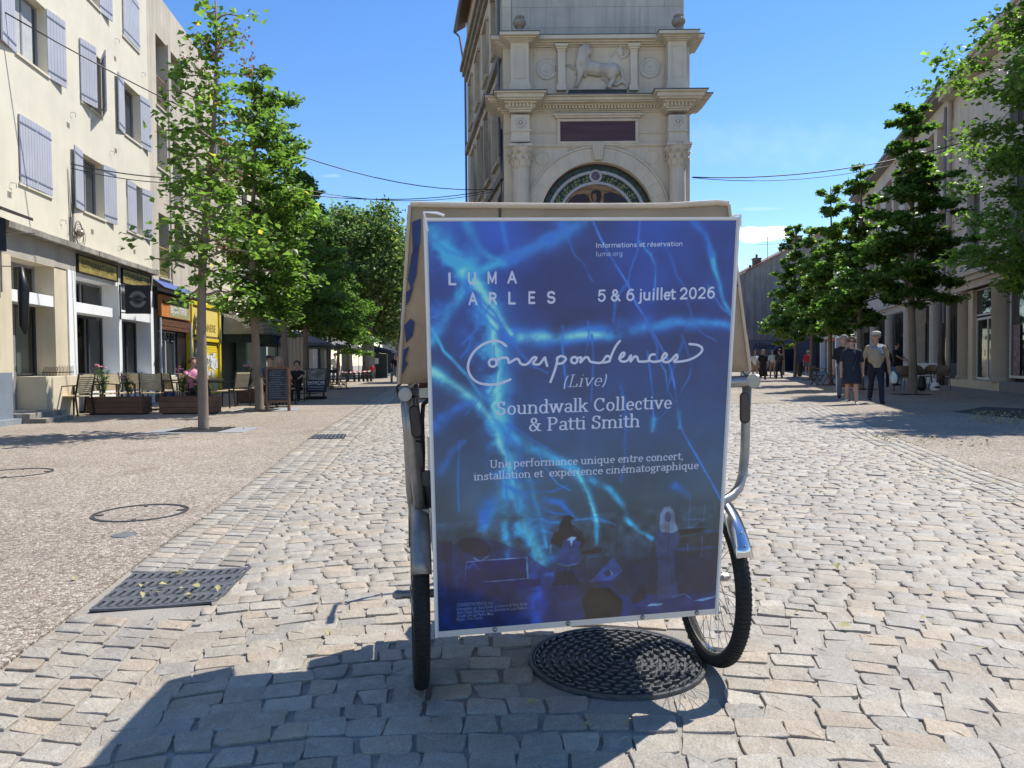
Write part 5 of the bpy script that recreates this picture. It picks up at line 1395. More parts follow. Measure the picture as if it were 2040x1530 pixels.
m = MB(); m.poly([FL.L(A, a, -.415, z) for a, z in ((14.98, 1.45), (15.15, 1.45), (15.15, 1.78), (14.98, 1.78))]); m.build('notice', flat_white, d_)
m = MB(); FL.box(m, A, 17.52, 22.14, -.5, .0, 0, .86); m.build('stall_riser', white_p, A)
m = MB(); FL.box(m, A, 15.72, 17.15, -.5, .18, 0, .90); m.build('low_wall', beige_p, A, bevel=.01)
m = MB(); FL.box(m, A, 14.3, 15.75, -.4, .55, 0, .2); FL.box(m, A, 14.3, 15.4, .55, .85, 0, .10); m.build('doorstep', conc_m, A, bevel=.01)
# wrought spikes over the low wall
m = MB(); FL.box(m, A, 15.75, 17.12, .08, .10, .97, .99)
for k in range(22):
    s_ = 15.78 + k * .063; p = FL.L(A, s_, .09, .90)
    if k < 10: m.tube([p, p + Vector((0, 0, .1)), p + Vector((.04, 0, .16)), p + Vector((.08, 0, .2))], .007, 5)
    else: m.tube([p, p + Vector((0, 0, .2 + .03 * (k % 2)))], .006, 5)
m.build('wrought_iron_guard', black_m, A)
# interior room behind the shop glass
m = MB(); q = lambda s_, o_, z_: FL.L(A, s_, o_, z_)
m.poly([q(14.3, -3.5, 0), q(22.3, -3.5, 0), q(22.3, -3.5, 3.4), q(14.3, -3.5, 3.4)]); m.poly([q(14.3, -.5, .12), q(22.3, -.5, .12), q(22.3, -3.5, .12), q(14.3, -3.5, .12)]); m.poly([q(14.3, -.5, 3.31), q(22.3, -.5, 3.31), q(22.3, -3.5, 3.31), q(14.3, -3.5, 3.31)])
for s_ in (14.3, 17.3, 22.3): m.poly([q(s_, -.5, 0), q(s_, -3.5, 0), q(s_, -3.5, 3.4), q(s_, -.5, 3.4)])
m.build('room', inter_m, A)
m = MB()
for k in range(24):
    s_ = 15.80 + k * .033; m.poly([q(s_, -.60 + .02 * (k % 2), .95), q(s_ + .033, -.60 + .02 * ((k + 1) % 2), .95), q(s_ + .033, -.60 + .02 * ((k + 1) % 2), 2.4), q(s_, -.60 + .02 * (k % 2), 2.4)])
m.build('curtain', curt_m, A)
m = MB(); m.poly([q(18.1, -1.5, 1.5), q(18.6, -1.5, 1.5), q(18.6, -1.5, 2.1), q(18.1, -1.5, 2.1)]); m.build('framed_picture', mat('dim picture', (0.10, 0.05, 0.035), .6, .5, 3), A)
# body of the building behind the shops
m = MB(); FL.box(m, A, 8.0, 22.36, -9, -3.6, 0, 3.9); m.build('rear_block', cream_r, A)
# dark shop at the corner
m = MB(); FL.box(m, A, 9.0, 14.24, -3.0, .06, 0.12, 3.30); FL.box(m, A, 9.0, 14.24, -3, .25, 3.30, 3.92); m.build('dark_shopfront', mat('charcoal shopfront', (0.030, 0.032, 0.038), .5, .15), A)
m = MB(); FL.box(m, A, 9.0, 14.22, .06, .30, 0.12, 1.0); m.build('bulkhead', mat('blue grey bulkhead', (0.20, 0.23, 0.27), .6, .1), A)
m = MB(); FL.box(m, A, 9.0, 14.4, .0, .42, 0, .12); m.build('plinth', mat('grey plinth', (0.25, 0.27, 0.29), .7, .12), A)
m = MB(); FL.box(m, A, 9.0, 14.24, .06, .12, 2.42, 3.05); sg = m.build('sign_board', mat('dark slate sign', (0.05, 0.065, 0.09), .4, .1), A)
text_obj('letter', 'e', flat_white, sg, frame_M(FL.L(A, 13.93, .126, 2.62), FL.L(A, 14, 0, 0) - FL.L(A, 13, 0, 0), (0, 0, 1)), width=.17, bold=.02)
m = MB()
for k in range(5):
    s_ = 9.0 + k * 1.1; m.add([FL.L(A, s_, -.2, 4.30), FL.L(A, s_ + 1.08, -.2, 4.30), FL.L(A, s_ + 1.08, .62, 3.98), FL.L(A, s_, .62, 3.98), FL.L(A, s_, -.2, 4.24), FL.L(A, s_ + 1.08, -.2, 4.24), FL.L(A, s_ + 1.08, .62, 3.92), FL.L(A, s_, .62, 3.92)], [(0, 1, 2, 3), (4, 5, 6, 7), (3, 2, 6, 7), (0, 3, 7, 4), (1, 2, 6, 5)])
m.build('canopy', mat('dark canopy slats', (0.05, 0.035, 0.033), .6, .3), A)
# gold signs
for sa, sb in ((17.58, 19.76), (20.1, 22.1)):
    nr = FL.root('fascia_sign', 'gold RESTAURANT fascia sign over the first white shopfront' if sa < 18 else 'gold fascia sign partly behind the square black hanging sign', 'sign', sa, 'gold signs over the restaurant')
    nr.location.z = 3.33
    m = MB(); FL.box(m, nr, sa, sb, .002, .045, 0, .40); m.build('panel', gold_m, nr)
    m = MB(); e_ = .03
    for a0, a1, z0, z1 in ((sa, sb, .385, .415), (sa, sb, -.015, .015), (sa - .01, sa + .02, -.015, .415), (sb - .02, sb + .01, -.015, .415)): FL.box(m, nr, a0, a1, .001, .06, z0, z1)
    m.build('frame', black_m, nr)
    dirx = FL.L(nr, 1, 0, 0) - FL.L(nr, 0, 0, 0)
    text_obj('lettering', 'RESTAURANT' if sa < 18 else 'CUISINE', mat('dark gold lettering', (0.10, 0.08, 0.035), .5, .1), nr, frame_M(FL.L(nr, sa + .15, .049, .14), dirx, (0, 0, 1)), width=1.25, height=.17, bold=.01)
    text_obj('lettering', 'BAR' if sa < 18 else 'TABLE', MATS['dark gold lettering'], nr, frame_M(FL.L(nr, sa + 1.55, .049, .14), dirx, (0, 0, 1)), width=.40, height=.17, bold=.01)
# square hanging sign, faces along the street
hs = FL.root('hanging_sign', 'square black hanging sign with pale sunburst emblem, on the pier between the two shopfronts', 'sign', 19.95)
m = MB(); FL.box(m, hs, 19.93, 19.985, .16, .80, 2.50, 3.26); pn = m.build('panel', mat('near black sign panel', (0.012, 0.014, 0.022), .45, .2), hs, bevel=.006)
m = MB(); m.tube([FL.L(hs, 19.955, 0, 3.24), FL.L(hs, 19.955, .80, 3.24)], .014, 8); m.tube([FL.L(hs, 19.955, 0, 2.53), FL.L(hs, 19.955, .2, 2.53)], .014, 8); m.tube([FL.L(hs, 19.955, .03, 2.35), FL.L(hs, 19.955, .03, 3.28)], .018, 8); m.build('bracket', black_m, hs)
emb = mat('pale emblem ink', (0.16, 0.17, 0.18), .6, .1)
Mx = frame_M(FL.L(hs, 19.926, .48, 2.88), -(FL.L(hs, 0, 0, 0) - FL.L(hs, 0, 1, 0)), (0, 0, 1))
m = MB(); nT = 44; pts = []
for sgn in (1, -1):
    outer = []; inner = []
    for k in range(nT // 2 + 1):
        a = rad(14) + (PI - rad(28)) * k / (nT // 2); R = .215 + (.018 if k % 2 else -.008)
        outer.append((R * math.cos(a), sgn * R * math.sin(a))); inner.append((.135 * math.cos(a), sgn * (.135 * math.sin(a) + .0)))
    n_ = len(outer)
    m.add([Mx @ Vector((x, y, 0)) for x, y in outer + inner], [(i, i + 1, n_ + i + 1, n_ + i) for i in range(n_ - 1)])
    m.add([Mx @ Vector((.118 * math.cos(rad(30) + rad(120) * k / 10) * q_, sgn * .118 * math.sin(rad(30) + rad(120) * k / 10) * q_, 0)) for q_ in (1, .9) for k in range(11)], [(i, i + 1, 12 + i, 11 + i) for i in range(10)])
m.build('emblem', emb, pn)
text_obj('lettering', 'LA CUISINE', emb, pn, Mx @ Matrix.Translation((-.14, -.012, .0)), width=.28, height=.032, bold=.005)
# corner bracket with a furled dark banner
t = FL.root('furled_banner', 'black furled banner hanging from a wall bracket beside the dark corner shop', 'banner', 14.45)
m = MB(); m.tube([FL.L(t, 14.45, .03, 2.55), FL.L(t, 14.45, .03, 3.75)], .016, 8); m.tube([FL.L(t, 14.45, .02, 3.7), FL.L(t, 14.55, .62, 3.7)], .012, 8); m.tube([FL.L(t, 14.45, .02, 3.05), FL.L(t, 14.55, .55, 3.05)], .010, 8); m.build('bracket', alu_m, t)
m = MB(); m.tube([FL.L(t, 14.50, .36, 3.04), FL.L(t, 14.50, .40, 2.6), FL.L(t, 14.50, .38, 1.9), FL.L(t, 14.50, .40, 1.74)], [.05, .10, .085, .03], 10); m.build('cloth', black_m, t, smooth='all')
# junction lamp and cable tangle
t = FL.root('wall_lamp', 'small globe lamp with tangled cables on the cream wall above the ledge', 'lamp', 17.5)
m = MB(); FL.box(m, t, 17.30, 17.36, 0, .05, 3.95, 4.55); m.build('junction_plate', conc_m, t)
m = MB(); m.ball(FL.L(t, 17.56, .12, 4.22), .085, 14); m.build('globe', mat('brass globe', (0.45, 0.33, 0.25), .25, .1, metal=.3), t, smooth='all')
m = MB(); rc = random.Random(8)
for k in range(5):
    c = FL.L(t, 17.55 + rc.uniform(-.06, .08), .10, 4.22 + rc.uniform(-.12, .1)); R = rc.uniform(.16, .26)
    m.tube([c + Vector((R * math.cos(a), 0, R * 1.1 * math.sin(a))) for a in [2 * PI * q_ / 18 for q_ in range(18)]], .006, 5, closed=True)
m.build('coiled_cable', black_m, t, smooth='all')
m = MB()
for ds in (0, .05, .12, -.16): m.tube([FL.L(t, 17.35 + ds, .03, 4.1), FL.L(t, 17.4 + ds * .3, .04, 4.9), FL.L(t, 17.34, .05, 5.72)], .006, 5)
m.build('drop_cables', black_m, t, smooth='all')

# ---------------------------------------------------------------- B: weathered block with paired tall windows
B = FL.root('apartment_building', 'grey stained cream block with paired tall windows and railings, beside the shuttered block', 'building', 22.36)
hb = [(23.06, 24.0, 9.1, 11.25, 1), (24.27, 25.3, 9.9, 11.25, 0), (26.84, 27.8, 9.7, 11.0, 0), (23.0, 23.9, 7.2, 8.5, 2), (24.25, 25.3, 6.38, 8.45, 3), (26.8, 27.8, 7.05, 8.4, 2), (23.0, 23.9, 3.85, 5.8, 4), (24.27, 25.3, 4.5, 5.8, 0), (26.8, 27.8, 4.4, 5.8, 0)]
m = MB(); FL.wall(m, B, 22.36, 29.2, 3.5, 12.55, [h[:4] + (.4,) for h in hb])
m.poly([FL.L(B, 22.36, 0, 3.5), FL.L(B, 22.36, -9, 3.5), FL.L(B, 22.36, -9, 12.55), FL.L(B, 22.36, 0, 12.55)]); m.poly([FL.L(B, 29.2, 0, 3.5), FL.L(B, 29.2, -9, 3.5), FL.L(B, 29.2, -9, 12.55), FL.L(B, 29.2, 0, 12.55)])
m.poly([FL.L(B, 22.36, 0, 12.55), FL.L(B, 29.2, 0, 12.55), FL.L(B, 29.2, -9, 12.55), FL.L(B, 22.36, -9, 12.55)])
m.build('wall', grey_r, B)
for sa, sb, za, zb_, k in hb:
    w_ = FL.window(B, sa, sb, za, zb_, -.30, gfr_m, glass_d, 1 if k != 4 else 0, blind=(.62 if k == 2 else .5 if k == 3 else .95 if k in (0,) and sa > 26 else None), blind_m=blind_w)
    m = MB(); FL.box(m, B, sa - .06, sb + .06, -.28, .04, za - .06, za - .003); m.build('sill', grey_r, B)
    if k in (1, 3, 4): FL.railing(B, sa + .02, sb - .02, za + .05, za + .95, -.06, rust_m if k == 1 else rail_m if k == 3 else mat('yellow railing', (.45, .38, .12), .6, .2))
m = MB(); FL.box(m, B, 24.02, 24.25, -.001, .05, 3.6, 11.3); m.build('rib', grey_r, B)
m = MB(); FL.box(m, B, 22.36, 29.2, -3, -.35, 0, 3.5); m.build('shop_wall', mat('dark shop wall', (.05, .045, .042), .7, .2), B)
m = MB(); FL.box(m, B, 22.37, 22.78, -.35, 0.0, 0, 3.5); m.build('pier', black_m, B)
m = MB(); FL.box(m, B, 22.80, 25.5, -.3, .10, 2.62, 3.28); sg = m.build('sign_board', orange_m, B)
dirx = FL.L(B, 1, 0, 0) - FL.L(B, 0, 0, 0)
text_obj('lettering', 'Bijoux', mat('brown lettering', (.12, .03, .01), .6, .1), sg, frame_M(FL.L(B, 22.9, .106, 2.98), dirx, (0, 0, 1)), width=.55, bold=.02)
m = MB(); m.poly([FL.L(B, a, .104, z) for a, z in ((23.5, 2.64), (25.48, 2.64), (25.48, 3.26), (23.5, 3.26))]); m.build('olive_panel', mat('olive sign panel', (.36, .34, .18), .5, .1), sg)
text_obj('lettering', 'DEPOT VENTE', black_m, sg, frame_M(FL.L(B, 23.6, .108, 3.06), dirx, (0, 0, 1)), width=1.4, bold=.02)
text_obj('lettering', 'BIJOUTERIE', flat_white, sg, frame_M(FL.L(B, 23.6, .108, 2.78), dirx, (0, 0, 1)), width=1.5, bold=.02)
for k in range(3):
    m = MB(); FL.box(m, B, 22.8, 25.5, -.3, .06 + .01 * (k % 2), 2.22 + k * .13, 2.343 + k * .13); m.build('board', wood_m, B)
wB = FL.window(B, 22.85, 25.5, .75, 2.2, -.12, wfr_m, glass_d, 2, fw=.05, name='shop_window')
text_obj('lettering', 'ACHAT OR', mat('grey window lettering', (.30, .30, .28), .6, .1), wB, frame_M(FL.L(B, 22.95, -.112, 1.88), dirx, (0, 0, 1)), width=1.7, height=.24, bold=.01)
m = MB(); FL.box(m, B, 22.8, 25.5, -.3, .0, 0, .74); m.build('stall_riser', beige_p, B)
m = MB(); FL.box(m, B, 24.6, 25.4, -.1, -.05, .8, 2.18); m.build('dark_panel', mat('black maroon panel', (.02, .012, .016), .4, .1), B)
m = MB(); m.tube([FL.L(B, 25.56, .10, 0), FL.L(B, 25.56, .10, 2.55)], .035, 10); m.tube([FL.L(B, 22.82, .05, 0.1), FL.L(B, 22.82, .05, 2.6)], .03, 8); m.build('white_post', white_p, B, smooth=True)
m = MB(); m.add([FL.L(B, 22.4, 0, 3.72), FL.L(B, 25.5, 0, 3.72), FL.L(B, 25.5, .35, 3.46), FL.L(B, 22.4, .35, 3.46)], [(0, 1, 2, 3)]); m.build('blue_awning', blue_b, B)
# yellow shop with slatted shutter
yb = FL.root('yellow_shopfront', 'bright yellow shopfront with closed slatted roller shutter covered in white graffiti', 'shopfront', 25.62)
m = MB()
FL.box(m, yb, 25.62, 25.72, -.1, .12, 0, 3.35); FL.box(m, yb, 28.95, 29.1, -.1, .12, 0, 3.35); FL.box(m, yb, 25.72, 28.95, -.1, .11, 3.22, 3.35); FL.box(m, yb, 25.72, 28.95, -.1, .11, 1.98, 2.10); m.build('surround', yel_m, yb, bevel=.004)
m = MB(); FL.box(m, yb, 25.72, 28.95, -.1, .06, 2.18, 3.22); sgn_ = m.build('sign_board', yelp_m, yb)
text_obj('lettering', 'CORDONNERIE', mat('ochre lettering', (.35, .24, .05), .6, .1), sgn_, frame_M(FL.L(yb, 25.9, .066, 2.35), FL.L(yb, 1, 0, 0) - FL.L(yb, 0, 0, 0), (0, 0, 1)), width=2.7, height=.28, bold=.01)
m = MB(); FL.box(m, yb, 25.72, 28.95, -.1, .09, 2.10, 2.18); m.build('dark_band', mat('brown band', (.12, .08, .05), .6, .1), yb)
m = MB(); nS = 22
for k in range(nS): z0 = .02 + k * 1.94 / nS; FL.box(m, yb, 26.75, 28.9, -.05, .03 + .006 * (k % 2), z0, z0 + 1.94 / nS - .012)
rs = m.build('roller_shutter', yel_m, yb); stuff(rs)
m = MB(); FL.box(m, yb, 25.75, 26.70, -.06, .0, .02, 1.97); m.build('side_window', mat('poster covered glass', (.22, .25, .27), .4, .5, 3), yb)
gr = MB(); rg = random.Random(4)
gw = mat('white graffiti', (.66, .68, .70), .6, .1)
for k in range(34):
    s_ = rg.uniform(26.85, 28.6); z_ = rg.uniform(.25, 1.55); w_, h_ = rg.uniform(.12, .3), rg.uniform(.08, .26)
    a = [(s_ + w_ * math.cos(t_ * PI / 4) * rg.uniform(.6, 1.1), z_ + h_ * math.sin(t_ * PI / 4) * rg.uniform(.6, 1.1)) for t_ in range(8)]
    gr.poly([FL.L(yb, p[0], .0405 + k * .0004, p[1]) for p in a])
g_ = gr.build('graffiti', gw, rs)
m = MB()
for k in range(16):
    s_ = rg.uniform(26.9, 28.6); z_ = rg.uniform(.4, 1.5); P_ = [(s_ + rg.uniform(-.2, .2), z_ + rg.uniform(-.2, .2)) for _ in range(4)]
    m.tube([FL.L(yb, p[0], .060, p[1]) for p in P_], .007, 4)
m.build('graffiti', mat('blue black tag paint', (.05, .06, .12), .6, .1), rs)
t = FL.root('wall_lantern', 'grey conical lamp on a bracket above the yellow shopfront', 'lamp', 29.3)
t.location.z = 3.1
m = MB(); m.lathe([(.02, .24), (.05, .2), (.19, 0), (.17, 0), (.04, .18)], 16, FL.L(t, 29.3, .6, 0.0)); m.build('shade', alu_m, t, smooth=True)
m = MB(); m.tube([FL.L(t, 29.3, 0, .3), FL.L(t, 29.3, .6, .26)], .015, 6); m.build('arm', black_m, t)

# ---------------------------------------------------------------- C and D farther down the left side
Cb = FL.root('apartment_building', 'lower pale cream building behind the tree crowns, with awning cafe below', 'building', 29.2)
hc = [(s_, s_ + 1.0, z_, z_ + 1.7) for z_ in (4.6, 7.4) for s_ in (30.6, 33.2, 36.0, 38.8, 41.4)]
m = MB(); FL.wall(m, Cb, 29.2, 43.5, 3.2, 9.9, [h + (.3,) for h in hc]); m.poly([FL.L(Cb, 43.5, 0, 0), FL.L(Cb, 43.5, -9, 0), FL.L(Cb, 43.5, -9, 9.9), FL.L(Cb, 43.5, 0, 9.9)]); m.build('wall', cream_r, Cb)
for h in hc: FL.window(Cb, *h, -.2, dfr_m, glass_d, 1); FL.railing(Cb, h[0], h[1], h[2] + .03, h[2] + .85, -.05, rail_m)
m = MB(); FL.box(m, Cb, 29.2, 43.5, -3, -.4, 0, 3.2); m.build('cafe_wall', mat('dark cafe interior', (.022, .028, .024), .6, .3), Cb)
for s_ in (29.25, 33.4, 37.6, 42.0):
    m = MB(); FL.box(m, Cb, s_, s_ + .35, -.4, 0, 0, 3.2); m.build('pier', mat('pale green pier', (.34, .44, .38), .7, .1), Cb)
tile_m = mat('terracotta roof tiles', (0.34, 0.15, 0.09), .85, .3, 3, .6, 12)
m = MB()
for k in range(36):
    s_ = 29.2 + k * .4; m.add([FL.L(Cb, s_, .35, 9.85), FL.L(Cb, s_ + .36, .35, 9.85), FL.L(Cb, s_ + .36, -5, 11.3), FL.L(Cb, s_, -5, 11.3), FL.L(Cb, s_ + .18, .35, 9.95), FL.L(Cb, s_ + .18, -5, 11.4)], [(0, 4, 5, 3), (4, 1, 2, 5)])
m.build('roof', tile_m, Cb)
sg = FL.root('bar_sign', 'white painted RESTAURANT BAR sign on the pale wall, half hidden by leaves', 'sign', 32.2)
m = MB(); FL.box(m, sg, 32.2, 35.4, .0, .05, 4.1, 5.0); pn = m.build('panel', white_p, sg)
text_obj('lettering', 'RESTAURANT', black_m, pn, frame_M(FL.L(sg, 32.35, .056, 4.65), dirx, (0, 0, 1)), width=2.8, bold=.01)
text_obj('lettering', 'BAR CAFE', black_m, pn, frame_M(FL.L(sg, 32.6, .056, 4.25), dirx, (0, 0, 1)), width=1.6, bold=.01)
# quarter dome awning
aw = FL.root('dome_awning', 'beige striped quarter dome awning with dark green valance over the cafe', 'awning', 29.6)
beige_st = mat('beige awning cloth', (.42, .39, .30), .8, .08); green_st = mat('dark green awning stripe', (.035, .05, .04), .8, .1)
m = MB(); NA, NB_ = 30, 12; sL, sR_, zA, hA, oA = 29.7, 34.6, 2.35, 1.35, 1.7
for i in range(NB_ * 2):
    m.m = i % 2
    t0, t1 = i / (NB_ * 2), (i + 1) / (NB_ * 2)
    def aq(s_, t_): a = t_ * PI / 2; return FL.L(aw, s_, .05 + oA * math.sin(a), zA + hA * math.cos(a))
    m.poly([aq(sL + .9 * (1 - .0), t0), aq(sR_, t0), aq(sR_, t1), aq(sL + .9, t1)])
    # near end: fan
    for j in range(6):
        g0, g1 = j / 6, (j + 1) / 6
        def nq(g_, t_):
            a = t_ * PI / 2; k_ = math.sin(g_ * PI / 2); sh = math.cos(g_ * PI / 2)
            return FL.L(aw, sL + .9 - .9 * sh, .05 + oA * math.sin(a) * (k_ * .999 + .001), zA + hA * math.cos(a) * (k_ * .999 + .001))
        m.m = j % 2 if False else (i % 2)
        m.poly([nq(g0, t0), nq(g1, t0), nq(g1, t1), nq(g0, t1)])
m.build('cloth', [beige_st, mat('tan awning stripe', (.30, .27, .20), .8, .1)], aw)
m = MB(); m.m = 0
for i in range(40):
    s_ = sL + .3 + (sR_ - sL - .3) * i / 40; d = (sR_ - sL - .3) / 40
    m.add([FL.L(aw, s_, oA + .06, zA), FL.L(aw, s_ + d, oA + .06, zA), FL.L(aw, s_ + d, oA + .06, zA - .30), FL.L(aw, s_ + d / 2, oA + .06, zA - .38), FL.L(aw, s_, oA + .06, zA - .30)], [(0, 1, 2, 3, 4)])
m.poly([FL.L(aw, sL + .1, .1, zA), FL.L(aw, sL + .6, oA, zA), FL.L(aw, sL + .6, oA, zA - .34), FL.L(aw, sL + .1, .1, zA - .34)])
m.build('valance', green_st, aw)
m = MB()
for k in range(5):
    a = k / 4 * PI / 2; m.tube([FL.L(aw, sL, .06, zA + .01), FL.L(aw, sL + .9 * .55, .05 + oA * math.sin(a) * .62, zA + hA * math.cos(a) * .62), FL.L(aw, sL + .9, .05 + oA * math.sin(a) * 1.005, zA + hA * math.cos(a) * 1.005)], .018, 6)
m.build('ribs', mat('pale awning rib', (.50, .47, .38), .6, .1), aw)

Db = FL.root('apartment_building', 'distant cream house at the end of the left row, behind umbrellas', 'building', 43.5)
hd = [(s_, s_ + 1.0, z_, z_ + 1.6) for z_ in (4.4, 7.0) for s_ in (45, 48, 51, 54, 57)]
m = MB(); FL.wall(m, Db, 43.5, 60, 0, 9.0, [h + (.25,) for h in hd] + [(45.0, 47.6, 0.05, 2.7, .4), (49.5, 52.5, .05, 2.7, .4), (54.5, 58, .05, 2.7, .4)]); m.poly([FL.L(Db, 60, 0, 0), FL.L(Db, 60, -9, 0), FL.L(Db, 60, -9, 9), FL.L(Db, 60, 0, 9)]); m.build('wall', pale_r, Db)
for h in hd: FL.window(Db, *h, -.2, dfr_m, glass_d, 1)
for a, b2 in ((45, 47.6), (49.5, 52.5), (54.5, 58)): FL.window(Db, a, b2, .05, 2.7, -.3, dfr_m, glass_d, 2, name='shop_window')
m = MB(); m.poly([FL.L(Db, 43.5, .3, 8.95), FL.L(Db, 60, .3, 8.95), FL.L(Db, 60, -5, 10.6), FL.L(Db, 43.5, -5, 10.6)]); m.build('roof', tile_m, Db)

# ---------------------------------------------------------------- RIGHT SIDE
shade_r = mat('stone coloured render', (0.64, 0.565, 0.465), .9, .07, 1.0, .25, 50, streak=.35, streakcol=(0.26, 0.23, 0.19))
shade2 = mat('dark beige render', (0.44, 0.38, 0.31), .9, .08, 1.0, .25, 50, streak=.3, streakcol=(.24, .21, .18))
trim_m = mat('limestone trim', (0.56, 0.49, 0.40), .85, .12, 3, .3, 30)
terra_m = mat('terracotta blind', (0.27, 0.12, 0.10), .6, .08)
RA = FR.root('shop_building', 'stone coloured building with fluted balcony windows and glazed shops at the right edge', 'building', 20.0)
ha = [(28.4, 29.9, 4.35, 7.45), (24.2, 25.6, 4.35, 7.45), (21, 22.4, 4.35, 7.45), (28.5, 29.8, 8.5, 9.7), (24.3, 25.6, 8.5, 10.6), (21, 22.4, 8.5, 10.6)]
m = MB(); FR.wall(m, RA, 16.0, 31.75, 4.4, 11.6, [h + (.35,) for h in ha]); m.poly([FR.L(RA, 16, 0, 0), FR.L(RA, 16, -9, 0), FR.L(RA, 16, -9, 11.6), FR.L(RA, 16, 0, 11.6)]); m.build('wall', shade_r, RA)
for h in ha:
    FR.window(RA, *h, -.3, dfr_m, glass_d, 1, fw=.05)
    m = MB(); FR.box(m, RA, h[0] + .04, h[1] - .04, -.27, -.24, h[2] + (h[3] - h[2]) * .0 + .05, h[3] - .05); m.build('slatted_shutter', mat('dark bronze shutter', (.07, .062, .058), .6, .1), RA)
    if h[3] - h[2] > 2: FR.railing(RA, h[0] + .02, h[1] - .02, h[2] + .05, h[2] + 1.0, -.05, mat('brown railing', (.10, .055, .04), .6, .2), .12)
m = MB(); FR.box(m, RA, 16, 31.75, -.05, .30, 4.22, 4.40); FR.box(m, RA, 16, 31.75, -.05, .20, 4.02, 4.22); FR.box(m, RA, 16, 31.75, -.05, .08, 3.75, 4.02); m.build('cornice', trim_m, RA, bevel=.01)
m = MB(); FR.box(m, RA, 16, 31.75, -1, .55, 11.6, 11.78); FR.box(m, RA, 16, 31.75, -9, .65, 11.78, 11.95); m.build('eaves', trim_m, RA)
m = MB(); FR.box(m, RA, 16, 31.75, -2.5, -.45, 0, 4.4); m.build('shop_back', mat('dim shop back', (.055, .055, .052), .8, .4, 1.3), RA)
m = MB(); FR.box(m, RA, 22.0, 31.75, -.45, .10, 0, .30); m.build('plinth', beige_p, RA, bevel=.01)
m = MB(); FR.box(m, RA, 18.0, 25.7, -.45, .18, 0, .34); m.build('grey_step', mat('grey step stone', (.20, .20, .20), .8, .1), RA, bevel=.01)
for s_, r_ in ((26.4, .36), (30.6, .26)):
    m = MB(); c = FR.L(RA, s_, -.16, .30); m.lathe([(r_ + .06, 0), (r_ + .06, .1), (r_, .16), (r_, 3.3), (r_ + .05, 3.36), (r_ + .05, 3.45)], 26, c); m.build('column', shade2, RA, smooth=True)
w1 = FR.window(RA, 27.2, 29.7, .32, 2.65, -.30, wfr_m, glass_c, 1, fw=.09, name='glazed_door'); FR.window(RA, 27.0, 29.9, 2.72, 3.74, -.30, wfr_m, glass_d, 0, fw=.06)
m = MB(); FR.box(m, RA, 27.0, 27.18, -.35, -.18, .3, 3.74); m.build('door_jamb', beige_p, RA); m = MB(); FR.box(m, RA, 29.74, 30.3, -.35, -.18, .3, 3.74); m.build('door_jamb', beige_p, RA)
m = MB(); m.tube([FR.L(RA, 28.5, -.24, 1.2), FR.L(RA, 28.5, -.24, 1.45)], .012, 6); m.build('handle', black_m, w1)
for a, z_, w_, h_ in ((27.6, .9, .5, .6), (27.7, 1.6, .4, .3), (28.8, .8, .5, 1.0), (27.65, 2.0, .35, .25)):
    m = MB(); m.poly([FR.L(RA, a, -.36, z_), FR.L(RA, a + w_, -.36, z_), FR.L(RA, a + w_, -.36, z_ + h_), FR.L(RA, a, -.36, z_ + h_)]); m.build('poster', mat('black and white poster', (.28, .28, .27), .6, .9, 5), w1)
w2 = FR.window(RA, 18.5, 25.9, .45, 3.6, -.18, wfr_m, glass_d, 3, fw=.09, name='shop_window')
m = MB(); m.poly([FR.L(RA, a, -.172, z_) for a, z_ in ((21.5, .55), (24.5, .55), (24.5, 2.1), (21.5, 2.1))]); pz = m.build('window_poster', mat('purple black vinyl', (.035, .02, .03), .4, .2), w2)
m = MB()
for a0, a1, z0, z1 in ((22.9, 24.4, 1.28, 1.40), (22.9, 24.3, 1.10, 1.20), (23.6, 24.5, 1.9, 2.3)): m.poly([FR.L(RA, a0, -.168, z0), FR.L(RA, a1, -.168, z0), FR.L(RA, a1, -.168, z1), FR.L(RA, a0, -.168, z1)])
m.build('poster_lines', mat('mauve print', (.26, .22, .25), .6, .1), pz); 
m = MB(); m.poly([FR.L(RA, a, -.168, z_) for a, z_ in ((22.9, .64), (24.5, .64), (24.5, .84), (22.9, .84))]); lb = m.build('entry_label', mat('pale label', (.42, .42, .44), .6, .05), pz)
dxr = FR.L(RA, 0, 0, 0) - FR.L(RA, 1, 0, 0)
text_obj('lettering', 'ENTREE', black_m, lb, frame_M(FR.L(RA, 24.42, -.162, .68), dxr, (0, 0, 1)), width=1.4, height=.12, bold=.02)
m = MB(); m.poly([FR.L(RA, a, -.172, z_) for a, z_ in ((24.95, .55), (25.55, .55), (25.55, 2.2), (24.95, 2.2))]); m.build('side_poster', mat('pink grey poster', (.22, .14, .16), .6, .8, 6), w2)
dp = tag(MB().tube([FR.W(31.75, .12, .35), FR.W(31.75, .12, 11.6)], .09, 12).build('downpipe', shade2, smooth=True), 'thick beige downpipe running the full height between the two right hand buildings', 'downpipe')
dp = tag(MB().tube([FR.W(32.5, .10, .3), FR.W(32.5, .10, 11.6)], .06, 10).build('downpipe', mat('grey downpipe', (.2, .2, .21), .6, .1), smooth=True), 'thin grey downpipe just beyond the thick beige one', 'downpipe')

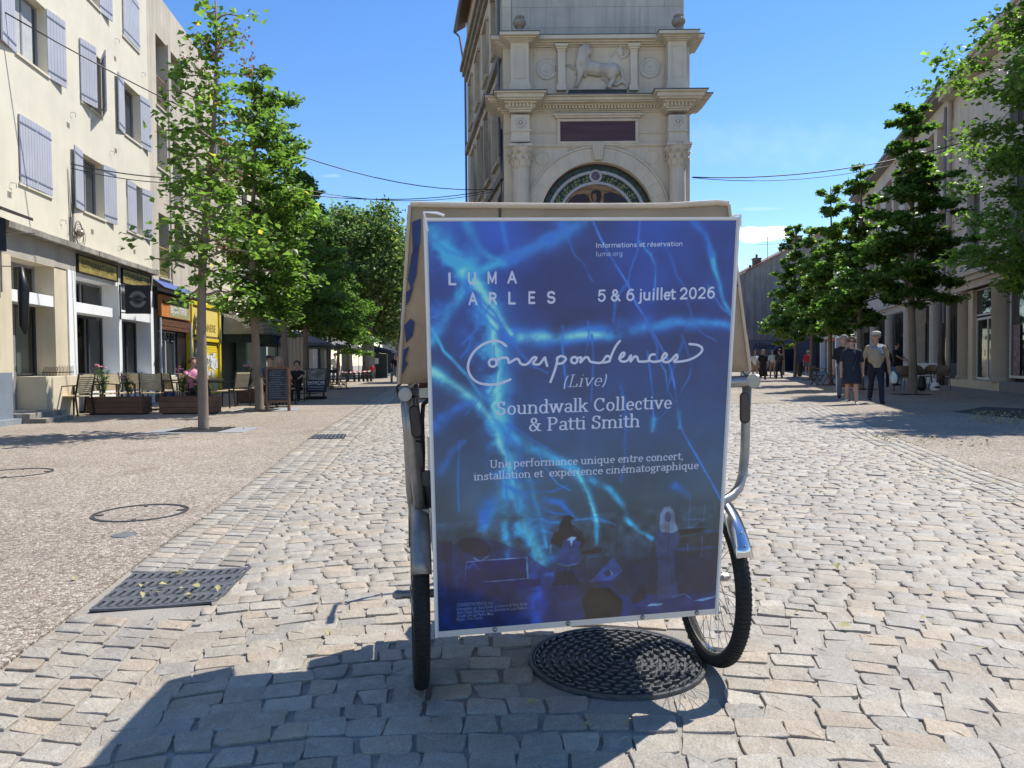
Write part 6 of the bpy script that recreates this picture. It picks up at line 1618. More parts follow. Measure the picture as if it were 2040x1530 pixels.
RB = FR.root('shop_building', 'long stone coloured building with terracotta blinds and white columns, on the right', 'building', 31.9)
hr = []
for a, b2 in ((33.0, 36.0), (37.2, 40.2), (41.5, 44.8), (46.3, 49.7), (50.6, 53.0)):
    hr += [(a, b2, 4.95, 7.5), (a, b2, 8.75, 11.2)]
m = MB(); FR.wall(m, RB, 31.9, 54.0, 3.9, 12.0, [h + (.35,) for h in hr]); m.poly([FR.L(RB, 54, 0, 0), FR.L(RB, 54, -9, 0), FR.L(RB, 54, -9, 12), FR.L(RB, 54, 0, 12)]); m.build('wall', shade_r, RB)
for k, h in enumerate(hr):
    s1 = (h[0] + h[1]) / 2
    for a, b2 in ((h[0], s1 - .25), (s1 + .25, h[1])):
        w_ = FR.window(RB, a, b2, h[2], h[3], -.30, dfr_m, glass_d, 0, blind=.97, blind_m=terra_m)
    m = MB(); FR.box(m, RB, s1 - .25, s1 + .25, -.3, -.03, h[2], h[3]); m.build('mullion_pier', shade_r, RB)
m = MB(); FR.box(m, RB, 31.9, 54, -.05, .22, 3.95, 4.12); FR.box(m, RB, 31.9, 54, -.05, .12, 3.6, 3.95); m.build('cornice', trim_m, RB, bevel=.01)
m = MB(); FR.box(m, RB, 31.9, 54, -1, .5, 12.0, 12.15); FR.box(m, RB, 31.9, 54, -9, .6, 12.15, 12.3); m.build('eaves', mat('grey eaves', (.24, .22, .20), .8, .1), RB)
m = MB(); FR.box(m, RB, 31.9, 54, -3, -1.2, 0, 3.9); m.build('shop_back', MATS['dim shop back'], RB)
for s_ in (34.6, 39.6, 44.1, 48.6, 53.3):
    m = MB(); m.lathe([(.24, 0), (.24, 3.5), (.28, 3.55), (.28, 3.6)], 20, FR.L(RB, s_, -.1, 0)); m.build('column', mat('white column', (.56, .55, .53), .8, .06), RB, smooth=True)
FR.window(RB, 33.2, 35.0, .98, 2.9, -.45, dfr_m, glass_c, 0); FR.window(RB, 35.4, 37.8, .98, 2.9, -.45, dfr_m, glass_c, 1); FR.window(RB, 44.6, 48.2, .3, 3.2, -.5, dfr_m, glass_d, 2, name='shop_window'); FR.window(RB, 49.2, 52.8, .3, 3.2, -.5, dfr_m, glass_d, 2, name='shop_window'); FR.window(RB, 40.6, 43.6, 2.4, 3.5, -.5, dfr_m, glass_c, 1, name='transom_window')
m = MB(); FR.box(m, RB, 32.6, 38.4, -.5, .12, 0, .92); m.build('low_wall', mat('whitewashed low wall', (.52, .52, .52), .8, .06), RB, bevel=.015)
m = MB(); FR.box(m, RB, 37.9, 38.4, -.5, -.0, .92, 3.6); m.build('pier', trim_m, RB)
# log tied to the corner
o_ = MB().tube([FR.W(32.2, .30, 0), FR.W(32.22, .28, .7), FR.W(32.15, .3, 1.4), FR.W(32.2, .26, 2.6)], [.16, .13, .10, .08], 9).build('vine_trunk', mat('bark grey brown', (.15, .115, .085), .95, .35, 5, 1.0, 20, stretch=(1, 1, .3)), smooth='all')
tag(o_, 'old gnarled vine trunk climbing the corner beside the white low wall', 'vine')
# far lower shop row
RC = FR.root('shop_building', 'lower pale row of shops with red fascia, past the terracotta blinds', 'building', 54.0)
m = MB(); FR.wall(m, RC, 54, 82, 3.0, 8.5, [(s_, s_ + 1.2, 5, 6.7, .3) for s_ in (57, 61, 65, 69, 73)]); m.poly([FR.L(RC, 54, 0, 8.5), FR.L(RC, 82, 0, 8.5), FR.L(RC, 82, -8, 8.5), FR.L(RC, 54, -8, 8.5)]); m.build('wall', pale_r, RC)
for s_ in (57, 61, 65, 69, 73): FR.window(RC, s_, s_ + 1.2, 5, 6.7, -.2, wfr_m, glass_d, 1)
m = MB(); FR.box(m, RC, 54, 82, -3, -.4, 0, 3.0); m.build('shop_back', MATS['dim shop back'], RC)
for s_ in (54.1, 59, 64, 69, 74): m = MB(); FR.box(m, RC, s_, s_ + .6, -.4, .02, 0, 3.0); m.build('pier', white_p, RC)
m = MB(); FR.box(m, RC, 64.6, 69, -.1, .12, 2.7, 3.0); m.build('red_fascia', mat('red orange fascia', (.55, .10, .03), .5, .1), RC)

# grey gabled building closing the right street
GB = thing('gable_building', 'grey stained gable wall with blue grey ground floor closing the right street', 'building', (22, 78, 0), 0.0)
gwall = mat('grey stained render', (0.24, 0.225, 0.21), .9, .18, .35, .4, 20, streak=.85, streakcol=(.09, .085, .08))
m = MB(); m.prism([(1.0, 3.3), (12, 3.3), (12, 15.2), (9, 13.7), (1.0, 9.6)], 0, 10); m.build('wall', gwall, GB)
m = MB(); m.prism([(1.0, 0), (12, 0), (12, 3.3), (1.0, 3.3)], -.05, 9.9); m.build('ground_floor', mat('blue grey ground floor', (.125, .13, .165), .8, .1), GB)
m = MB(); arch = [(5.2, 0.02), (5.2, 1.6)] + [(6.5 - 1.3 * math.cos(a), 1.6 + 1.0 * math.sin(a)) for a in [PI * k / 12 for k in range(1, 12)]] + [(7.8, 1.6), (7.8, 0.02)]
m.prism(arch, -.075, -.055); dr = m.build('arched_door', mat('dark blue door', (.015, .02, .04), .4, .1), GB)
m = MB(); m.tube([Vector((x, -.08, z)) for x, z in arch], .09, 6); m.build('arch_moulding', mat('slate moulding', (.07, .08, .11), .6, .1), dr)
text_obj('lettering', 'Allianz', mat('dark lettering', (.02, .025, .05), .5, .1), GB, frame_M((3.3, -.06, 2.35), (1, 0, 0), (0, 0, 1)), width=2.3, bold=.02)
m = MB(); 
for k in range(24):
    a = (k) / 24; x = .8 + 11.4 * a; z = 9.62 + 5.6 * a; m.box(0, .5, -.25, .5, 0, .12, Matrix.Translation((x, 0, z)) @ Matrix.Rotation(-math.atan2(5.6, 11.4), 4, 'Y'))
m.build('roof_edge', tile_m, GB)
for x, z, w_, h_ in ((3.6, 10.2, .7, 1.6), (3.0, 10.0, .5, .7), (7.6, 12.2, 1.0, 1.9)):
    m = MB(); m.box(x, x + w_, .4, 1.2, z, z + h_); m.box(x - .06, x + w_ + .06, .34, 1.26, z + h_, z + h_ + .12); m.lathe([(.12, 0), (.12, .4)], 8, (x + w_ / 2, .8, z + h_ + .12)); m.build('chimney', mat('brown chimney', (.14, .09, .07), .9, .3, 4), GB)
m = MB(); m.tube([(5.0, .5, 11), (5.0, .5, 14.2)], .03, 5)
for z in (13.9, 13.3): m.tube([(3.8, .5, z), (6.4, .5, z + .1)], .02, 4)
for k in range(7): m.tube([(3.9 + k * .38, .1, 13.92), (3.9 + k * .38, .9, 13.92)], .015, 4)
m.build('antenna', mat('thin grey metal', (.15, .15, .16), .5, .1), GB)

# building closing the left street
LB = thing('end_building', 'pale building with white lettered band at the far end of the left street', 'building', (-14.5, 86, 0), 0.0)
m = MB(); m.box(0, 5.2, 0, 8, 0, 9.5); m.build('wall', mat('pale stone', (.45, .42, .37), .9, .1, .6), LB)
m = MB(); m.box(-.4, 5.0, -.4, -.05, 2.75, 3.75); bd = m.build('sign_band', mat('cream sign band', (.56, .52, .42), .8, .05), LB)
text_obj('lettering', 'BISTROT', black_m, bd, frame_M((1.6, -.43, 2.95), (1, 0, 0), (0, 0, 1)), width=2.0, bold=.02)
m = MB(); m.box(0, 5, -.1, -.02, 0.1, 2.6); m.build('dark_front', dfr_m, LB)
for x, z in ((.6, 5.4), (2.6, 5.4), (.6, 7.6), (2.6, 7.6)):
    m = MB(); m.box(x, x + 1.0, -.06, -.01, z, z + 1.5); f_ = m.build('window', dfr_m, LB); m = MB(); m.box(x + .08, x + .92, -.075, -.062, z + .08, z + 1.42); m.build('pane', glass_d, f_)
LB2 = thing('end_building', 'narrow yellowish building with light green climbing vine, beside the tricycle hood', 'building', (-9.2, 84, 0), 0.0)
m = MB(); m.box(0, 4.6, 0, 8, 0, 8.6); m.build('wall', mat('yellow stone', (.52, .44, .28), .9, .1, .6), LB2)
for x, z in ((.8, 3.6), (2.6, 3.6), (.8, 6), (2.6, 6)):
    m = MB(); m.box(x, x + .9, -.06, -.01, z, z + 1.6); m.build('shutter_pair', mat('faded teal shutter', (.15, .25, .24), .7, .1), LB2)

# ================================================================== BLOB BODIES (one continuous skin over a skeleton)
def blob(name, chains, voxel, mats, parent=None, smooth_it=4, factor=0.5):
    """chains: list of (points, radii, material index, squash (x,y,z) or None)"""
    m = MB()
    for ch in chains:
        pts, rs = ch[0], ch[1]
        for i, p in enumerate(pts):
            m.ball(p, rs[i], 10)
            if i + 1 < len(pts):
                a, b_ = Vector(p), Vector(pts[i + 1])
                if (b_ - a).length > 1e-4: m.tube([a, b_], [rs[i], rs[i + 1]], 10)
    me = bpy.data.meshes.new('tmp_blob'); me.from_pydata(m.v, [], m.f); ob = bpy.data.objects.new('tmp_blob', me); COL.objects.link(ob)
    r = ob.modifiers.new('r', 'REMESH'); r.mode = 'VOXEL'; r.voxel_size = voxel
    if smooth_it: s_ = ob.modifiers.new('s', 'SMOOTH'); s_.iterations = smooth_it; s_.factor = factor
    dg = bpy.context.evaluated_depsgraph_get(); out = bpy.data.meshes.new_from_object(ob.evaluated_get(dg)); bpy.data.objects.remove(ob); bpy.data.meshes.remove(me)
    out.name = name; out.materials.clear()
    for mm in mats: out.materials.append(mm)
    C_ = np.empty(len(out.polygons) * 3); out.polygons.foreach_get('center', C_); C_ = C_.reshape(-1, 3)
    best = np.full(len(C_), 1e9); idx = np.zeros(len(C_), np.int32)
    for ch in chains:
        pts, rs, mi = ch[0], ch[1], ch[2]
        for i in range(max(1, len(pts) - 1)):
            a = np.array(pts[i]); b_ = np.array(pts[min(i + 1, len(pts) - 1)]); d = b_ - a; L2 = max(1e-9, d @ d)
            t = np.clip(((C_ - a) @ d) / L2, 0, 1); r_ = rs[i] + (rs[min(i + 1, len(pts) - 1)] - rs[i]) * t
            q = np.linalg.norm(C_ - a - t[:, None] * d, axis=1) - r_
            k = q < best; best[k] = q[k]; idx[k] = mi
    out.polygons.foreach_set('material_index', idx.astype(np.int32)); out.polygons.foreach_set('use_smooth', np.ones(len(out.polygons), bool)); out.update()
    o = bpy.data.objects.new(name, out); COL.objects.link(o)
    if parent is not None: o.parent = parent
    return o

# ================================================================== MONUMENT AND ITS BUILDING
lime = mat('pale carved limestone', (0.62, 0.55, 0.44), .85, .07, 1.4, .25, 40, streak=.3, streakcol=(.27, .245, .21))
lime2 = mat('limestone relief', (0.56, 0.53, 0.47), .8, .08, 3, .2, 40, streak=.15)
ash = mat('grey washed ashlar', (0.44, 0.41, 0.36), .9, .10, .9, .3, 30, streak=.55, streakcol=(.20, .20, .20), objvar=.07)
side_m = mat('weathered ochre side wall', (0.48, 0.41, 0.31), .9, .14, .8, .4, 25, streak=.9, streakcol=(.15, .13, .11))
dark_st = mat('dark stained slab', (.045, .05, .045), .8, .4, 3)
zinc_m = mat('grey zinc', (.13, .14, .15), .5, .15, 3, metal=.3)
YT = 26.0
TW = thing('monument_fountain', 'carved limestone arch monument with lion relief, columns and mosaic lunette', 'monument', (2.9, YT, 0))
TO = Vector((2.9, YT, 0))
def tp(px_, py_, y=25.9): p = ypt(px_, py_, y) - TO; return p
def tx_(px_, y=25.9, py_=200): return tp(px_, py_, y).x
def tz_(py_, y=25.9, px_=1190): return tp(px_, py_, y).z
def tbox(m, pxa, pxb, pyt, pyb, yf, yb):
    """box whose front face (at depth yf) spans the survey rectangle, back at yb"""
    m.box(tx_(pxa, yf, pyt), tx_(pxb, yf, pyt), yf - YT, yb - YT, tz_(pyb, yf, (pxa + pxb) / 2), tz_(pyt, yf, (pxa + pxb) / 2)); return m
def stack(m, x0, x1, yb, steps, yback):
    """mouldings: steps of (z0, z1, projection) about a core x0..x1, front yb; returned at both ends"""
    for z0, z1, p in steps: m.box(x0 - p, x1 + p, yb - p, yback, z0, z1)
YB = 0.8
X0, X1 = tx_(1003, 25.9), tx_(1374, 25.9)
zt_att, zc_att = tz_(60, 25.0), tz_(82, 25.5)
z_main_t, z_main_b = tz_(184, 25.1), tz_(225, 25.9)
z_arch_t = tz_(288, 25.9)
m = MB()
# body with arched recess
acx, acz, aR = tx_(1189), tz_(438), 2.0
NA_ = 40
arcp = [(acx + aR * math.cos(PI * k / NA_), acz + aR * math.sin(PI * k / NA_)) for k in range(NA_ + 1)]
f_ = -0.1
for k in range(NA_):
    (xa, za), (xb, zb_) = arcp[k], arcp[k + 1]
    m.poly([(xa, f_, za), (xa, f_, z_arch_t), (xb, f_, z_arch_t), (xb, f_, zb_)])
    m.poly([(xa, f_, za), (xb, f_, zb_), (xb, 0.22, zb_), (xa, 0.22, za)])
for xa, xb in ((X0, acx - aR), (acx + aR, X1)):
    m.poly([(xa, f_, 0), (xb, f_, 0), (xb, f_, acz), (xa, f_, acz)]); m.poly([(xa, f_, acz), (xb, f_, acz), (xb, f_, z_arch_t), (xa, f_, z_arch_t)])
for xa in (acx - aR, acx + aR): m.poly([(xa, f_, 0), (xa, f_, acz), (xa, .22, acz), (xa, .22, 0)])
m.poly([(acx - aR, .22, 0), (acx + aR, .22, 0), (acx + aR, .22, acz), (acx - aR, .22, acz)])
m.box(X0, X1, f_, YB, z_arch_t, z_main_b)
m.poly([(X0, f_, 0), (X0, YB, 0), (X0, YB, z_arch_t), (X0, f_, z_arch_t)]); m.poly([(X1, f_, 0), (X1, YB, 0), (X1, YB, z_arch_t), (X1, f_, z_arch_t)])
m.box(X0, X1, f_ - .0, YB, z_main_t, tz_(82, 25.9))
m.build('body', lime, TW)
# main cornice, with the breaks over the columns
H_ = z_main_t - z_main_b
def corn(name, x0, x1, yb, z0, z1, P, zinc=True):
    m = MB(); h = z1 - z0
    stack(m, x0, x1, yb, [(z0, z0 + .12 * h, .10 * P), (z0 + .12 * h, z0 + .22 * h, .20 * P), (z0 + .46 * h, z0 + .56 * h, .42 * P), (z0 + .56 * h, z0 + .66 * h, .72 * P), (z0 + .66 * h, z0 + .90 * h, .84 * P), (z0 + .90 * h, z1, P)], YB)
    stack(m, x0, x1, yb, [(z0 + .22 * h, z0 + .46 * h, .20 * P)], YB)
    o = m.build(name, lime, TW, bevel=.012)
    m = MB(); n_ = int((x1 - x0 + .4 * P) / .11)
    for k in range(n_):
        x = x0 - .2 * P + (x1 - x0 + .4 * P) * (k + .5) / n_; m.box(x - .032, x + .032, yb - .36 * P, yb - .20 * P + .01, z0 + .23 * h, z0 + .455 * h)
    for sx, xx_ in ((-1, x0), (1, x1)):
        for k in range(3): y_ = yb - .1 * P + k * .155; m.box(*sorted((xx_ + sx * .20 * P - sx * .01, xx_ + sx * .34 * P)), y_ - .045, y_ + .045, z0 + .23 * h, z0 + .455 * h)
    stuff(m.build('dentils', lime, o))
    if zinc:
        m = MB(); m.box(x0 - P - .03, x1 + P + .03, yb - P - .03, YB, z1 + .001, z1 + .028); m.build('zinc_flashing', zinc_m, o)
    return o
corn('main_cornice', X0, X1, f_, z_main_b, tz_(186, 25.2), .62)
for a, b2 in ((1018, 1055), (1332, 1369)):
    xa, xb = tx_(a, 25.35), tx_(b2, 25.35); corn('column_cornice', xa, xb, -.65, tz_(222, 25.35), tz_(181, 24.9), .56)
    m = MB(); tbox(m, a, b2, 228, 282, 25.35, 25.95); bl = m.build('entablature_block', lime, TW, bevel=.01)
    m = MB(); tbox(m, a - 2, b2 + 2, 257, 261, 25.31, 25.40); tbox(m, a - 1, b2 + 1, 278, 282, 25.32, 25.40); m.build('fillet', lime, bl)
    # rosette: eight petals round a boss
    cx_ = (xa + xb) / 2; cz_ = tz_(243, 25.35); m = MB()
    for k in range(8): aa = 2 * PI * k / 8 + .2; m.ball((cx_ + .12 * math.cos(aa), -.66, cz_ + .12 * math.sin(aa)), .062, 8, (1, .6, 1))
    m.ball((cx_, -.68, cz_), .055, 8); m.build('rosette', lime2, bl, smooth='all')
# attic storey: pedestals, small pilasters, roundels
corn2 = [(0, .16, .10), (.16, .34, .22), (.34, .52, .34), (.52, 1, .52)]
def cap(name, x0, x1, yb, z0, z1, P, mm=lime):
    m = MB(); h = z1 - z0; stack(m, x0, x1, yb, [(z0 + a * h, z0 + b2 * h, p * P / .52) for a, b2, p in corn2], YB); o = m.build(name, mm, TW, bevel=.01)
    m = MB(); m.box(x0 - P - .02, x1 + P + .02, yb - P - .02, YB, z1 + .001, z1 + .022); m.build('zinc_flashing', zinc_m, o)
cap('attic_cornice', X0 + .02, X1 - .02, f_, tz_(92, 25.8), tz_(69, 25.5), .42)
for a, b2, pt in ((1018, 1054, 60), (1331, 1368, 57)):
    xa, xb = tx_(a, 25.4), tx_(b2, 25.4)
    cap('pedestal_cap', xa, xb, -.60, tz_(83, 25.4), tz_(61, 25.05), .36)
    m = MB(); m.box(xa, xb, -.60, f_, tz_(182, 25.4), tz_(83, 25.4)); m.box(xa - .06, xb + .06, -.66, f_, tz_(182, 25.4), tz_(168, 25.4)); m.box(xa - .03, xb + .03, -.63, f_, tz_(168, 25.4), tz_(162, 25.4)); pd = m.build('pedestal', lime, TW, bevel=.012)
    m = MB(); zz0, zz1 = tz_(155, 25.4), tz_(92, 25.4)
    for q0, q1, q2, q3 in ((xa + .12, xa + .15, zz0, zz1), (xb - .15, xb - .12, zz0, zz1), (xa + .15, xb - .15, zz0, zz0 + .03), (xa + .15, xb - .15, zz1 - .03, zz1)): m.box(q0, q1, -.618, -.60, q2, q3)
    m.build('panel_moulding', lime, pd)
    # urn
    ur = thing('stone_urn', 'fluted stone urn on the ' + ('left' if a < 1100 else 'right') + ' pedestal of the monument', 'urn', (TO.x + (xa + xb) / 2, YT - .78, tz_(61, 25.05) + .03), 0, 'urns on the monument')
    m = MB(); m.lathe([(.001, 0), (.17, 0), (.17, .05), (.07, .09), (.06, .13), (.13, .18), (.205, .27), (.215, .34), (.17, .42), (.12, .45), (.16, .49), (.17, .51), (.10, .53), (.001, .54)], 20, caps=False); m.build('body', mat('grey stone urn', (.27, .25, .21), .9, .25, 6), ur, smooth=True)
    m = MB()
    for k in range(14): aa = 2 * PI * k / 14; m.tube([(.135 * math.cos(aa), .135 * math.sin(aa), .18), (.212 * math.cos(aa), .212 * math.sin(aa), .28), (.216 * math.cos(aa), .216 * math.sin(aa), .35), (.17 * math.cos(aa), .17 * math.sin(aa), .42)], .018, 5)
    m.build('fluting', MATS['grey stone urn'], ur, smooth='all')
for a, b2 in ((1111, 1126), (1256, 1270)):
    m = MB(); tbox(m, a, b2, 100, 172, 25.72, 25.92); tbox(m, a - 2, b2 + 2, 168, 179, 25.68, 25.92); tbox(m, a - 1, b2 + 1, 96, 101, 25.69, 25.92); tbox(m, a - 3, b2 + 4, 91, 96, 25.64, 25.92); tbox(m, a - 5, b2 + 6, 86, 91, 25.58, 25.92); m.build('pilaster', lime, TW, bevel=.008)
for cx_, cy_ in ((1089, 138), (1294, 135)):
    c = tp(cx_, cy_, 25.9); M_ = Matrix.Translation((c.x, f_ - .0, c.z)) @ Matrix.Rotation(PI / 2, 4, 'X'); m = MB()
    m.lathe([(.365, -.01), (.365, .05), (.335, .06), (.325, .03), (.24, .03), (.23, .05), (.215, .05), (.205, .02), (.001, .02)], 36, caps=False, M=M_); rd_ = m.build('roundel', lime2, TW, smooth=True)
    m = MB()
    for k in range(16): aa = 2 * PI * k / 16; m.box(-.022, .022, -.03, .03, .03, .045, M_ @ Matrix.Rotation(aa, 4, 'Z') @ Matrix.Translation((.282, 0, 0)))
    if cx_ < 1200:
        m.box(-.015, .015, -.14, .14, .02, .045, M_); m.box(-.10, -.06, -.10, .02, .02, .045, M_); m.box(.06, .10, -.10, .02, .02, .045, M_); m.box(-.10, .10, -.06, -.03, .02, .043, M_)
    else:
        m.box(-.09, .09, -.13, -.09, .02, .045, M_); m.box(-.09, -.05, -.09, .08, .02, .045, M_); m.box(.05, .09, -.09, .08, .02, .045, M_); m.box(-.05, .05, .04, .08, .02, .043, M_)
    stuff(m.build('raised_emblem', lime2, rd_))
    for dx in (-1, 1):
        pass
m = MB()
for pa, pb, qa, qb in ((1064, 1067, 96, 172), (1110 - 4, 1110 - 2, 96, 172), (1272, 1274, 96, 172), (1319, 1322, 96, 172), (1067, 1106, 96, 99), (1274, 1319, 96, 99)): tbox(m, pa, pb, qa, qb, 25.87, 25.91)
m.build('panel_frames', lime, TW)
# lion relief on its dark slab
def lpt(x, y, d=0.0): # survey zoom coordinates of the relief (12.75 px per px)
    p = tp(1120 + x / 12.75, 80 + y / 12.75, 25.86); return (p.x, f_ - d, p.z)
K = 12.75 * 57
def ch(pts, rs, d=.06, mi=0): return ([lpt(x, y, d) for x, y in pts], [r_ / K for r_ in rs], mi)
lion = [ch([(560, 560), (640, 700), (900, 760), (1150, 780), (1290, 760)], [130, 190, 175, 165, 175], .04), ch([(500, 420), (540, 560), (520, 720)], [140, 160, 140], .10),
        ch([(590, 270), (650, 340)], [125, 100], .18), ch([(470, 260), (440, 340)], [60, 60], .2), ch([(520, 210), (600, 190)], [50, 50], .2), ch([(560, 420), (590, 470)], [90, 70], .2), ch([(690, 330), (705, 370)], [60, 45], .22), ch([(520, 290), (470, 400), (420, 520), (400, 650), (390, 800)], [80, 90, 90, 75, 40], .16),
        ch([(480, 720), (450, 900), (400, 1060), (345, 1190)], [110, 85, 60, 48], .12), ch([(560, 800), (590, 920)], [70, 40], .05), ch([(1290, 800), (1240, 920), (1290, 1040), (1200, 1160), (1190, 1210)], [165, 120, 60, 55, 48], .12),
        ch([(1130, 820), (1060, 950), (1180, 1080), (1130, 1190)], [120, 70, 50, 45], .0), ch([(1390, 680), (1500, 800), (1540, 950), (1480, 1090), (1380, 1150), (1290, 1140)], [45, 34, 30, 28, 26, 24], .08),
        ch([(1540, 1040), (1640, 1110), (1650, 1210)], [60, 55, 40], .03), ch([(330, 640), (260, 700), (200, 640), (110, 640)], [40, 45, 38, 32], .0), ch([(340, 660), (340, 850)], [50, 30], .02)]
rm = random.Random(7)
for k in range(16):
    x, y = rm.uniform(380, 560), rm.uniform(230, 620); lion.append(ch([(x, y), (x - rm.uniform(0, 50), y + rm.uniform(90, 160))], [16, 12], .30 - .08 * abs(x - 480) / 100))
ln = blob('lion_relief', lion, .017, [mat('greyed relief stone', (.50, .46, .39), .85, .16, 2.2, .3, 30, streak=.5, streakcol=(.13, .12, .12))], TW, 1)
m = MB(); tbox(m, 1133, 1249, 178, 186, 25.45, 25.92); m.build('dark_ledge', dark_st, TW)
cart = [ch([(1250, 390), (1330, 300), (1400, 250)], [34, 26, 30], .02), ch([(1660, 200), (1690, 300), (1620, 400), (1500, 460)], [36, 34, 30, 26], .02), ch([(1480, 230), (1480, 340)], [80, 85], .0)]
blob('cartouche', cart, .02, [lime2], TW, 1)
# plaque
m = MB()
for pa, pb, qa, qb, y_ in ((1110, 1116, 236, 286, 25.80), (1266, 1272, 236, 286, 25.80), (1116, 1266, 236, 241, 25.80), (1116, 1266, 281, 286, 25.80), (1106, 1276, 229, 234, 25.74), (1101, 1281, 225, 229, 25.68)): tbox(m, pa, pb, qa, qb, y_, 25.92)
pf = m.build('plaque_frame', lime, TW, bevel=.006)
marb = mat('deep red marble', (0.075, 0.030, 0.032), .35, .35, 2.5, stretch=(.3, 1, 3))
m = MB(); tbox(m, 1116.3, 1265.7, 241.5, 280.7, 25.86, 25.905); m.build('red_plaque', marb, pf)
m = MB()
for qa, qb, y_ in ((262, 265, 25.86), (286, 290, 25.82), (290, 293, 25.86)):
    for pa, pb in ((1003, 1110), (1272, 1374)) if qa < 280 else ((1003, 1374),): tbox(m, pa, pb, qa, qb, y_, 25.92)
m.build('architrave_bands', lime, TW)
# archivolt, keystone, spandrels
def ring_pts(R): return [(acx + R * math.cos(PI * k / 48), acz + R * math.sin(PI * k / 48)) for k in range(49)]
def ring(m, R0, R1, y0, y1):
    A_, B_ = ring_pts(R0), ring_pts(R1); n_ = 49
    vs = [(x, y0, z) for x, z in A_] + [(x, y0, z) for x, z in B_] + [(x, y1, z) for x, z in A_] + [(x, y1, z) for x, z in B_]
    fs = []
    for i in range(48): fs += [(i, i + 1, n_ + i + 1, n_ + i), (i, 2 * n_ + i, 2 * n_ + i + 1, i + 1), (n_ + i, n_ + i + 1, 3 * n_ + i + 1, 3 * n_ + i)]
    m.add(vs, fs)
NV = 17
for k in range(NV):
    a0, a1 = PI * k / NV + .001, PI * (k + 1) / NV - .001
    m = MB(); n_ = 4; P_ = [(aR + .01, a0 + (a1 - a0) * i / n_) for i in range(n_ + 1)] + [(aR + .46, a1 - (a1 - a0) * i / n_) for i in range(n_ + 1)]
    m.prism([(acx + R * math.cos(a), acz + R * math.sin(a)) for R, a in P_], f_ - .06, f_); m.build('voussoir', lime, TW)
m = MB(); ring(m, aR + .47, aR + .53, f_ - .09, f_); ring(m, aR - .02, aR + .03, f_ - .075, f_ + .1); m.build('archivolt_moulding', lime, TW)
m = MB(); P_ = [tp(x, y, 25.7) for x, y in ((1180, 286), (1203, 286), (1199, 318), (1184, 318))]; m.prism([(p.x, p.z) for p in P_], -.34, f_)
for k in range(4): x = P_[0].x + .07 + .075 * k; m.box(x, x + .035, -.37, -.34, P_[2].z + .05, P_[0].z - .03)
m.build('keystone', lime, TW)
m = MB()
for s_ in (-1, 1): m.tube([(acx + s_ * x, f_ - .02, tz_(y)) for x, y in ((.35, 302), (.6, 297), (.85, 294), (1.0, 297), (.95, 303), (.82, 300))], .022, 6)
m.build('scroll_relief', lime, TW, smooth='all')
for cx_, cy_ in ((1081, 316), (1298, 313)):
    c = tp(cx_, cy_); m = MB(); m.lathe([(.25, -.002), (.25, .02), (.225, .025), (.215, .0)], 30, caps=False, M=Matrix.Translation((c.x, f_, c.z)) @ Matrix.Rotation(PI / 2, 4, 'X')); m.build('spandrel_disc', lime, TW, smooth=True)
# lunette: dark green tiles, white fillets, scrolling mosaic, painted figure
grn = mat('dark green tile', (0.018, 0.045, 0.035), .3, .25, 4, objvar=.2)
for k in range(17):
    a0, a1 = PI * k / 17 + .02, PI * (k + 1) / 17 - .02; m = MB()
    P_ = [(aR - .06, a0 + (a1 - a0) * i / 4) for i in range(5)] + [(aR - .235, a1 - (a1 - a0) * i / 4) for i in range(5)]
    m.prism([(acx + R * math.cos(a), acz + R * math.sin(a)) for R, a in P_], .17, .22); m.build('tile', grn, TW)
m = MB(); ring(m, aR - .34, aR - .24, .155, .22); ring(m, aR - .71, aR - .62, .155, .22); m.build('white_band', mat('white glazed band', (.38, .38, .42), .35, .1, 4), TW)
# painted lunette picture
LWp, LHp = 512, 256
Y2, X2 = np.mgrid[0:LHp, 0:LWp].astype(np.float32); ux_ = (X2 / LWp - .5) * 2 * aR; uz_ = (1 - Y2 / LHp) * aR
Rr_ = np.sqrt(ux_ ** 2 + uz_ ** 2); An = np.arctan2(uz_, ux_)
L_ = np.zeros((LHp, LWp, 3), np.float32); L_[:] = (0.30, 0.22, 0.20)
def lin(c): return np.array(c, np.float32)
band = (Rr_ > aR - .62) & (Rr_ < aR - .34)
wv = np.sin(An * 44 + 2.2 * np.sin((Rr_ - (aR - .48)) * 26)) * np.cos((Rr_ - (aR - .48)) * 30 + np.sin(An * 22) * 2.0)
L_[band] = (0.16, 0.26, 0.17); L_[band & (wv > .25)] = (0.55, 0.56, 0.36); L_[band & (wv < -.45)] = (0.07, 0.14, 0.12)
inn = Rr_ < aR - .71
L_[inn] = (0.62, 0.49, 0.33)
st = inn & (np.sin(uz_ * 30 + 1.5 * np.sin(ux_ * 5)) > .3); L_[st] = (0.52, 0.38, 0.24)
def lp_(pts, col):
    ins = np.zeros(X2.shape, bool); j = len(pts) - 1
    q = [((x - 640) / 755.0 * 1.285 * 1.0, (778 - y) / 755.0 * 1.285 + .37) for x, y in pts]
    q = [((x - 1010) / 388.0, (y_) ) for x, y_ in []] or [((x - 1000) / 388.0, (438 - (300 + y / 6.8)) / 57.0) for x, y in pts]
    for i in range(len(q)):
        xi, yi = q[i]; xj, yj = q[j]
        if yi != yj: ins ^= ((yi > uz_) != (yj > uz_)) & (ux_ < (xj - xi) * (uz_ - yi) / (yj - yi) + xi)
        j = i
    L_[ins & inn] = col
lp_([(630, 640), (720, 570), (840, 560), (900, 600), (910, 660), (860, 740), (830, 760), (790, 720), (760, 690), (600, 680)], (.20, .15, .19))
lp_([(1100, 560), (1200, 540), (1300, 570), (1400, 640), (1430, 680), (1200, 690), (1150, 760), (1100, 700)], (.18, .15, .20))
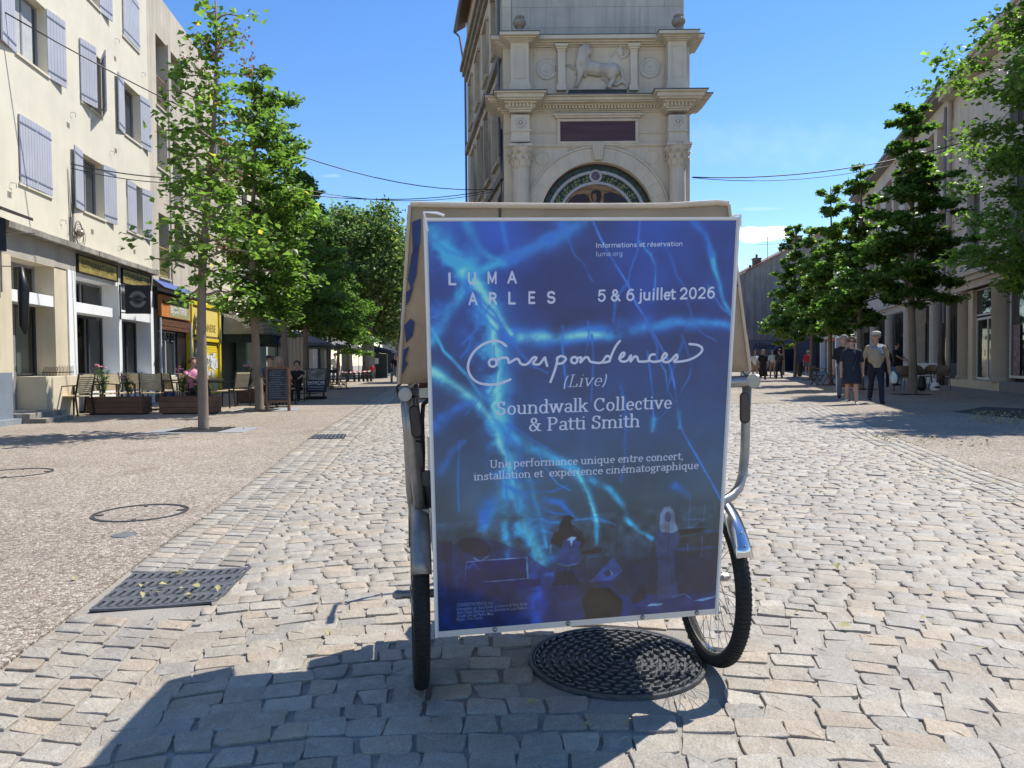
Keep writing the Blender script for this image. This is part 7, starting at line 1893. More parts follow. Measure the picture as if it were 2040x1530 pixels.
lp_([(550, 790), (580, 690), (770, 690), (800, 740), (830, 790)], (.60, .43, .26)); lp_([(1160, 740), (1210, 690), (1420, 690), (1400, 760), (1160, 780)], (.58, .42, .26))
lp_([(840, 800), (880, 710), (950, 670), (1060, 670), (1110, 700), (1160, 800), (1160, 950), (820, 950)], (.62, .62, .64)); lp_([(1020, 680), (1100, 690), (1160, 790), (1150, 960), (1060, 960), (1000, 790)], (.40, .22, .20))
lp_([(940, 690), (955, 690), (1010, 770), (1060, 700), (1070, 710), (1010, 800)], (.36, .18, .17))
lp_([(930, 560), (950, 520), (1000, 505), (1050, 525), (1070, 580), (1060, 650), (1040, 680), (960, 670), (925, 620)], (.16, .11, .09)); lp_([(945, 570), (990, 555), (1000, 600), (1000, 650), (970, 665), (950, 630)], (.62, .44, .34))
lp_([(920, 560), (940, 530), (1000, 505), (1050, 520), (1075, 560), (1040, 545), (1000, 540), (950, 555)], (.12, .16, .09))
lp_([(1250, 790), (1270, 740), (1310, 720), (1350, 750), (1370, 800)], (.22, .14, .12))
lp_([(560, 800), (1450, 800), (1450, 1000), (560, 1000)], (.30, .24, .20)); lp_([(860, 800), (1150, 800), (1180, 1200), (830, 1200)], (.52, .50, .50))
L_ *= (0.85 + 0.3 * np.random.default_rng(2).random((LHp // 2, LWp // 2)).repeat(2, 0).repeat(2, 1)[..., None]).astype(np.float32)
L_ *= 0.88
lm = image_mat('mosaic lunette', make_image('lunette_mosaic', np.clip(L_, 0, 1)), .5, .4)
me = bpy.data.meshes.new('mosaic'); pts = [(acx + aR * math.cos(PI * k / 40), acz + aR * math.sin(PI * k / 40)) for k in range(41)]
me.from_pydata([(x, .200, z) for x, z in pts], [], [tuple(range(40, -1, -1))]); uvl = me.uv_layers.new(name='uv')
for lp2 in me.loops: x, z = pts[lp2.vertex_index]; uvl.data[lp2.index].uv = ((x - acx) / (2 * aR) + .5, (z - acz) / aR)
me.materials.append(lm); o = bpy.data.objects.new('mosaic', me); COL.objects.link(o); o.parent = TW
m = MB(); c = tp(1187, 350, 26.1); M_ = Matrix.Translation((c.x, .16, c.z)) @ Matrix.Rotation(PI / 2, 4, 'X')
m.lathe([(.225, -.05), (.225, .02), (.16, .03), (.14, .0)], 28, caps=False, M=M_); md = m.build('medallion', MATS['white glazed band'], TW, smooth=True)
m = MB(); m.lathe([(.15, .004), (.08, .02), (.001, .03)], 20, caps=False, M=M_); m.build('boss', mat('blue brown boss', (.10, .08, .13), .4, .5, 8), md, smooth=True)
# columns with carved capitals
for pxc in (1038, 1350):
    c = tp(pxc, 330, 25.55); cz = tz_(330, 25.3); m = MB(); y_ = -.42; R = .30
    m.lathe([(.42, 0), (.42, .3), (.36, .36), (.38, .42), (.33, .5), (.32, .6), (R + .02, .7), (R, cz * .55), (R - .03, cz - .06), (R + .0, cz - .03), (R + .0, cz)], 26, (c.x, y_, 0)); m.box(c.x - .45, c.x + .45, y_ - .45, y_ + .45, 0, .3)
    col_ = m.build('column', lime, TW, smooth=True)
    zc1 = tz_(284, 25.2); m = MB(); h = zc1 - cz
    m.lathe([(R - .01, cz), (R + .0, cz + .3 * h), (R + .06, cz + .6 * h), (R + .16, cz + .86 * h)], 22, (c.x, y_, 0))
    poly = []
    for k in range(4):
        a = PI / 2 * k + PI / 4; poly += [((R + .25) * math.cos(a - .10) + c.x, (R + .25) * math.sin(a - .10) + y_), ((R + .25) * math.cos(a + .10) + c.x, (R + .25) * math.sin(a + .10) + y_), ((R + .07) * math.cos(a + PI / 4) + c.x, (R + .07) * math.sin(a + PI / 4) + y_)]
    m.slab(poly, cz + .87 * h, zc1)
    cp_ = m.build('capital', lime, col_, bevel=.008)
    m = MB()
    for tier, (zz, rr_, n_, hh, outw) in enumerate(((cz + .02, R + .0, 9, .34 * h, .09), (cz + .26 * h, R + .02, 9, .36 * h, .12))):
        for k in range(n_):
            a = 2 * PI * (k + .5 * tier) / n_
            M_ = Matrix.Translation((c.x, y_, zz)) @ Matrix.Rotation(a, 4, 'Z'); w_ = .095
            sec = [(rr_ + .01, 0, w_), (rr_ + .035, hh * .5, w_ * 1.15), (rr_ + .06, hh * .85, w_ * .9), (rr_ + outw + .03, hh * .98, w_ * .6), (rr_ + outw + .05, hh * .84, w_ * .25)]
            vs = []
            for r3, z3, w3 in sec: vs += [M_ @ Vector((r3 - .02, -w3, z3)), M_ @ Vector((r3 + .012, 0, z3 + .01)), M_ @ Vector((r3 - .02, w3, z3))]
            fs = []
            for i in range(4): fs += [(3 * i, 3 * i + 1, 3 * i + 4, 3 * i + 3), (3 * i + 1, 3 * i + 2, 3 * i + 5, 3 * i + 4)]
            m.add(vs, fs)
    for k in range(4):
        a = PI / 2 * k + PI / 4
        cx3, cy3 = c.x + (R + .17) * math.cos(a), y_ + (R + .17) * math.sin(a)
        m.tube([(cx3 + .055 * math.cos(t) * math.cos(a), cy3 + .055 * math.cos(t) * math.sin(a), cz + .78 * h + .055 * math.sin(t)) for t in [k2 * .7 for k2 in range(9)]], .026, 6)
    m.ball((c.x, y_ - R - .13, zc1 - .06), .05, 8)
    stuff(m.build('acanthus_leaves', lime, cp_, smooth='all'))
# basin at the foot
m = MB(); m.lathe([(2.2, 0), (2.3, .1), (2.3, .55), (2.4, .62), (2.4, .7), (2.15, .7), (2.1, .5), (.001, .5)], 40, (acx, -.1, 0), caps=False, a0=PI, a1=2 * PI); m.build('basin', lime, TW, smooth=True)

# the building behind the monument
TB = thing('corner_building', 'tall old stone building of pale ashlar rising behind the monument at the fork', 'building', (2.9, YT + .8, 0))
OB = Vector((2.9, YT + .8, 0)); yF = 26.8
xa, xb = (ypt(1001, 30, yF) - OB).x, (ypt(1362, 30, yF) - OB).x
dxk = -.159; Lb = 12.5
zcor = 17.6
def sidep(t, z, o=0.0):       # point on the left flank, t metres back
    n_ = Vector((-1, dxk, 0)).normalized(); return Vector((xa + dxk * t, t, z)) + n_ * o
m = MB(); htop = 19.2
m.poly([(xa, 0, 0), (xb, 0, 0), (xb, 0, htop), (xa, 0, htop)]); m.poly([(xb, 0, 0), (xb + 1.5, Lb, 0), (xb + 1.5, Lb, htop), (xb, 0, htop)]); m.poly([sidep(Lb, 0), (xb + 1.5, Lb, 0), (xb + 1.5, Lb, htop), sidep(Lb, htop)])
m.poly([(xa, 0, htop), (xb, 0, htop), (xb + 1.5, Lb, htop), sidep(Lb, htop)])
m.build('core_wall', ash, TB)
# ashlar blocks on the front above the monument
za, zb2 = tz_(80, 25.9) + .1, htop; course = .72; r = 0; rb_ = random.Random(6)
z = za
while z < zb2 - .05:
    z1 = min(zb2, z + course); x = xa + (.34 if True else 0)
    m = MB(); m.box(xa - .01, xa + .31, -.05, 0, z + .004, z1 - .004); m.build('quoin', mat('pale quoin stone', (.50, .46, .38), .85, .08, 2, .2, 30, objvar=.06), TB)
    first = True
    while x < xb - .02:
        w_ = rb_.uniform(1.1, 1.5) * (.55 if first and r % 2 else 1); first = False; x1 = min(xb, x + w_)
        if xb - x1 < .3: x1 = xb
        m = MB(); m.box(x + .003, x1 - .003, -.03 - rb_.uniform(0, .006), 0, z + .003, z1 - .003); m.build('ashlar_block', ash, TB, bevel=.006)
        x = x1
    z = z1; r += 1
# left flank: cornices, string courses, windows, pipes, eaves
sh = [(1.1, 2.2, 8.6, 11.3), (3.6, 4.7, 8.6, 11.3), (6.2, 7.3, 8.6, 11.3), (8.9, 10.0, 8.6, 11.3), (1.1, 2.2, 4.2, 7.0), (3.6, 4.7, 4.2, 7.0), (6.2, 7.3, 4.2, 7.0), (8.9, 10, 4.2, 7.0), (1.2, 2.2, 12.9, 15.0), (4, 5, 12.9, 15), (7, 8, 12.9, 15), (9.8, 10.8, 12.9, 15)]
m = MB(); S_ = sorted({0, Lb} | {v for h in sh for v in h[:2]}); Z_ = sorted({0, htop} | {v for h in sh for v in h[2:]})
for i in range(len(S_) - 1):
    for j in range(len(Z_) - 1):
        sc, zc = (S_[i] + S_[i + 1]) / 2, (Z_[j] + Z_[j + 1]) / 2
        if any(h[0] < sc < h[1] and h[2] < zc < h[3] for h in sh): continue
        m.poly([sidep(S_[i], Z_[j]), sidep(S_[i + 1], Z_[j]), sidep(S_[i + 1], Z_[j + 1]), sidep(S_[i], Z_[j + 1])])
for h in sh:
    a, b2, c_, e_ = h
    for P_ in ([(a, c_, 0), (a, c_, -.3), (a, e_, -.3), (a, e_, 0)], [(b2, c_, 0), (b2, c_, -.3), (b2, e_, -.3), (b2, e_, 0)], [(a, e_, 0), (b2, e_, 0), (b2, e_, -.3), (a, e_, -.3)], [(a, c_, 0), (b2, c_, 0), (b2, c_, -.3), (a, c_, -.3)]): m.poly([sidep(*p) for p in P_])
m.build('flank_wall', side_m, TB)
for h in sh:
    a, b2, c_, e_ = h; m = MB(); m.poly([sidep(a, c_, -.25), sidep(b2, c_, -.25), sidep(b2, e_, -.25), sidep(a, e_, -.25)]); w_ = m.build('window', mat('dark old window', (.025, .028, .03), .4, .2), TB)
    m = MB()
    for (p, q_) in (((a - .12, c_), (a - .12, e_)), ((b2 + .12, c_), (b2 + .12, e_)), ((a - .25, e_ + .10), (b2 + .25, e_ + .10)), ((a - .25, c_ - .08), (b2 + .25, c_ - .08))): m.bar(sidep(*p, .04), sidep(*q_, .04), .2, .12, up=(0, 0, 1)) if p[1] == q_[1] else m.bar(sidep(*p, .04), sidep(*q_, .04), .2, .12, up=(1, 0, 0))
    m.build('architrave', side_m, w_)
for z0, z1, o_ in ((7.7, 7.95, .12), (12.0, 12.3, .16), (15.8, 16.05, .14), (16.05, 16.3, .26), (16.3, 16.5, .38)):
    m = MB(); V = [sidep(t, z, oo) for z in (z0, z1) for (t, oo) in ((-.02, -.01), (Lb, -.01), (Lb, o_), (-.02, o_))]; m.add(V, [(0, 1, 2, 3), (4, 5, 6, 7), (0, 1, 5, 4), (2, 3, 7, 6), (1, 2, 6, 5), (0, 3, 7, 4)]); m.build('string_course', mat('dark stained stone course', (.23, .20, .16), .9, .3, 2, streak=.7), TB)
m = MB(); V = [sidep(t, z, oo) for z, oo in ((18.9, .0), (18.6, .5), (18.75, .53), (19.3, .0)) for t in (2.0, Lb + .6)]; m.add(V, [(0, 1, 3, 2), (2, 3, 5, 4), (4, 5, 7, 6), (0, 2, 4, 6), (1, 3, 5, 7)]); m.build('eaves', mat('brown eaves tiles', (.12, .085, .07), .9, .4, 4), TB)
m = MB(); m.tube([sidep(2.0, 18.62, .57), sidep(Lb + .6, 18.62, .57)], .09, 8); m.tube([sidep(Lb + .5, 18.55, .55), sidep(Lb + .2, 18.2, .35), sidep(Lb + .1, 16.6, .12)], .055, 8); m.build('gutter', zinc_m, TB, smooth=True)
for t, z0, z1 in ((Lb - .05, .3, 16.0), (.35, 8.6, 18.9)):
    m = MB(); m.tube([sidep(t, z0, .10), sidep(t, z1, .10)], .06, 10); m.build('downpipe', zinc_m, TB, smooth=True)
m = MB(); m.tube([(xb - .02, -.08, 0), (xb - .02, -.08, 9.2)], .05, 8); m.build('white_pipe', mat('white pvc pipe', (.6, .6, .58), .4, .05), TB, smooth=True)
m = MB(); rc = random.Random(12)
for k in range(6):
    t0 = rc.uniform(.1, 1.0); m.tube([sidep(t0, 5.5 + k * .3, .06), sidep(t0 + rc.uniform(-.3, 1.4), 6.6 + k * .1, .07), sidep(.15, 7.3, .08), sidep(.1 + .1 * k, 9.5, .06)], .022, 5)
m.build('loose_cables', black_m, TB, smooth='all')
# tiled roof fragment with a weed, seen left of the flank
LR = thing('low_roofed_house', 'low house with old brown tile roof and a weed, tucked behind the stone building', 'building', (-2.9, 44, 0))
m = MB(); m.box(0, 4.0, 0, 5, 0, 9.6); m.build('wall', side_m, LR)
m = MB()
for k in range(16): x = -.4 + k * .3; m.tube([(x, -.5, 9.5 + .045 * k), (x + .02, 5, 10.4 + .045 * k)], .12, 6)
m.build('tiled_roof', MATS['brown eaves tiles'], LR)
m = MB(); rc = random.Random(4)
for k in range(60):
    a = rc.uniform(0, 2 * PI); p = Vector((.9 + rc.gauss(0, .25), .3, 10.1 + abs(rc.gauss(0, .35)))); m.add([p, p + Vector((.09 * math.cos(a), 0, .09 * math.sin(a))), p + Vector((.05, .03, .09))], [(0, 1, 2)])
m.build('weed', mat('dull weed green', (.08, .10, .04), .8, .3), LR)

# ================================================================== TREES
def leaf_mat(name, c_lo, c_hi, trans):
    m, n, l, b = new_mat(name)
    a = n.new('ShaderNodeAttribute'); a.attribute_name = 'tint'
    sp = n.new('ShaderNodeSeparateColor'); l.new(a.outputs['Color'], sp.inputs[0])
    c = ramp_n(n, l, sp.outputs[0], [(0.0, c_lo), (0.75, c_hi), (0.93, tuple(min(1, x * 1.5) for x in c_hi)), (1.0, (0.34, 0.27, 0.07))])
    l.new(c, b.inputs['Base Color']); b.inputs['Roughness'].default_value = 0.42; b.inputs['Specular IOR Level'].default_value = 0.45
    t = n.new('ShaderNodeBsdfTranslucent')
    c2 = mixc(n, l, 1.0, c, trans, 'MULTIPLY'); l.new(c2, t.inputs[0])
    mx = n.new('ShaderNodeMixShader'); mx.inputs[0].default_value = 0.48; l.new(b.outputs[0], mx.inputs[1]); l.new(t.outputs[0], mx.inputs[2])
    l.new(mx.outputs[0], n['Material Output'].inputs[0]); MATS[name] = m
    return m
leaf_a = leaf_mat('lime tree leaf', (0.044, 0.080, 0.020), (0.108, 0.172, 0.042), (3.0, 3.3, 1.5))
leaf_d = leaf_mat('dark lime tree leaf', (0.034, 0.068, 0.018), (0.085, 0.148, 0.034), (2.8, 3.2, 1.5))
leaf_p = leaf_mat('plane tree leaf', (0.05, 0.085, 0.028), (0.13, 0.19, 0.065), (2.0, 2.2, 1.4))
bark_m = mat('young lime bark', (0.20, 0.155, 0.115), .9, .25, 6, .8, 30, stretch=(1, 1, .25))
bark_p = mat('plane tree bark', (0.30, 0.27, 0.21), .9, .3, 4, .5, 20)

def leaves_mesh(name, P, N, size, m_, parent, rg, kind='leaf', tint=None):
    """P centres, N normals; each leaf a bent four-triangle blade"""
    n_ = len(P)
    a = rg.normal(size=(n_, 3)); T = np.cross(N, a); T /= np.linalg.norm(T, axis=1)[:, None] + 1e-9; Bt = np.cross(N, T)
    s = size * rg.uniform(0.65, 1.25, n_)[:, None]
    tipdown = N * -0.22 * s
    v0 = P - T * s * .5; v1 = P + Bt * s * .42 + N * s * .10 - T * s * .05; v2 = P + T * s * .62 + tipdown; v3 = P - Bt * s * .42 + N * s * .10 - T * s * .05
    V = np.stack((v0, v1, v2, v3), 1).reshape(-1, 3)
    k = np.arange(n_) * 4
    F = np.concatenate((np.stack((k, k + 1, k + 2), 1), np.stack((k, k + 2, k + 3), 1)))
    o = np_mesh(name, V, F, m_, parent)
    t = rg.random(n_) ** 1.3 if tint is None else tint
    set_color_attr(o.data, 'tint', np.repeat(t, 4)[:, None] * np.ones(3))
    return o
def tree(label, loc, H, crown0, R, nl, leaf, m_, seed, trunk_r=0.09, prof=None, tiers=0, lean=(0, 0), group=None, bk=None, n_limb=26, flat=.55, name='lime_tree', spread=.30, skew=(0, 0)):
    rg = np.random.default_rng(seed); r = random.Random(seed)
    t = thing(name, label, 'tree', loc, 0, group)
    bk = bk or bark_m
    def axis(z): q = z / H; return Vector((lean[0] * q + .05 * math.sin(q * 7 + seed), lean[1] * q + .05 * math.cos(q * 5 + seed), z))
    m = MB(); zs = [0, .05] + [H * k / 14 for k in range(1, 15)]
    m.tube([axis(z) for z in zs], [trunk_r * 1.25] + [trunk_r * (1 - .88 * (z / H) ** 1.1) + .006 for z in zs[1:]], 9)
    m.build('trunk', bk, t, smooth='all')
    prof = prof or (lambda q: (math.sin(PI * min(1, (q + .12) / 1.1) ** .75)) ** .8)
    mb = MB(); Ps = []; Ns = []
    W_ = []
    limbs = []
    for i in range(n_limb):
        q = (i + r.random()) / n_limb
        z0 = crown0 + (H - crown0) * q * 1.0 - .12
        a = i * 2.399 + r.uniform(-.4, .4); L = R * prof(q) * r.uniform(.72, 1.08)
        L *= 1 + skew[0] * math.cos(a) + skew[1] * math.sin(a)
        if L < .12: continue
        rise = r.uniform(.12, .5) * L + (.35 if q > .8 else 0) * L
        p0 = axis(max(.3, z0)); pts = []
        for k in range(6):
            u = k / 5; pts.append(p0 + Vector((math.cos(a) * L * u, math.sin(a) * L * u, rise * (u ** .8) - .22 * L * u * u)) + Vector((r.uniform(-.04, .04), r.uniform(-.04, .04), r.uniform(-.03, .03))) * (k > 0))
        mb.tube(pts, [max(.006, trunk_r * .36 * (1 - .8 * u / 5) * (1 - .4 * q)) for u in range(6)], 5, caps=False)
        limbs.append((pts, L)); W_.append(L)
    # a few twigs
    for pts, L in limbs:
        for k in range(3):
            u = r.uniform(.35, .9); i = int(u * 5); p = pts[i].lerp(pts[min(5, i + 1)], u * 5 - i); a = r.uniform(0, 2 * PI); l_ = L * r.uniform(.18, .35)
            mb.tube([p, p + Vector((math.cos(a) * l_, math.sin(a) * l_, l_ * r.uniform(.0, .5)))], [.007, .003], 4, caps=False)
    stuff(mb.build('branches', bk, t, smooth='all'))
    W_ = np.array(W_); W_ = W_ ** 1.6 / (W_ ** 1.6).sum()
    for (pts, L), w in zip(limbs, W_):
        k = int(nl * w); A_ = np.array([tuple(p) for p in pts])
        nc = max(3, int(L / .16)); cu = rg.uniform(.22, 1.06, nc); ci = rg.integers(0, nc, k)
        u = np.clip(cu[ci] + rg.normal(0, .03, k), 0.1, 1.08) * 5; i0 = np.clip(u.astype(int), 0, 4); f = (u - i0)[:, None]
        base = A_[i0] * (1 - f) + A_[i0 + 1] * f
        coff = rg.normal(0, 1, (nc, 3)) * np.array((spread, spread, spread * flat)) * L * .75
        off = coff[ci] + rg.normal(0, 1, (k, 3)) * np.array((1, 1, flat)) * (.055 + .07 * L)
        Ps.append(base + off)
        nn = rg.normal(0, .48, (k, 3)) + np.array((0, 0, 1)); Ns.append(nn / np.linalg.norm(nn, axis=1)[:, None])
    P = np.vstack(Ps); N = np.vstack(Ns)
    tint = np.clip(rg.random(len(P)) * .55 + .45 * rg.random(len(P)) ** 3, 0, .93); 
    tint[rg.random(len(P)) < .006] = 1.0
    stuff(leaves_mesh('crown', P, N, leaf, m_, t, rg, tint=tint))
    return t
def at(px_, py_, z=TOP): p = gpt(px_, py_, z); return (p.x, p.y, z)
def prof_cone(q): return min(1.0, .6 + q * 3) * (1 - q ** 1.3 * .74)
def prof_T1(q): return (.85 if q < .12 else 1.0 if q < .3 else .8 if q < .5 else .95 if q < .68 else .62 if q < .85 else .42)
G_L, G_R = 'lime trees along the left pavement', 'lime trees along the right pavement'
tree('slender sparse young lime, nearest on the left, with patches of dried brown seed bracts', at(402, 857), 7.15, 2.35, .92, 2500, .12, leaf_a, 21, .082, prof_T1, lean=(.35, 0), group=G_L, n_limb=44, flat=.8, spread=.34)
# dried bracts on the nearest tree
rgb = np.random.default_rng(5); cs = [(.75, 0, 6.6), (.85, .1, 6.1), (.2, -.1, 5.9), (.35, 0, 6.3), (.6, -.2, 4.2), (.5, -.2, 3.0), (-.1, .1, 6.2)]
P = np.vstack([np.array(c) + rgb.normal(0, .12, (45, 3)) for c in cs]); N = rgb.normal(0, 1, P.shape); N /= np.linalg.norm(N, axis=1)[:, None]
near_tree = [o for o in COL.objects if o.get('label', '').startswith('slender sparse young lime')][0]
stuff(leaves_mesh('dried_bracts', P, N, .06, mat('dry bract brown', (.42, .24, .12), .8, .3, 9), near_tree, rgb))
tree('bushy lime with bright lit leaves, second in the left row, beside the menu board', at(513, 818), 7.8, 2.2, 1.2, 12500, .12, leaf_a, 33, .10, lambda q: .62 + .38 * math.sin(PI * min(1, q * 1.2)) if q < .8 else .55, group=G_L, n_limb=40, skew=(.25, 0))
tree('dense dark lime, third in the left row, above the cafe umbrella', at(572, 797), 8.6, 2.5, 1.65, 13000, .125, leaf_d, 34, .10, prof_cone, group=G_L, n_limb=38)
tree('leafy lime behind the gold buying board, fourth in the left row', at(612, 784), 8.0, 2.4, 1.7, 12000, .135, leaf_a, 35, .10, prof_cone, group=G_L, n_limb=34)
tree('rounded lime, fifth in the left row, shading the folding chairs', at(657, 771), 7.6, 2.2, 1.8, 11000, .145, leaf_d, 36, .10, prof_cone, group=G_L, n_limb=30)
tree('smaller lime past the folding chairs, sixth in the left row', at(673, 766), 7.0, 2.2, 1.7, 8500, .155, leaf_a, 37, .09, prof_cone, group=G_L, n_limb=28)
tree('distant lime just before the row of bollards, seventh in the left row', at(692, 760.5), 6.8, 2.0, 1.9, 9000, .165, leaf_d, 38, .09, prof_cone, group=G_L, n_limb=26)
# right row
tree('large lime at the right edge whose trunk stands outside the view', (11.45, 15.1, TOP), 9.9, 2.3, 1.95, 24000, .135, leaf_a, 51, .12, lambda q: .8 + .2 * math.sin(PI * q) if q < .8 else .6, group=G_R, n_limb=46, skew=(-.1, 0))
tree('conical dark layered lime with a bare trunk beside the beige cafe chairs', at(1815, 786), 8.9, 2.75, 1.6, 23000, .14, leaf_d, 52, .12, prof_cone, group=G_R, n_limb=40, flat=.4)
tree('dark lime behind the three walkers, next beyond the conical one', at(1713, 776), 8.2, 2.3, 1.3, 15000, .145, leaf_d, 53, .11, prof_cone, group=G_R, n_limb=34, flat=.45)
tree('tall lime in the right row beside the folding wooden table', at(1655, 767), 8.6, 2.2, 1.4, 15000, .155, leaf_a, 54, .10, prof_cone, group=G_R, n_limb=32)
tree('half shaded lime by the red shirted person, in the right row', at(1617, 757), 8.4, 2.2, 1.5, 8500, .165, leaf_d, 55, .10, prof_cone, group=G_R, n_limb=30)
tree('bright sunlit lime in front of the grey gable, right row', at(1585, 751.5), 9.8, 2.5, 1.8, 16000, .175, leaf_a, 56, .11, prof_cone, group=G_R, n_limb=32)
tree('small sunlit lime nearest the grey gable building', at(1560, 747), 7.6, 2.2, 1.5, 7000, .185, leaf_a, 57, .09, prof_cone, group=G_R, n_limb=26)
# plane trees closing the left street
def plane(label, loc, H, R, seed, nl=26000, leaf=.26):
    rg = np.random.default_rng(seed); r = random.Random(seed); t = thing('plane_tree', label, 'tree', loc, 0, 'plane trees closing the left street')
    m = MB(); m.tube([(0, 0, 0), (.05, 0, 1), (0, 0, 3.2)], [.62, .5, .46], 12)
    tips = []
    for a, l_ in ((2.7, 3.2), (.5, 3.6), (1.6, 2.6), (4.4, 3.0), (5.5, 2.6)):
        p = [(0, 0, 2.9)]
        for k in range(1, 6): u = k / 5; p.append((math.cos(a) * l_ * u + r.uniform(-.2, .2), math.sin(a) * l_ * u, 2.9 + u * H * .55 + r.uniform(-.2, .2)))
        m.tube(p, [.34, .28, .22, .16, .11, .06], 8); tips.append(p)
    m.build('trunk', bark_p, t, smooth='all')
    nc = 170; C_ = []
    while len(C_) < nc:
        p = rg.uniform(-1, 1, 3); d = np.linalg.norm(p)
        if d > 1 or d < .35: continue
        C_.append(p * np.array((R, R * .9, H * .40)) + np.array((0, 0, H * .60)))
    C_ = np.array(C_); ci = rg.integers(0, nc, nl); P = C_[ci] + rg.normal(0, 1, (nl, 3)) * np.array((.55, .55, .42))
    N = rg.normal(0, .7, (nl, 3)) + np.array((0, 0, .8)); N /= np.linalg.norm(N, axis=1)[:, None]
    stuff(leaves_mesh('crown', P, N, leaf, leaf_p, t, rg))
p = gpt(728, 748); plane('big old plane tree with forked pale trunk, between the bollards and the hood', (ypt(733, 700, 58).x, 58, 0), 13.6, 4.2, 71)
plane('second plane tree crown, farther left of the forked one', (ypt(690, 700, 66).x, 66, 0), 14.6, 4.4, 72, 22000)
plane('plane tree behind the lettered end building', (ypt(790, 700, 72).x, 74, 0), 14.2, 4.6, 73, 20000)
# climbing vine, yellow green, on the far house
rg = np.random.default_rng(9); P = np.column_stack((rg.normal(-7.6, .75, 5200), rg.uniform(83.0, 83.7, 5200), rg.uniform(0.6, 7.0, 5200))); keep = np.abs(P[:, 0] + 7.6) < 1.2 + .25 * np.sin(P[:, 2] * 2); P = P[keep]
N = rg.normal(0, .5, P.shape) + np.array((0.2, -1, .5)); N /= np.linalg.norm(N, axis=1)[:, None]
o = leaves_mesh('climbing_vine', P, N, .24, leaf_mat('vine leaf', (.12, .20, .02), (.22, .34, .03), (2, 2, 1)), None, rg); tag(o, 'bright yellow green climbing vine on the far narrow house beside the hood', 'vine')
# bare soil squares, iron frames and stone slabs at the tree feet
slab_m = mat('blue grey stone slab', (.27, .275, .275), .8, .12, 2.5, .2, 40)
def slabs(pts, name='paving_slab', nx=3):
    A_, B_, C2, D_ = [gpt(*p) for p in pts]
    for k in range(nx):
        q = lambda u, w: A_.lerp(B_, u).lerp(D_.lerp(C2, u), w)
        u0, u1 = k / nx + .004, (k + 1) / nx - .004
        m = MB(); m.slab([(q(u0, 0).x, q(u0, 0).y), (q(u1, 0).x, q(u1, 0).y), (q(u1, 1).x, q(u1, 1).y), (q(u0, 1).x, q(u0, 1).y)], TOP - .004, TOP + .006); structure(m.build(name, slab_m))
slabs(((275, 866), (485, 863), (522, 853), (335, 855)))
slabs(((462, 822), (590, 819), (600, 812.5), (480, 815)), nx=2)
soil_m = mat('dark tree pit grating', (.03, .03, .032), .7, .3, 20)
for k, (x, y) in enumerate([(o.location.x, o.location.y) for o in COL.objects if o.name.startswith('lime_tree')]):
    m = MB(); w_ = .42
    for j in range(9): m.box(-w_, w_, -w_ + j * 2 * w_ / 8.5, -w_ + j * 2 * w_ / 8.5 + .06, 0, .012)
    m.box(-w_, w_, -w_, w_, -.004, .003)
    o = m.build('tree_grate', soil_m, loc=(x, y, TOP + .006)); structure(o)
P_ = [gpt(*p) for p in ((1900, 822), (2060, 838), (2140, 820), (1960, 812))]
m = MB(); m.slab([(p.x, p.y) for p in P_], TOP - .004, TOP + .008); structure(m.build('tree_pit_plate', mat('dark iron plate', (.028, .03, .035), .6, .3, 10)))
# fallen leaves
rg = np.random.default_rng(17)
def scatter(region, n_, size, z=TOP + .014):
    A_, B_, C2, D_ = [np.array(gpt(*p)) for p in region]
    u, w = rg.random(n_)[:, None], rg.random(n_)[:, None]
    P = (A_ * (1 - u) + B_ * u) * (1 - w) + (D_ * (1 - u) + C2 * u) * w; P[:, 2] = z + rg.uniform(0, .01, n_)
    N = rg.normal(0, .35, P.shape) + np.array((0, 0, 1)); N /= np.linalg.norm(N, axis=1)[:, None]
    return P, N, np.full(n_, size)
parts = [scatter(((1930, 845), (2040, 850), (2040, 822), (1940, 820)), 420, .05), scatter(((1820, 795), (2040, 800), (2040, 785), (1840, 785)), 260, .05), scatter(((1730, 880), (1960, 905), (1980, 880), (1720, 862)), 150, .05),
         scatter(((1800, 960), (2040, 1010), (2040, 930), (1790, 900)), 45, .05), scatter(((1500, 1200), (2040, 1500), (2040, 980), (1550, 900)), 26, .045), scatter(((250, 1220), (420, 1200), (480, 1140), (300, 1150)), 14, .045, .03), scatter(((60, 1300), (700, 1500), (600, 1000), (250, 1000)), 8, .05), scatter(((900, 1500), (1300, 1450), (1200, 1380), (950, 1400)), 4, .05), scatter(((330, 860), (520, 858), (520, 850), (340, 852)), 22, .045, TOP + .02)]
P = np.vstack([p[0] for p in parts]); N = np.vstack([p[1] for p in parts])
o = leaves_mesh('fallen_leaves', P, N, .036, mat('yellow fallen leaf', (.36, .31, .13), .8, .35, 12), None, rg); stuff(o)

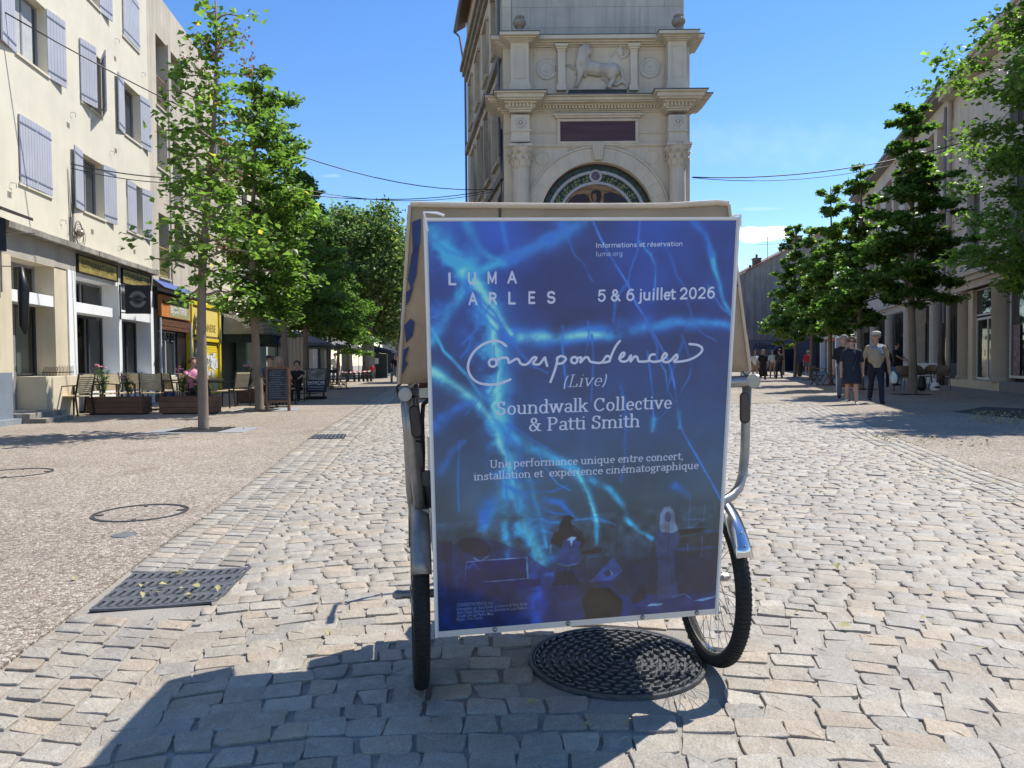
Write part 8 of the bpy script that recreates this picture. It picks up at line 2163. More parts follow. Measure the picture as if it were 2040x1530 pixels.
# ================================================================== STREET FURNITURE
dk = mat('dark bronze frame', (.022, .02, .02), .45, .2); wick = mat('beige woven resin', (.50, .40, .25), .8, .12, 14, .5, 70); wick_d = mat('brown woven resin', (.17, .125, .085), .8, .15, 14, .5, 70)
def XY(px_, Y): p = ypt(px_, 740, Y); return (p.x, Y, TOP)
def armchair(label, loc, rz, wm=wick):
    t = thing('terrace_chair', label, 'chair', loc, rz, 'terrace chairs')
    m = MB(); m.box(-.23, .23, -.23, .22, .42, .45); m.build('seat', wm, t, bevel=.006)
    m = MB()
    for k in range(9): z = .50 + k * .045; m.box(-.22, .22, .20 + k * .012, .225 + k * .012, z, z + .042)
    m.build('backrest', wm, t)
    for x in (-.24, .24):
        m = MB(); m.bar((x, -.24, 0), (x, -.22, .64), .028, .028); m.build('leg', dk, t); m = MB(); m.bar((x, .27, 0), (x, .22, .45), .028, .028); m.bar((x, .22, .45), (x, .32, .93), .028, .028); m.build('leg', dk, t)
        m = MB(); m.bar((x, -.24, .65), (x, .27, .68), .045, .022); m.build('armrest', dk, t)
    return t
c0 = armchair('beige woven armchair at far left beside the low wall, seen from its side', at(150, 828), rad(-100))
for p_, rz, lb in (((203, 820.5), 80, 'beige woven armchair behind the oleander of the nearer planter'), ((240, 818.5), 70, 'beige woven armchair directly behind the nearer planter box'), ((270, 815), 40, 'beige woven chair behind the pink flowers of the nearer planter'), ((304, 819), 200, 'dark framed chair in the gap between the two planters'), ((350, 814), 150, 'woven chair behind the blue pot, by the seated person in pink'), ((438, 813), 110, 'woven chair right of the nearest tree trunk'), ((470, 809), 240, 'second woven chair right of the nearest trunk, its back to the street'), ((567, 806), 180, 'dark woven chair beside the chalkboard, under the seated person in black')):
    copy_tree(c0, at(*p_), rad(rz), lb, 'terrace chairs')
def table(label, loc, cat='table', top_m=dk, h=.74, w=.36):
    t = thing('terrace_table', label, cat, loc, .2, 'terrace tables'); m = MB(); m.box(-w, w, -w, w, h - .025, h); m.build('tabletop', top_m, t, bevel=.008)
    m = MB(); m.tube([(0, 0, .02), (0, 0, h - .025)], .035, 8); m.build('column', dk, t)
    m = MB(); m.bar((-.3, 0, .02), (.3, 0, .02), .05, .03); m.bar((0, -.3, .025), (0, .3, .025), .05, .03); m.build('foot', dk, t); return t
t0 = table('dark square table between the first two beige armchairs', at(176, 822))
for p_, lb in (((325, 816), 'dark square table behind the gap of the planters'), ((416, 814), 'dark table behind the nearest trunk'), ((552, 812), 'dark table behind the chalkboard')): copy_tree(t0, at(*p_), .3, lb, 'terrace tables')
# wooden planters with oleanders
plank_m = mat('stained planter plank', (.165, .088, .055), .7, .28, 2.5, .3, 20, stretch=(1, 5, 8), objvar=.12)
ole = leaf_mat('oleander leaf', (.03, .06, .025), (.07, .12, .04), (1.8, 2.0, 1.2)); pinkm = mat('pink petals', (.70, .25, .33), .6, .2, 12)
def planter(label, a, b_, dep=.42, h=.37):
    A_, B_ = gpt(*a, TOP), gpt(*b_, TOP); d = B_ - A_; L = d.length; t = thing('wooden_planter', label, 'planter', A_, math.atan2(d.y, d.x), 'wooden planters')
    for k in range(3):
        z0, z1 = .03 + k * h / 3 + .002, .03 + (k + 1) * h / 3 - .005
        for x0, x1, y0, y1 in ((0, L - .09, 0, .028), (L - .085, L, .001, .029), (0, L, dep - .028, dep), (0, .028, .03, dep - .03), (L - .028, L, .031, dep - .03)):
            m = MB(); m.box(x0, x1, y0, y1, z0, z1); m.build('plank', plank_m, t, bevel=.003)
    m = MB(); m.box(.03, L - .03, .03, dep - .03, .03, h - .06); m.build('soil', mat('potting soil', (.05, .035, .025), .95, .3, 20), t)
    m = MB(); m.box(.05, L - .05, .04, dep - .04, 0, .028); m.build('feet', black_m, t); return t, L
def oleander(label, loc, n_, h, seed, flowers):
    t = thing('oleander', label, 'plant', loc, 0, 'oleanders in the planters'); r = random.Random(seed); rg = np.random.default_rng(seed); m = MB(); P = []; N = []
    for k in range(n_):
        a = r.uniform(0, 2 * PI); tip = Vector((math.cos(a) * .16 * r.random(), math.sin(a) * .1, h * r.uniform(.6, 1))); m.tube([(r.uniform(-.04, .04), r.uniform(-.04, .04), 0), tip * .6, tip], [.009, .007, .004], 5)
        for j in range(34):
            u = r.uniform(.35, 1.02); b_ = r.uniform(0, 2 * PI); l_ = r.uniform(.10, .17); q = tip * u; P.append((q, q + Vector((math.cos(b_) * l_, math.sin(b_) * l_, r.uniform(.0, .12)))))
    m.build('stems', mat('oleander stem', (.14, .11, .07), .8, .2), t)
    m = MB()
    for p, q in P: d = (q - p).normalized(); s = d.cross(Vector((0, 0, 1))).normalized() * .013; mid = p.lerp(q, .5); m.add([p, mid - s, q, mid + s], [(0, 1, 2, 3)])
    o = m.build('leaves', ole, t); set_color_attr(o.data, 'tint', np.repeat(rg.random(len(P)), 4)[:, None] * np.ones(3)); stuff(o)
    for fx, fz in flowers:
        m = MB()
        for j in range(9): m.ball((fx + r.gauss(0, .045), r.gauss(0, .04), fz + r.gauss(0, .035)), .032, 6, (1, 1, .6))
        m.build('blossom_cluster', pinkm, t, smooth='all')
pl1, L1 = planter('nearer wooden plank planter box at left, below the first oleanders', (172, 826.5), (283, 826)); pl2, L2 = planter('second wooden plank planter box, just left of the nearest trunk', (317, 825.5), (424, 825)); pl3, L3 = planter('third darker planter box behind the nearest trunk', (473, 803), (520, 802))
for pl, x, h, sd, fl, lb in ((pl1, .28, .78, 1, ((-.06, .80),), 'tall oleander with one high pink bloom, left end of the nearer planter'), (pl1, .9, .62, 2, ((-.10, .54),), 'oleander with a pink bloom at its left, right part of the nearer planter'), (pl2, .45, .62, 3, ((-.05, .68),), 'oleander with a small pink bloom in the second planter'), (pl2, .85, .50, 4, ((-.1, .45), (-.02, .40), (.03, .50)), 'oleander with pale pink blooms next to the nearest trunk'), (pl3, .3, .75, 5, ((-.1, .75),), 'leafy oleander in the third planter')):
    p = pl.matrix_basis @ Vector((x, .2, .30)) if False else pl.location + Vector((math.cos(pl.rotation_euler.z) * x, math.sin(pl.rotation_euler.z) * x + .2, .30)); oleander(lb, p, 7, h, sd, fl)
# chalkboard
A_, B_ = gpt(529, 820, TOP), gpt(577, 818, TOP); cb = thing('chalkboard', 'tall wood framed chalkboard menu covered in chalk writing, beside the second tree', 'chalkboard', (A_ + B_) / 2, .05); w_ = (B_ - A_).length / 2
fr = mat('chalkboard wood', (.17, .085, .05), .7, .2, 4); M_ = Matrix.Rotation(-.10, 4, 'X')
m = MB(); m.box(-w_, -w_ + .05, -.02, .02, 0, 1.05, M_); m.box(w_ - .05, w_, -.02, .02, 0, 1.05, M_); m.box(-w_ + .05, w_ - .05, -.02, .019, 1.0, 1.05, M_); m.box(-w_ + .05, w_ - .05, -.02, .019, .20, .25, M_); m.build('frame', fr, cb)
m = MB(); m.bar((-w_ + .03, .12, 0), (-w_ + .03, .02, 1.0), .04, .03); m.bar((w_ - .03, .12, 0), (w_ - .03, .02, 1.0), .04, .03); m.build('rear_stand', fr, cb)
m = MB(); m.box(-w_ + .05, w_ - .05, -.008, .008, .25, 1.0, M_); bd = m.build('board', mat('slate board', (.022, .03, .045), .6, .25, 5), cb)
m = MB(); r = random.Random(3)
for k in range(13):
    z = .95 - k * .053; x = -w_ + .08 + (.05 if k in (0, 4) else 0)
    while x < w_ - .14 - (.1 if k % 3 else 0):
        l_ = r.uniform(.02, .06); pts = [(x + l_ * j / 4, -.0095, z + r.uniform(-.009, .012)) for j in range(5)]
        for j in range(4): m.bar(M_ @ Vector(pts[j]), M_ @ Vector(pts[j + 1]), .001, .0045, up=(0, 0, 1))
        x += l_ + .012
    m.bar(M_ @ Vector((w_ - .10, -.0095, z)), M_ @ Vector((w_ - .07, -.0095, z + .006)), .001, .006)
stuff(m.build('chalk_writing', mat('chalk', (.34, .37, .40), .9, .1), bd))
# gold buying poster stand
A_, B_ = gpt(612, 795, TOP), gpt(650, 795, TOP); st = thing('poster_stand', 'black poster stand reading RACHAT OR, standing beyond the chalkboard', 'sign', (A_ + B_) / 2, 0); w_ = (B_ - A_).length / 2
m = MB(); m.box(-w_, w_, -.03, .03, .22, .97); pn = m.build('panel', mat('navy poster', (.028, .032, .065), .4, .2), st, bevel=.01); m = MB(); m.box(-w_ + .03, w_ - .03, -.036, -.031, .60, .94); m.build('photo_print', mat('grey gold photo print', (.20, .19, .18), .5, .8, 9), pn)
m = MB(); m.tube([(-w_ + .1, 0, .22), (-w_ + .1, 0, .08)], .03, 8); m.tube([(w_ - .1, 0, .22), (w_ - .1, 0, .08)], .03, 8); m.box(-w_ + .02, w_ - .02, -.16, .16, .03, .09); m.build('base', black_m, st); stuff(MB().tube([(-w_ - .03, -.18, .03), (w_ + .03, -.18, .03)], .03, 8).build('wheels', black_m, st))
text_obj('lettering', 'RACHAT OR', flat_white, pn, frame_M((-w_ + .05, -.034, .50), (1, 0, 0), (0, 0, 1)), width=2 * w_ - .1, bold=.03); text_obj('lettering', 'BIJOUX ET DIAMANTS', flat_white, pn, frame_M((-w_ + .05, -.034, .45), (1, 0, 0), (0, 0, 1)), width=2 * w_ - .1, bold=.01)
m = MB()
for z in (.40, .36, .30): m.box(-w_ + .06, w_ - .08, -.0345, -.0335, z, z + .008)
m.build('print_lines', flat_white, pn)
# parasols and drapes
def parasol(label, Y, px_, R, zt, zb_, m_, n_=8, rz=.2):
    t = thing('parasol', label, 'parasol', XY(px_, Y), rz, 'cafe parasols'); V = [(0, 0, zt)] + [(R * math.cos(2 * PI * k / n_), R * math.sin(2 * PI * k / n_), zb_) for k in range(n_)] + [(R * math.cos(2 * PI * k / n_) * 1.005, R * math.sin(2 * PI * k / n_) * 1.005, zb_ - .14) for k in range(n_)]
    MB().add(V, [(0, 1 + k, 1 + (k + 1) % n_) for k in range(n_)] + [(1 + k, 1 + (k + 1) % n_, 1 + n_ + (k + 1) % n_, 1 + n_ + k) for k in range(n_)]).build('canopy', m_, t); MB().tube([(0, 0, 0), (0, 0, zt + .05)], .03, 8).build('pole', dk, t)
    m = MB()
    for k in range(n_): m.bar((0, 0, zt - .05), (R * .98 * math.cos(2 * PI * k / n_), R * .98 * math.sin(2 * PI * k / n_), zb_ - .02), .015, .015)
    m.build('ribs', dk, t); return t
gu = mat('grey parasol cloth', (.16, .165, .175), .8, .1)
parasol('grey cafe parasol behind the second and third trunks', 33, 590, 1.55, 2.62, 2.05, gu); parasol('second grey parasol, right of the first one', 38, 652, 1.5, 2.6, 2.05, gu); parasol('navy parasol over the bollards', 60, 745, 1.9, 2.6, 2.1, mat('navy parasol cloth', (.03, .035, .06), .8, .1)); parasol('dark parasol farthest down the left street', 63, 715, 1.8, 2.6, 2.1, MATS['navy parasol cloth'])
dr = thing('white_drape', 'pale pleated drape hanging below the grey parasol', 'curtain', XY(583, 31), .05); m = MB(); m.add([((k / 40 - .5) * .95, .05 * math.sin(k * .95), z) for z in (.75, 2.25) for k in range(41)], [(k, k + 1, 42 + k, 41 + k) for k in range(40)]); m.build('cloth', mat('pale drape cloth', (.50, .46, .43), .9, .06), dr, smooth='all'); MB().tube([(-.6, 0, 2.27), (.6, 0, 2.27)], .02, 6).build('rail', dk, dr); m = MB(); m.tube([(-.6, 0, 0), (-.6, 0, 2.27)], .025, 6); m.build('post', dk, dr); m = MB(); m.tube([(.6, 0, 0), (.6, 0, 2.27)], .025, 6); m.build('post', dk, dr)
# bollards
def bollard(label, loc, m_=None): t = thing('bollard', label, 'bollard', loc, 0, 'bollards across the left street'); MB().lathe([(.001, .60), (.06, .60), (.075, .57), (.075, .50), (.07, .49), (.07, 0), (.001, 0)], 12, caps=False).build('post', m_ or black_m, t, smooth=True); MB().lathe([(.073, .44), (.077, .44), (.077, .47), (.073, .47)], 12, caps=False).build('band', alu_m, t); return t
b0 = bollard('black bollard, leftmost of the row below the parasols', XY(706, 46))
for px_, lb in ((715, 'black bollard, second from the left in the row'), (724, 'black bollard in the middle of the row'), (732, 'black bollard, second from the right in the row'), (739, 'black bollard, rightmost of the close row')): copy_tree(b0, XY(px_, 46.5), 0, lb, 'bollards across the left street')
bollard('single grey bollard standing alone close to the tricycle hood', XY(780, 44), alu_m)
tape_m = mat('red and white tape', (.55, .05, .06), .5, .1); m = MB(); P_ = [Vector(XY(655, 40)) + Vector((0, 0, .75)), Vector(XY(690, 43)) + Vector((0, 0, .62)), Vector(XY(738, 46)) + Vector((0, 0, .66))]
for a, b_ in ((0, 1), (1, 2)):
    for k in range(10): m.m = k % 2; m.bar(P_[a].lerp(P_[b_], k / 10), P_[a].lerp(P_[b_], (k + 1) / 10), .01, .07)
tag(m.build('barrier_tape', [tape_m, flat_white]), 'red and white barrier tape strung between the far left trunks', 'tape')
k_ = thing('menu_kiosk', 'dark green menu kiosk with white notice, beyond the bollards', 'kiosk', XY(757, 58)); m = MB(); m.box(-.55, .55, 0, .4, 0, 1.9); m.build('body', mat('dark green kiosk', (.02, .035, .03), .5, .2), k_, bevel=.02); m = MB(); m.box(-.42, -.1, -.01, 0, 1.1, 1.55); m.build('notice', flat_white, k_)
# folding sets
def folding(label, loc, rz, cat, top_m, h, w): 
    t = thing('folding_' + cat, label, cat, loc, rz, 'folding cafe sets'); m = MB()
    for k in range(4): m.box(-w, w, -w + k * w / 2 + .01, -w + (k + 1) * w / 2 - .01, h - .02, h)
    m.build('slatted_top' if cat == 'table' else 'seat', top_m, t)
    for s in (-1, 1): m = MB(); m.bar((s * w * .9, -w, 0), (s * w * .9, w, h - .02), .02, .02); m.build('leg', dk, t); m = MB(); m.bar((s * w * .8, w, 0), (s * w * .8, -w * (1 if cat == 'table' else 1.0), h - .02 if cat == 'table' else h), .02, .02); m.build('leg', dk, t)
    if cat == 'chair':
        m = MB(); m.bar((-w * .9, w * .9, h), (-w * .9, w * 1.3, h * 1.95), .02, .02); m.bar((w * .9, w * .9, h), (w * .9, w * 1.3, h * 1.95), .02, .02); m.box(-w * .9, w * .9, w * 1.2, w * 1.28, h * 1.6, h * 1.9); m.build('backrest', top_m, t)
    return t
wt = mat('worn table wood', (.30, .17, .09), .7, .2, 5)
folding('wooden folding table in the right street beside the walkers', XY(1636, 33), .1, 'table', wt, .74, .36); f0 = folding('folding chair left of the wooden folding table', XY(1628, 32), 1.9, 'chair', dk, .45, .2)
copy_tree(f0, XY(1663, 31), -1.2, 'folding chair right of the wooden folding table', 'folding cafe sets'); copy_tree(f0, XY(668, 32), .6, 'folding chair under the fifth tree on the left', 'folding cafe sets'); copy_tree(f0, XY(684, 32.5), -1.2, 'right hand folding chair under the fifth tree on the left', 'folding cafe sets'); folding('pale folding table piled with white cloth, left street', XY(676, 34), .2, 'table', flat_white, .74, .36)
sg = thing('pavement_sign', 'white framed orange pavement sign behind the walking woman', 'sign', XY(1684, 25.6), .1); m = MB(); m.box(-.33, -.29, -.02, .02, 0, .95); m.box(.29, .33, -.02, .02, 0, .95); m.box(-.29, .29, -.019, .019, .90, .95); m.box(-.29, .29, -.019, .019, .1, .14); m.build('frame', flat_white, sg); m = MB(); m.box(-.29, .29, -.01, .01, .14, .90); m.build('panel', mat('faded orange panel', (.42, .13, .04), .6, .15), sg)
# rattan chairs, right
def rattan(label, loc, rz):
    t = thing('rattan_chair', label, 'chair', loc, rz, 'rattan chairs on the right terrace'); m = MB(); m.lathe([(.001, .44), (.24, .44), (.25, .46), (.001, .47)], 14, caps=False); m.build('seat', wick_d, t)
    m = MB(); n_ = 12; V = [(.25 * math.sin(a), .25 * math.cos(a) + (.02 if z < .6 else .07), z - (abs(a) / 1.35) ** 3 * (z - .5) * .45) for z in (.50, .70, .88) for a in [(-1.35 + 2.7 * k / n_) for k in range(n_ + 1)]]
    m.add(V, [(j * 13 + k, j * 13 + k + 1, (j + 1) * 13 + k + 1, (j + 1) * 13 + k) for j in range(2) for k in range(n_)]); b_ = m.build('backrest', wick_d, t, smooth='all'); b_.modifiers.new('weave', 'SOLIDIFY').thickness = .02
    for x, y in ((-.2, -.2), (.2, -.2), (-.2, .2), (.2, .2)): MB().tube([(x * 1.25, y * 1.25, 0), (x, y, .45)], .012, 6).build('leg', dk, t)
    m = MB(); m.tube([(-.27, -.1, .45), (-.28, -.16, .64), (-.27, .1, .66)], .012, 6); m.build('armrest', dk, t); m = MB(); m.tube([(.27, -.1, .45), (.28, -.16, .64), (.27, .1, .66)], .012, 6); m.build('armrest', dk, t); return t
r0 = rattan('brown rattan chair nearest the man with the flat cap', XY(1797, 25.5), 2.6)
for px_, Y, rz, lb in ((1812, 27, 2.9, 'brown rattan chair half hidden by the conical lime trunk'), (1838, 27.5, .4, 'brown rattan chair just right of the conical lime trunk'), (1850, 28.3, -1.0, 'brown rattan chair before the whitewashed wall'), (1872, 26.2, -1.35, 'rightmost rattan chair in profile, black helmet below it')): copy_tree(r0, XY(px_, Y), rz, lb, 'rattan chairs on the right terrace')
bg = blob('backpack', [([(0, 0, .16), (0, 0, .42)], [.16, .12], 0)], .03, [black_m], None, 2); bg.location = XY(1836, 25.4); tag(bg, 'black backpack standing on the ground under the rattan chairs', 'bag')
hm = thing('helmet', 'black and white motorcycle helmet lying under the rightmost rattan chair', 'helmet', XY(1863, 25.2)); MB().lathe([(.14, .03), (.16, .10), (.15, .2), (.10, .28), (.001, .31)], 14, caps=False).build('shell', flat_white, hm, smooth='all'); MB().ball((0, -.06, .14), .125, 10, (1, .9, .55)).build('visor', black_m, hm, smooth='all')
tr_ = tag(MB().lathe([(.001, .02), (.14, 0), (.22, .9), (.24, .95), (.20, .95), (.001, .90)], 14, (0, 0, 0), caps=False).build('litter_bin', black_m, smooth=True, loc=XY(1593, 50)), 'small black litter bin near the red shirted person', 'bin')
pt = thing('flower_pot', 'blue glazed pot behind the second planter', 'pot', at(338, 815)); MB().lathe([(.001, 0), (.12, 0), (.19, .40), (.21, .42), (.17, .42), (.001, .36)], 16, caps=False).build('pot', mat('blue glaze', (.03, .07, .22), .25, .2), pt, smooth=True)

# ================================================================== OVERHEAD CABLES
def cable(label, pts, r=.016):
    out = []
    for (a, b_, sag) in pts:
        a, b_ = Vector(a), Vector(b_)
        for k in range(17): u = k / 16; out.append(a.lerp(b_, u) - Vector((0, 0, sag * 4 * u * (1 - u))))
    tag(MB().tube(out, r, 6).build('overhead_cable', black_m, smooth='all'), label, 'cable')
sA, zA_ = fpx(FL, 0, 22); Tw = lambda px_, py_, y=26.9: tuple(ypt(px_, py_, y))
cable('upper black cable from the shuttered block down to the stone building', [(FL.W(sA, .05, zA_), Tw(985, 377), 1.0)], .014)
s2, z2 = fpx(FL, 135, 326); cable('lower black cable from the lamp bracket to the stone building', [(FL.W(s2, .06, z2), tuple(ypt(410, 356, 19)), .1), (tuple(ypt(410, 356, 19)), Tw(990, 376), .45)], .014)
cable('thin black cable doubling the lower one', [(FL.W(s2, .07, z2 - .1), tuple(ypt(500, 352, 20)), .25), (tuple(ypt(500, 352, 20)), Tw(992, 379), .5)], .011)
s3, z3 = fpx(FR, 1960, 272); cable('black cable from the monument to the right hand building', [(Tw(1379, 353, 26.5), FR.W(s3, .06, z3), .45)], .020); cable('thin cable twisted along the right hand one', [(Tw(1379, 354, 26.5), FR.W(s3 - .3, .06, z3 - .1), .62)], .012); cable('short black cable leaving the right building above the large lime', [(FR.W(s3, .06, z3), FR.W(s3 - 9, .08, z3 + 1.0), .3)], .014)

# ================================================================== PEOPLE
skin = mat('skin', (.42, .24, .17), .6, .08, 9)
def cloth(n_, c): return mat(n_, c, .85, .14, 7, .4, 18)
hair_g, hair_b, hair_d = mat('grey hair', (.25, .24, .23), .8, .2, 20), mat('brown hair', (.10, .05, .03), .7, .3, 20), mat('dark hair', (.02, .016, .014), .6, .3, 20)
navy, beige_s, blk, tan_s, denim, whites = cloth('navy cloth', (.014, .018, .034)), cloth('taupe knit', (.36, .29, .20)), cloth('black cloth', (.012, .012, .014)), cloth('khaki cloth', (.30, .22, .13)), cloth('grey blue denim', (.10, .13, .18)), cloth('white cloth', (.62, .62, .60))
def person(label, loc, rz, h=1.72, top=navy, bot=navy, shoe=blk, hair=hair_d, vox=.016, stride=.0, legbare=False, armbare=True, hairlen=0, w=1.0, seated=False, lhand=None, rhand=None, head_turn=0.0, fingers=False):
    """faces -Y before rotation; one continuous body, hair as a child"""
    t = thing('person', label, 'person', loc, rz); s = h / 1.75; V3 = lambda x, y, z: (x * s, y * s, z * s)
    mats = [skin, top, bot, shoe]; C_ = []; add = lambda pts, rs, mi: C_.append(([V3(*p) for p in pts], [r * s for r in rs], mi))
    dz = -.48 if seated else 0
    zP = .93 + dz
    add([(0, 0, zP - .02), (0, 0, zP + .06)], [.125 * w, .12 * w], 2); add([(-.07, 0, zP), (.07, 0, zP)], [.11 * w, .11 * w], 2)
    add([(0, -.01, zP + .03), (0, -.02 * w, zP + .28), (0, 0, zP + .42)], [.13 * w, .135 * w, .12 * w], 1); add([(-.08 * w, 0, zP + .17), (-.10, 0, zP + .38)], [.095 * w, .095 * w], 1); add([(.08 * w, 0, zP + .17), (.10, 0, zP + .38)], [.095 * w, .095 * w], 1); add([(-.165, .01, zP + .48), (0, .01, zP + .51), (.165, .01, zP + .48)], [.062, .072, .062], 1)
    zn = zP + .56; add([(0, .01, zn - .02), (0, -.005, zn + .08)], [.058, .052], 0)
    zh = zn + .185; hx = -math.sin(head_turn); hy = -math.cos(head_turn)
    add([(0, 0, zh + .03), (hx * .015, hy * .015, zh - .01)], [.092, .085], 0); add([(hx * .03, hy * .03, zh - .05), (hx * .045, hy * .045, zh - .085)], [.062, .045], 0); add([(hx * .09, hy * .09, zh + .01), (hx * .112, hy * .112, zh - .025)], [.012, .018], 0)
    for e in (-1, 1): ex, ey = -hy * e, hx * e; add([(ex * .088, ey * .088, zh + .01), (ex * .09, ey * .09, zh - .025)], [.018, .014], 0)
    for k, sx in enumerate((-1, 1)):
        f = stride * (1 if k else -1); lift = .06 if f < 0 else 0
        if seated: kn, an = (sx * .10, -.42, .50), (sx * .11, -.44, .09)
        else: kn, an = (sx * .095, -f * .45 - .03 * (f != 0), .50 + lift * .3), (sx * .095, -f + (0 if f > 0 else .04), .085 + lift)
        hp = (sx * .085, 0, zP - .04)
        lm = 0 if legbare else 2
        mid = tuple(hp[i] + (kn[i] - hp[i]) * .55 for i in range(3))
        add([hp, mid], [.098 * w, .083], 2); add([mid, kn], [.083, .06], lm); add([kn, tuple(kn[i] + (an[i] - kn[i]) * .35 for i in range(3)), an], [.06, .06, .042] if not (not legbare) else [.068, .068, .06], lm)
        add([(an[0], an[1] + .03, an[2] - .045), (an[0] + sx * .01, an[1] - .15, an[2] - .055)], [.042, .036], 3)
        hd = (lhand if k else rhand) or (sx * .27, -.05 + f * .45, zP - .12)
        shd = (sx * .19, .01, zP + .47); el = tuple((shd[i] + hd[i]) / 2 for i in range(3)); el = (el[0] + sx * .035, el[1] + .035, el[2] - .01)
        sl = tuple(shd[i] + (el[i] - shd[i]) * .75 for i in range(3)); am = 0 if armbare else 1
        add([shd, sl], [.064, .058], 1); add([sl, el], [.048, .042], am); add([el, hd], [.042, .028], am)
        d = Vector(hd) - Vector(el); d.normalize(); pm = Vector(hd) + d * .05
        add([hd, tuple(pm)], [.030, .034], 0)
        if fingers:
            side = Vector((0, 1, 0)); add([tuple(Vector(hd) + Vector((0, -.025, 0))), tuple(Vector(hd) + d * .05 + Vector((0, -.055, 0)))], [.016, .012], 0)
            for q_ in range(4): o_ = side * (q_ - 1.5) * .021; add([tuple(pm + o_), tuple(pm + o_ + d * (.06 - .008 * abs(q_ - 1.4)) + Vector((-sx * .012, 0, 0)))], [.0125, .010], 0)
        else: add([tuple(pm), tuple(pm + d * .06)], [.03, .018], 0)
    b_ = blob('body', C_, vox * s, mats, t, 2, .4)
    m = MB(); HC = Vector(V3(0, 0, zh)); F_ = Vector((hx, hy, 0))
    if hair is not None:
        for k in range(26):
            a = 2 * PI * k / 26; dirv = Vector((math.cos(a), math.sin(a), 0)); fr_ = dirv.dot(F_)
            if fr_ > .6: continue
            for zz in (.02, .06): m.ball(HC + dirv * (.078 * s) + Vector((0, 0, zz * s)), .034 * s, 6)
        for k in range(9): a = 2 * PI * k / 9; m.ball(HC + Vector((.045 * s * math.cos(a), .045 * s * math.sin(a), .095 * s)), .042 * s, 6)
        m.ball(HC + Vector((0, 0, .10 * s)), .05 * s, 8)
        for q_ in range(int(hairlen * 10)):
            for a in (-1.9, -1.2, -.5, 0, .5, 1.2, 1.9): dv = Matrix.Rotation(a, 3, 'Z') @ -F_; m.ball(HC + dv * .088 * s + Vector((0, 0, -(q_ * .045) * s)), .040 * s, 6)
        m.build('hair', hair, t, smooth='all')
    m = MB()
    for e in (-1, 1): m.ball(HC + F_ * .088 * s + Vector((-hy * e, hx * e, 0)) * .033 * s + Vector((0, 0, .012 * s)), .011 * s, 6)
    stuff(m.build('eyes', black_m, t))
    return t, HC, F_, s
NR = .009
# three walkers
t, HC, F_, s = person('person walking in taupe jumper, navy trousers, pale flat cap and blue white scarf', XY(1745, 18.6), -.25, 1.74, beige_s, navy, blk, hair_g, NR, .20, w=1.1, head_turn=.5, fingers=True, rhand=(-.31, -.03, .82), lhand=(.30, .02, .84))
m = MB(); m.lathe([(.104 * s, .045 * s), (.115 * s, .07 * s), (.105 * s, .115 * s), (.06 * s, .14 * s), (.001, .145 * s)], 16, HC, caps=False); m.add([HC + F_ * a * s + Vector((-F_.y, F_.x, 0)) * b_ * s + Vector((0, 0, z * s)) for a, b_, z in ((.06, -.085, .06), (.16, -.04, .045), (.16, .04, .045), (.06, .085, .06), (.06, 0, .085))], [(0, 1, 4), (1, 2, 4), (2, 3, 4), (0, 3, 2, 1)]); m.build('flat_cap', mat('pale cap cloth', (.48, .45, .38), .8, .1), t, smooth='all')
sc_ = [([(-.13 * s, -.02, 1.44 * s), (-.04 * s, -.12 * s, 1.40 * s), (.06 * s, -.13 * s, 1.38 * s), (.14 * s, -.03, 1.44 * s)], [.035, .045, .045, .035], 0), ([(.14 * s, 0, 1.45 * s), (0, .09 * s, 1.47 * s), (-.13 * s, 0, 1.45 * s)], [.035, .04, .035], 0), ([(.04 * s, -.14 * s, 1.36 * s), (.10 * s, -.17 * s, 1.24 * s)], [.05, .04], 1)]
blob('scarf', sc_, .014, [mat('blue white scarf', (.20, .24, .33), .9, .7, 22), MATS['blue white scarf']], t, 1)
m = MB(); m.lathe([(.06, -.30), (.09, -.26), (.10, -.1), (.05, 0)], 10, (.40 * s, -.02, .80 * s)); cb_ = m.build('carrier_bag', whites, None, smooth='all'); cb_.location = t.location; cb_.rotation_euler = t.rotation_euler; tag(cb_, 'white carrier bag with dark jacket, held by the person in the flat cap', 'bag')
jk = blob('folded_jacket', [([(.40 * s, 0, .86 * s), (.45 * s, -.02, .70 * s), (.46 * s, 0, .58 * s)], [.06, .08, .05], 0)], .02, [cloth('blue jacket', (.05, .08, .16))], None, 2); jk.location = t.location; jk.rotation_euler = t.rotation_euler; tag(jk, 'dark blue jacket draped over the white carrier bag', 'jacket')
t, HC, F_, s = person('person walking in loose black short dress, sunglasses and white trainers', XY(1697, 18.1), -.35, 1.60, navy, skin, whites, hair_b, NR, .17, legbare=True, hairlen=.1, w=1.08, head_turn=.15, fingers=True)
m = MB(); m.lathe([(.17 * s, 1.22 * s), (.19 * s, 1.05 * s), (.215 * s, .9 * s), (.24 * s, .62 * s), (.245 * s, .56 * s), (.23 * s, .57 * s), (.18 * s, .9 * s)], 22, (0, 0, 0), caps=False, M=Matrix.Diagonal((1, .82, 1, 1))); m.build('dress_skirt', navy, t, smooth='all')
m = MB(); [m.ball(HC + F_ * .09 * s + Vector((-F_.y * e, F_.x * e, 0)) * .035 * s + Vector((0, 0, .012 * s)), .028 * s, 8, (1, .5, .8)) for e in (-1, 1)]; stuff(m.build('sunglasses', black_m, t, smooth='all'))
m = MB(); m.tube([(.16 * s, -.10 * s, 1.38 * s), (.08 * s, -.185 * s, 1.15 * s), (.02 * s, -.19 * s, 1.0 * s)], .009, 6); m.box(.0, .05, -.22 * s, -.19 * s, .93 * s, 1.01 * s); m.build('shoulder_strap', mat('dark strap', (.04, .03, .035), .6, .1), t)
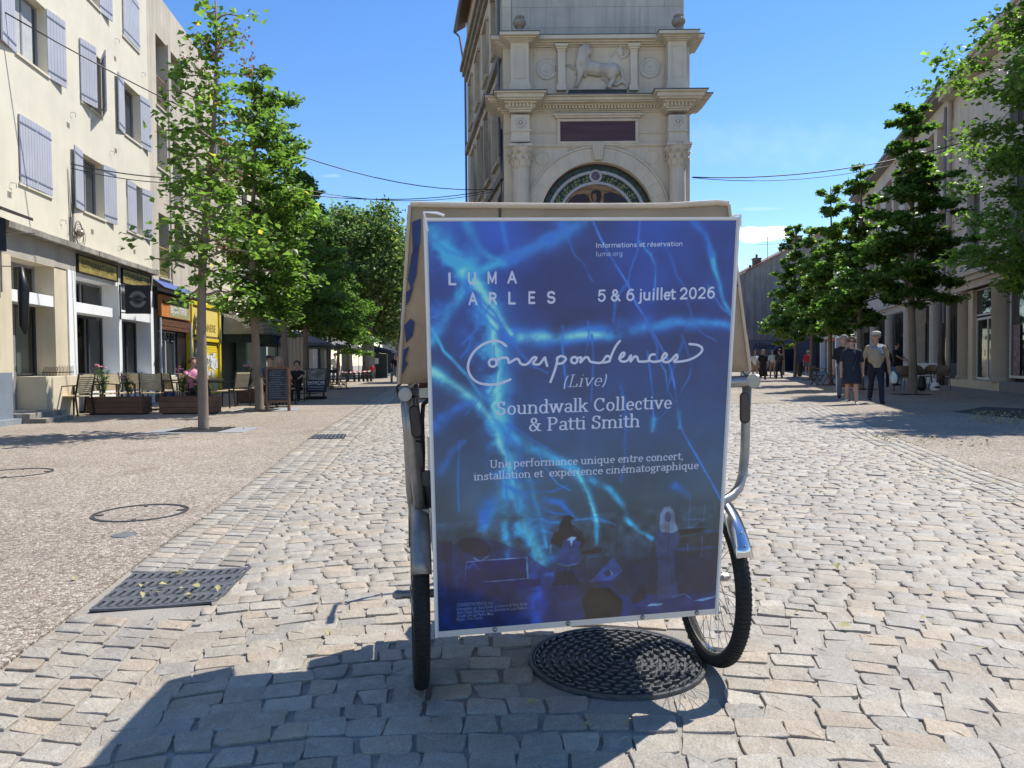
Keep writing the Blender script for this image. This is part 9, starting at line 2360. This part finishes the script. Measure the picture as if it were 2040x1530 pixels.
person('grey haired person in black shirt and blue jeans, walking behind the black dress', XY(1681, 19.8), -.3, 1.70, blk, denim, blk, hair_g, .012, .12, w=1.1, fingers=True)
# terrace, far walkers
person('waiter in black standing in the dark doorway by the white columns', XY(1786, 31), .6, 1.76, blk, blk, blk, hair_d, .02, 0, armbare=True, lhand=(.2, -.32, 1.05), rhand=(-.16, -.34, 1.08))
person('dark clothed person with long black hair beside the doorway waiter', XY(1763, 29.5), -.7, 1.62, blk, blk, blk, hair_d, .02, 0, hairlen=.5, armbare=False)
person('person in white blouse and tan skirt walking before the gable building', XY(1504, 43.5), .1, 1.62, whites, tan_s, blk, hair_b, .022, .12, hairlen=.3)
t_, HC, F_, s = person('person in long black dress walking beside the white blouse', XY(1520, 42.5), -.1, 1.66, blk, blk, blk, mat('fair hair', (.30, .17, .08), .7, .2), .022, .12, hairlen=.4)
MB().lathe([(.13, 1.0), (.2, .7), (.27, .2), (.25, .2), (.15, .9)], 16, (0, 0, 0), caps=False).build('long_skirt', blk, t_, smooth='all')
person('person in white shirt and khaki shorts walking away in the right street', XY(1539, 46), PI, 1.70, whites, tan_s, blk, hair_g, .022, .12, legbare=True)
person('person in dark grey polo and navy trousers walking away in the right street', XY(1552, 44), PI + .1, 1.72, cloth('dark grey cloth', (.06, .055, .055)), navy, blk, hair_d, .022, .14)
person('person in bright red shirt and jean shorts by the shop window', XY(1609, 52), PI - .3, 1.72, cloth('red cloth', (.55, .02, .04)), denim, whites, hair_g, .022, .1, legbare=True)
person('seated person in pink T-shirt at the terrace behind the second planter', (XY(384, 19)[0], 19.0, TOP), .9, 1.72, cloth('pink cloth', (.62, .24, .34)), navy, blk, hair_b, .018, 0, seated=True, w=1.25, hairlen=.1, lhand=(.1, -.38, .82), rhand=(-.2, -.36, .80))
t_, HC, F_, s = person('seated person in dark jacket and baseball cap above the chalkboard', XY(538, 20.5), -.1, 1.80, cloth('slate cloth', (.05, .07, .11)), navy, blk, hair_b, .018, 0, seated=True, armbare=False, lhand=(.16, -.36, .80), rhand=(-.16, -.36, .80)); m = MB(); m.lathe([(.10, .05), (.105, .09), (.06, .14), (.001, .145)], 12, HC, caps=False); m.box(-.06, .06, -.2, -.07, .05, .062, Matrix.Translation(HC)); m.build('cap', navy, t_, smooth='all')
person('seated person in blue with long pale hair, right of the one in the cap', XY(556, 21), .5, 1.74, cloth('bright blue cloth', (.03, .09, .34)), blk, blk, mat('ash hair', (.30, .27, .22), .7, .2), .018, 0, seated=True, hairlen=.5, armbare=False)
person('seated person in black T-shirt leaning at the table before the pale drape', XY(592, 22.5), .1, 1.60, blk, blk, blk, hair_d, .018, 0, seated=True, lhand=(.12, -.34, .76), rhand=(-.12, -.34, .76))
for px_, Y, h_, tm_, lb in ((786, 62, 1.75, navy, 'tiny person in navy far down the left street beside the hood'), (790, 60, 1.66, blk, 'tiny person in black far down the left street at the hood edge'), (668, 44, 1.7, whites, 'distant person in white standing behind the red tape'), (742, 52, 1.1, MATS['red cloth'], 'small distant figure in red beyond the bollards')):
    person(lb, XY(px_, Y), .3, h_, tm_, denim, blk, hair_d, .03, .1)
# seats under the seated figures so that each rests on something
for px_, Y, rz, lb in ((384, 19.05, .9 , 'woven chair carrying the person in pink'), (538, 20.55, -.1, 'woven chair carrying the person in the cap'), (556, 21.05, .5, 'woven chair carrying the person in blue'), (592, 22.55, .1, 'woven chair carrying the person in black at the drape')): copy_tree(c0, XY(px_, Y), rz, lb, 'terrace chairs')
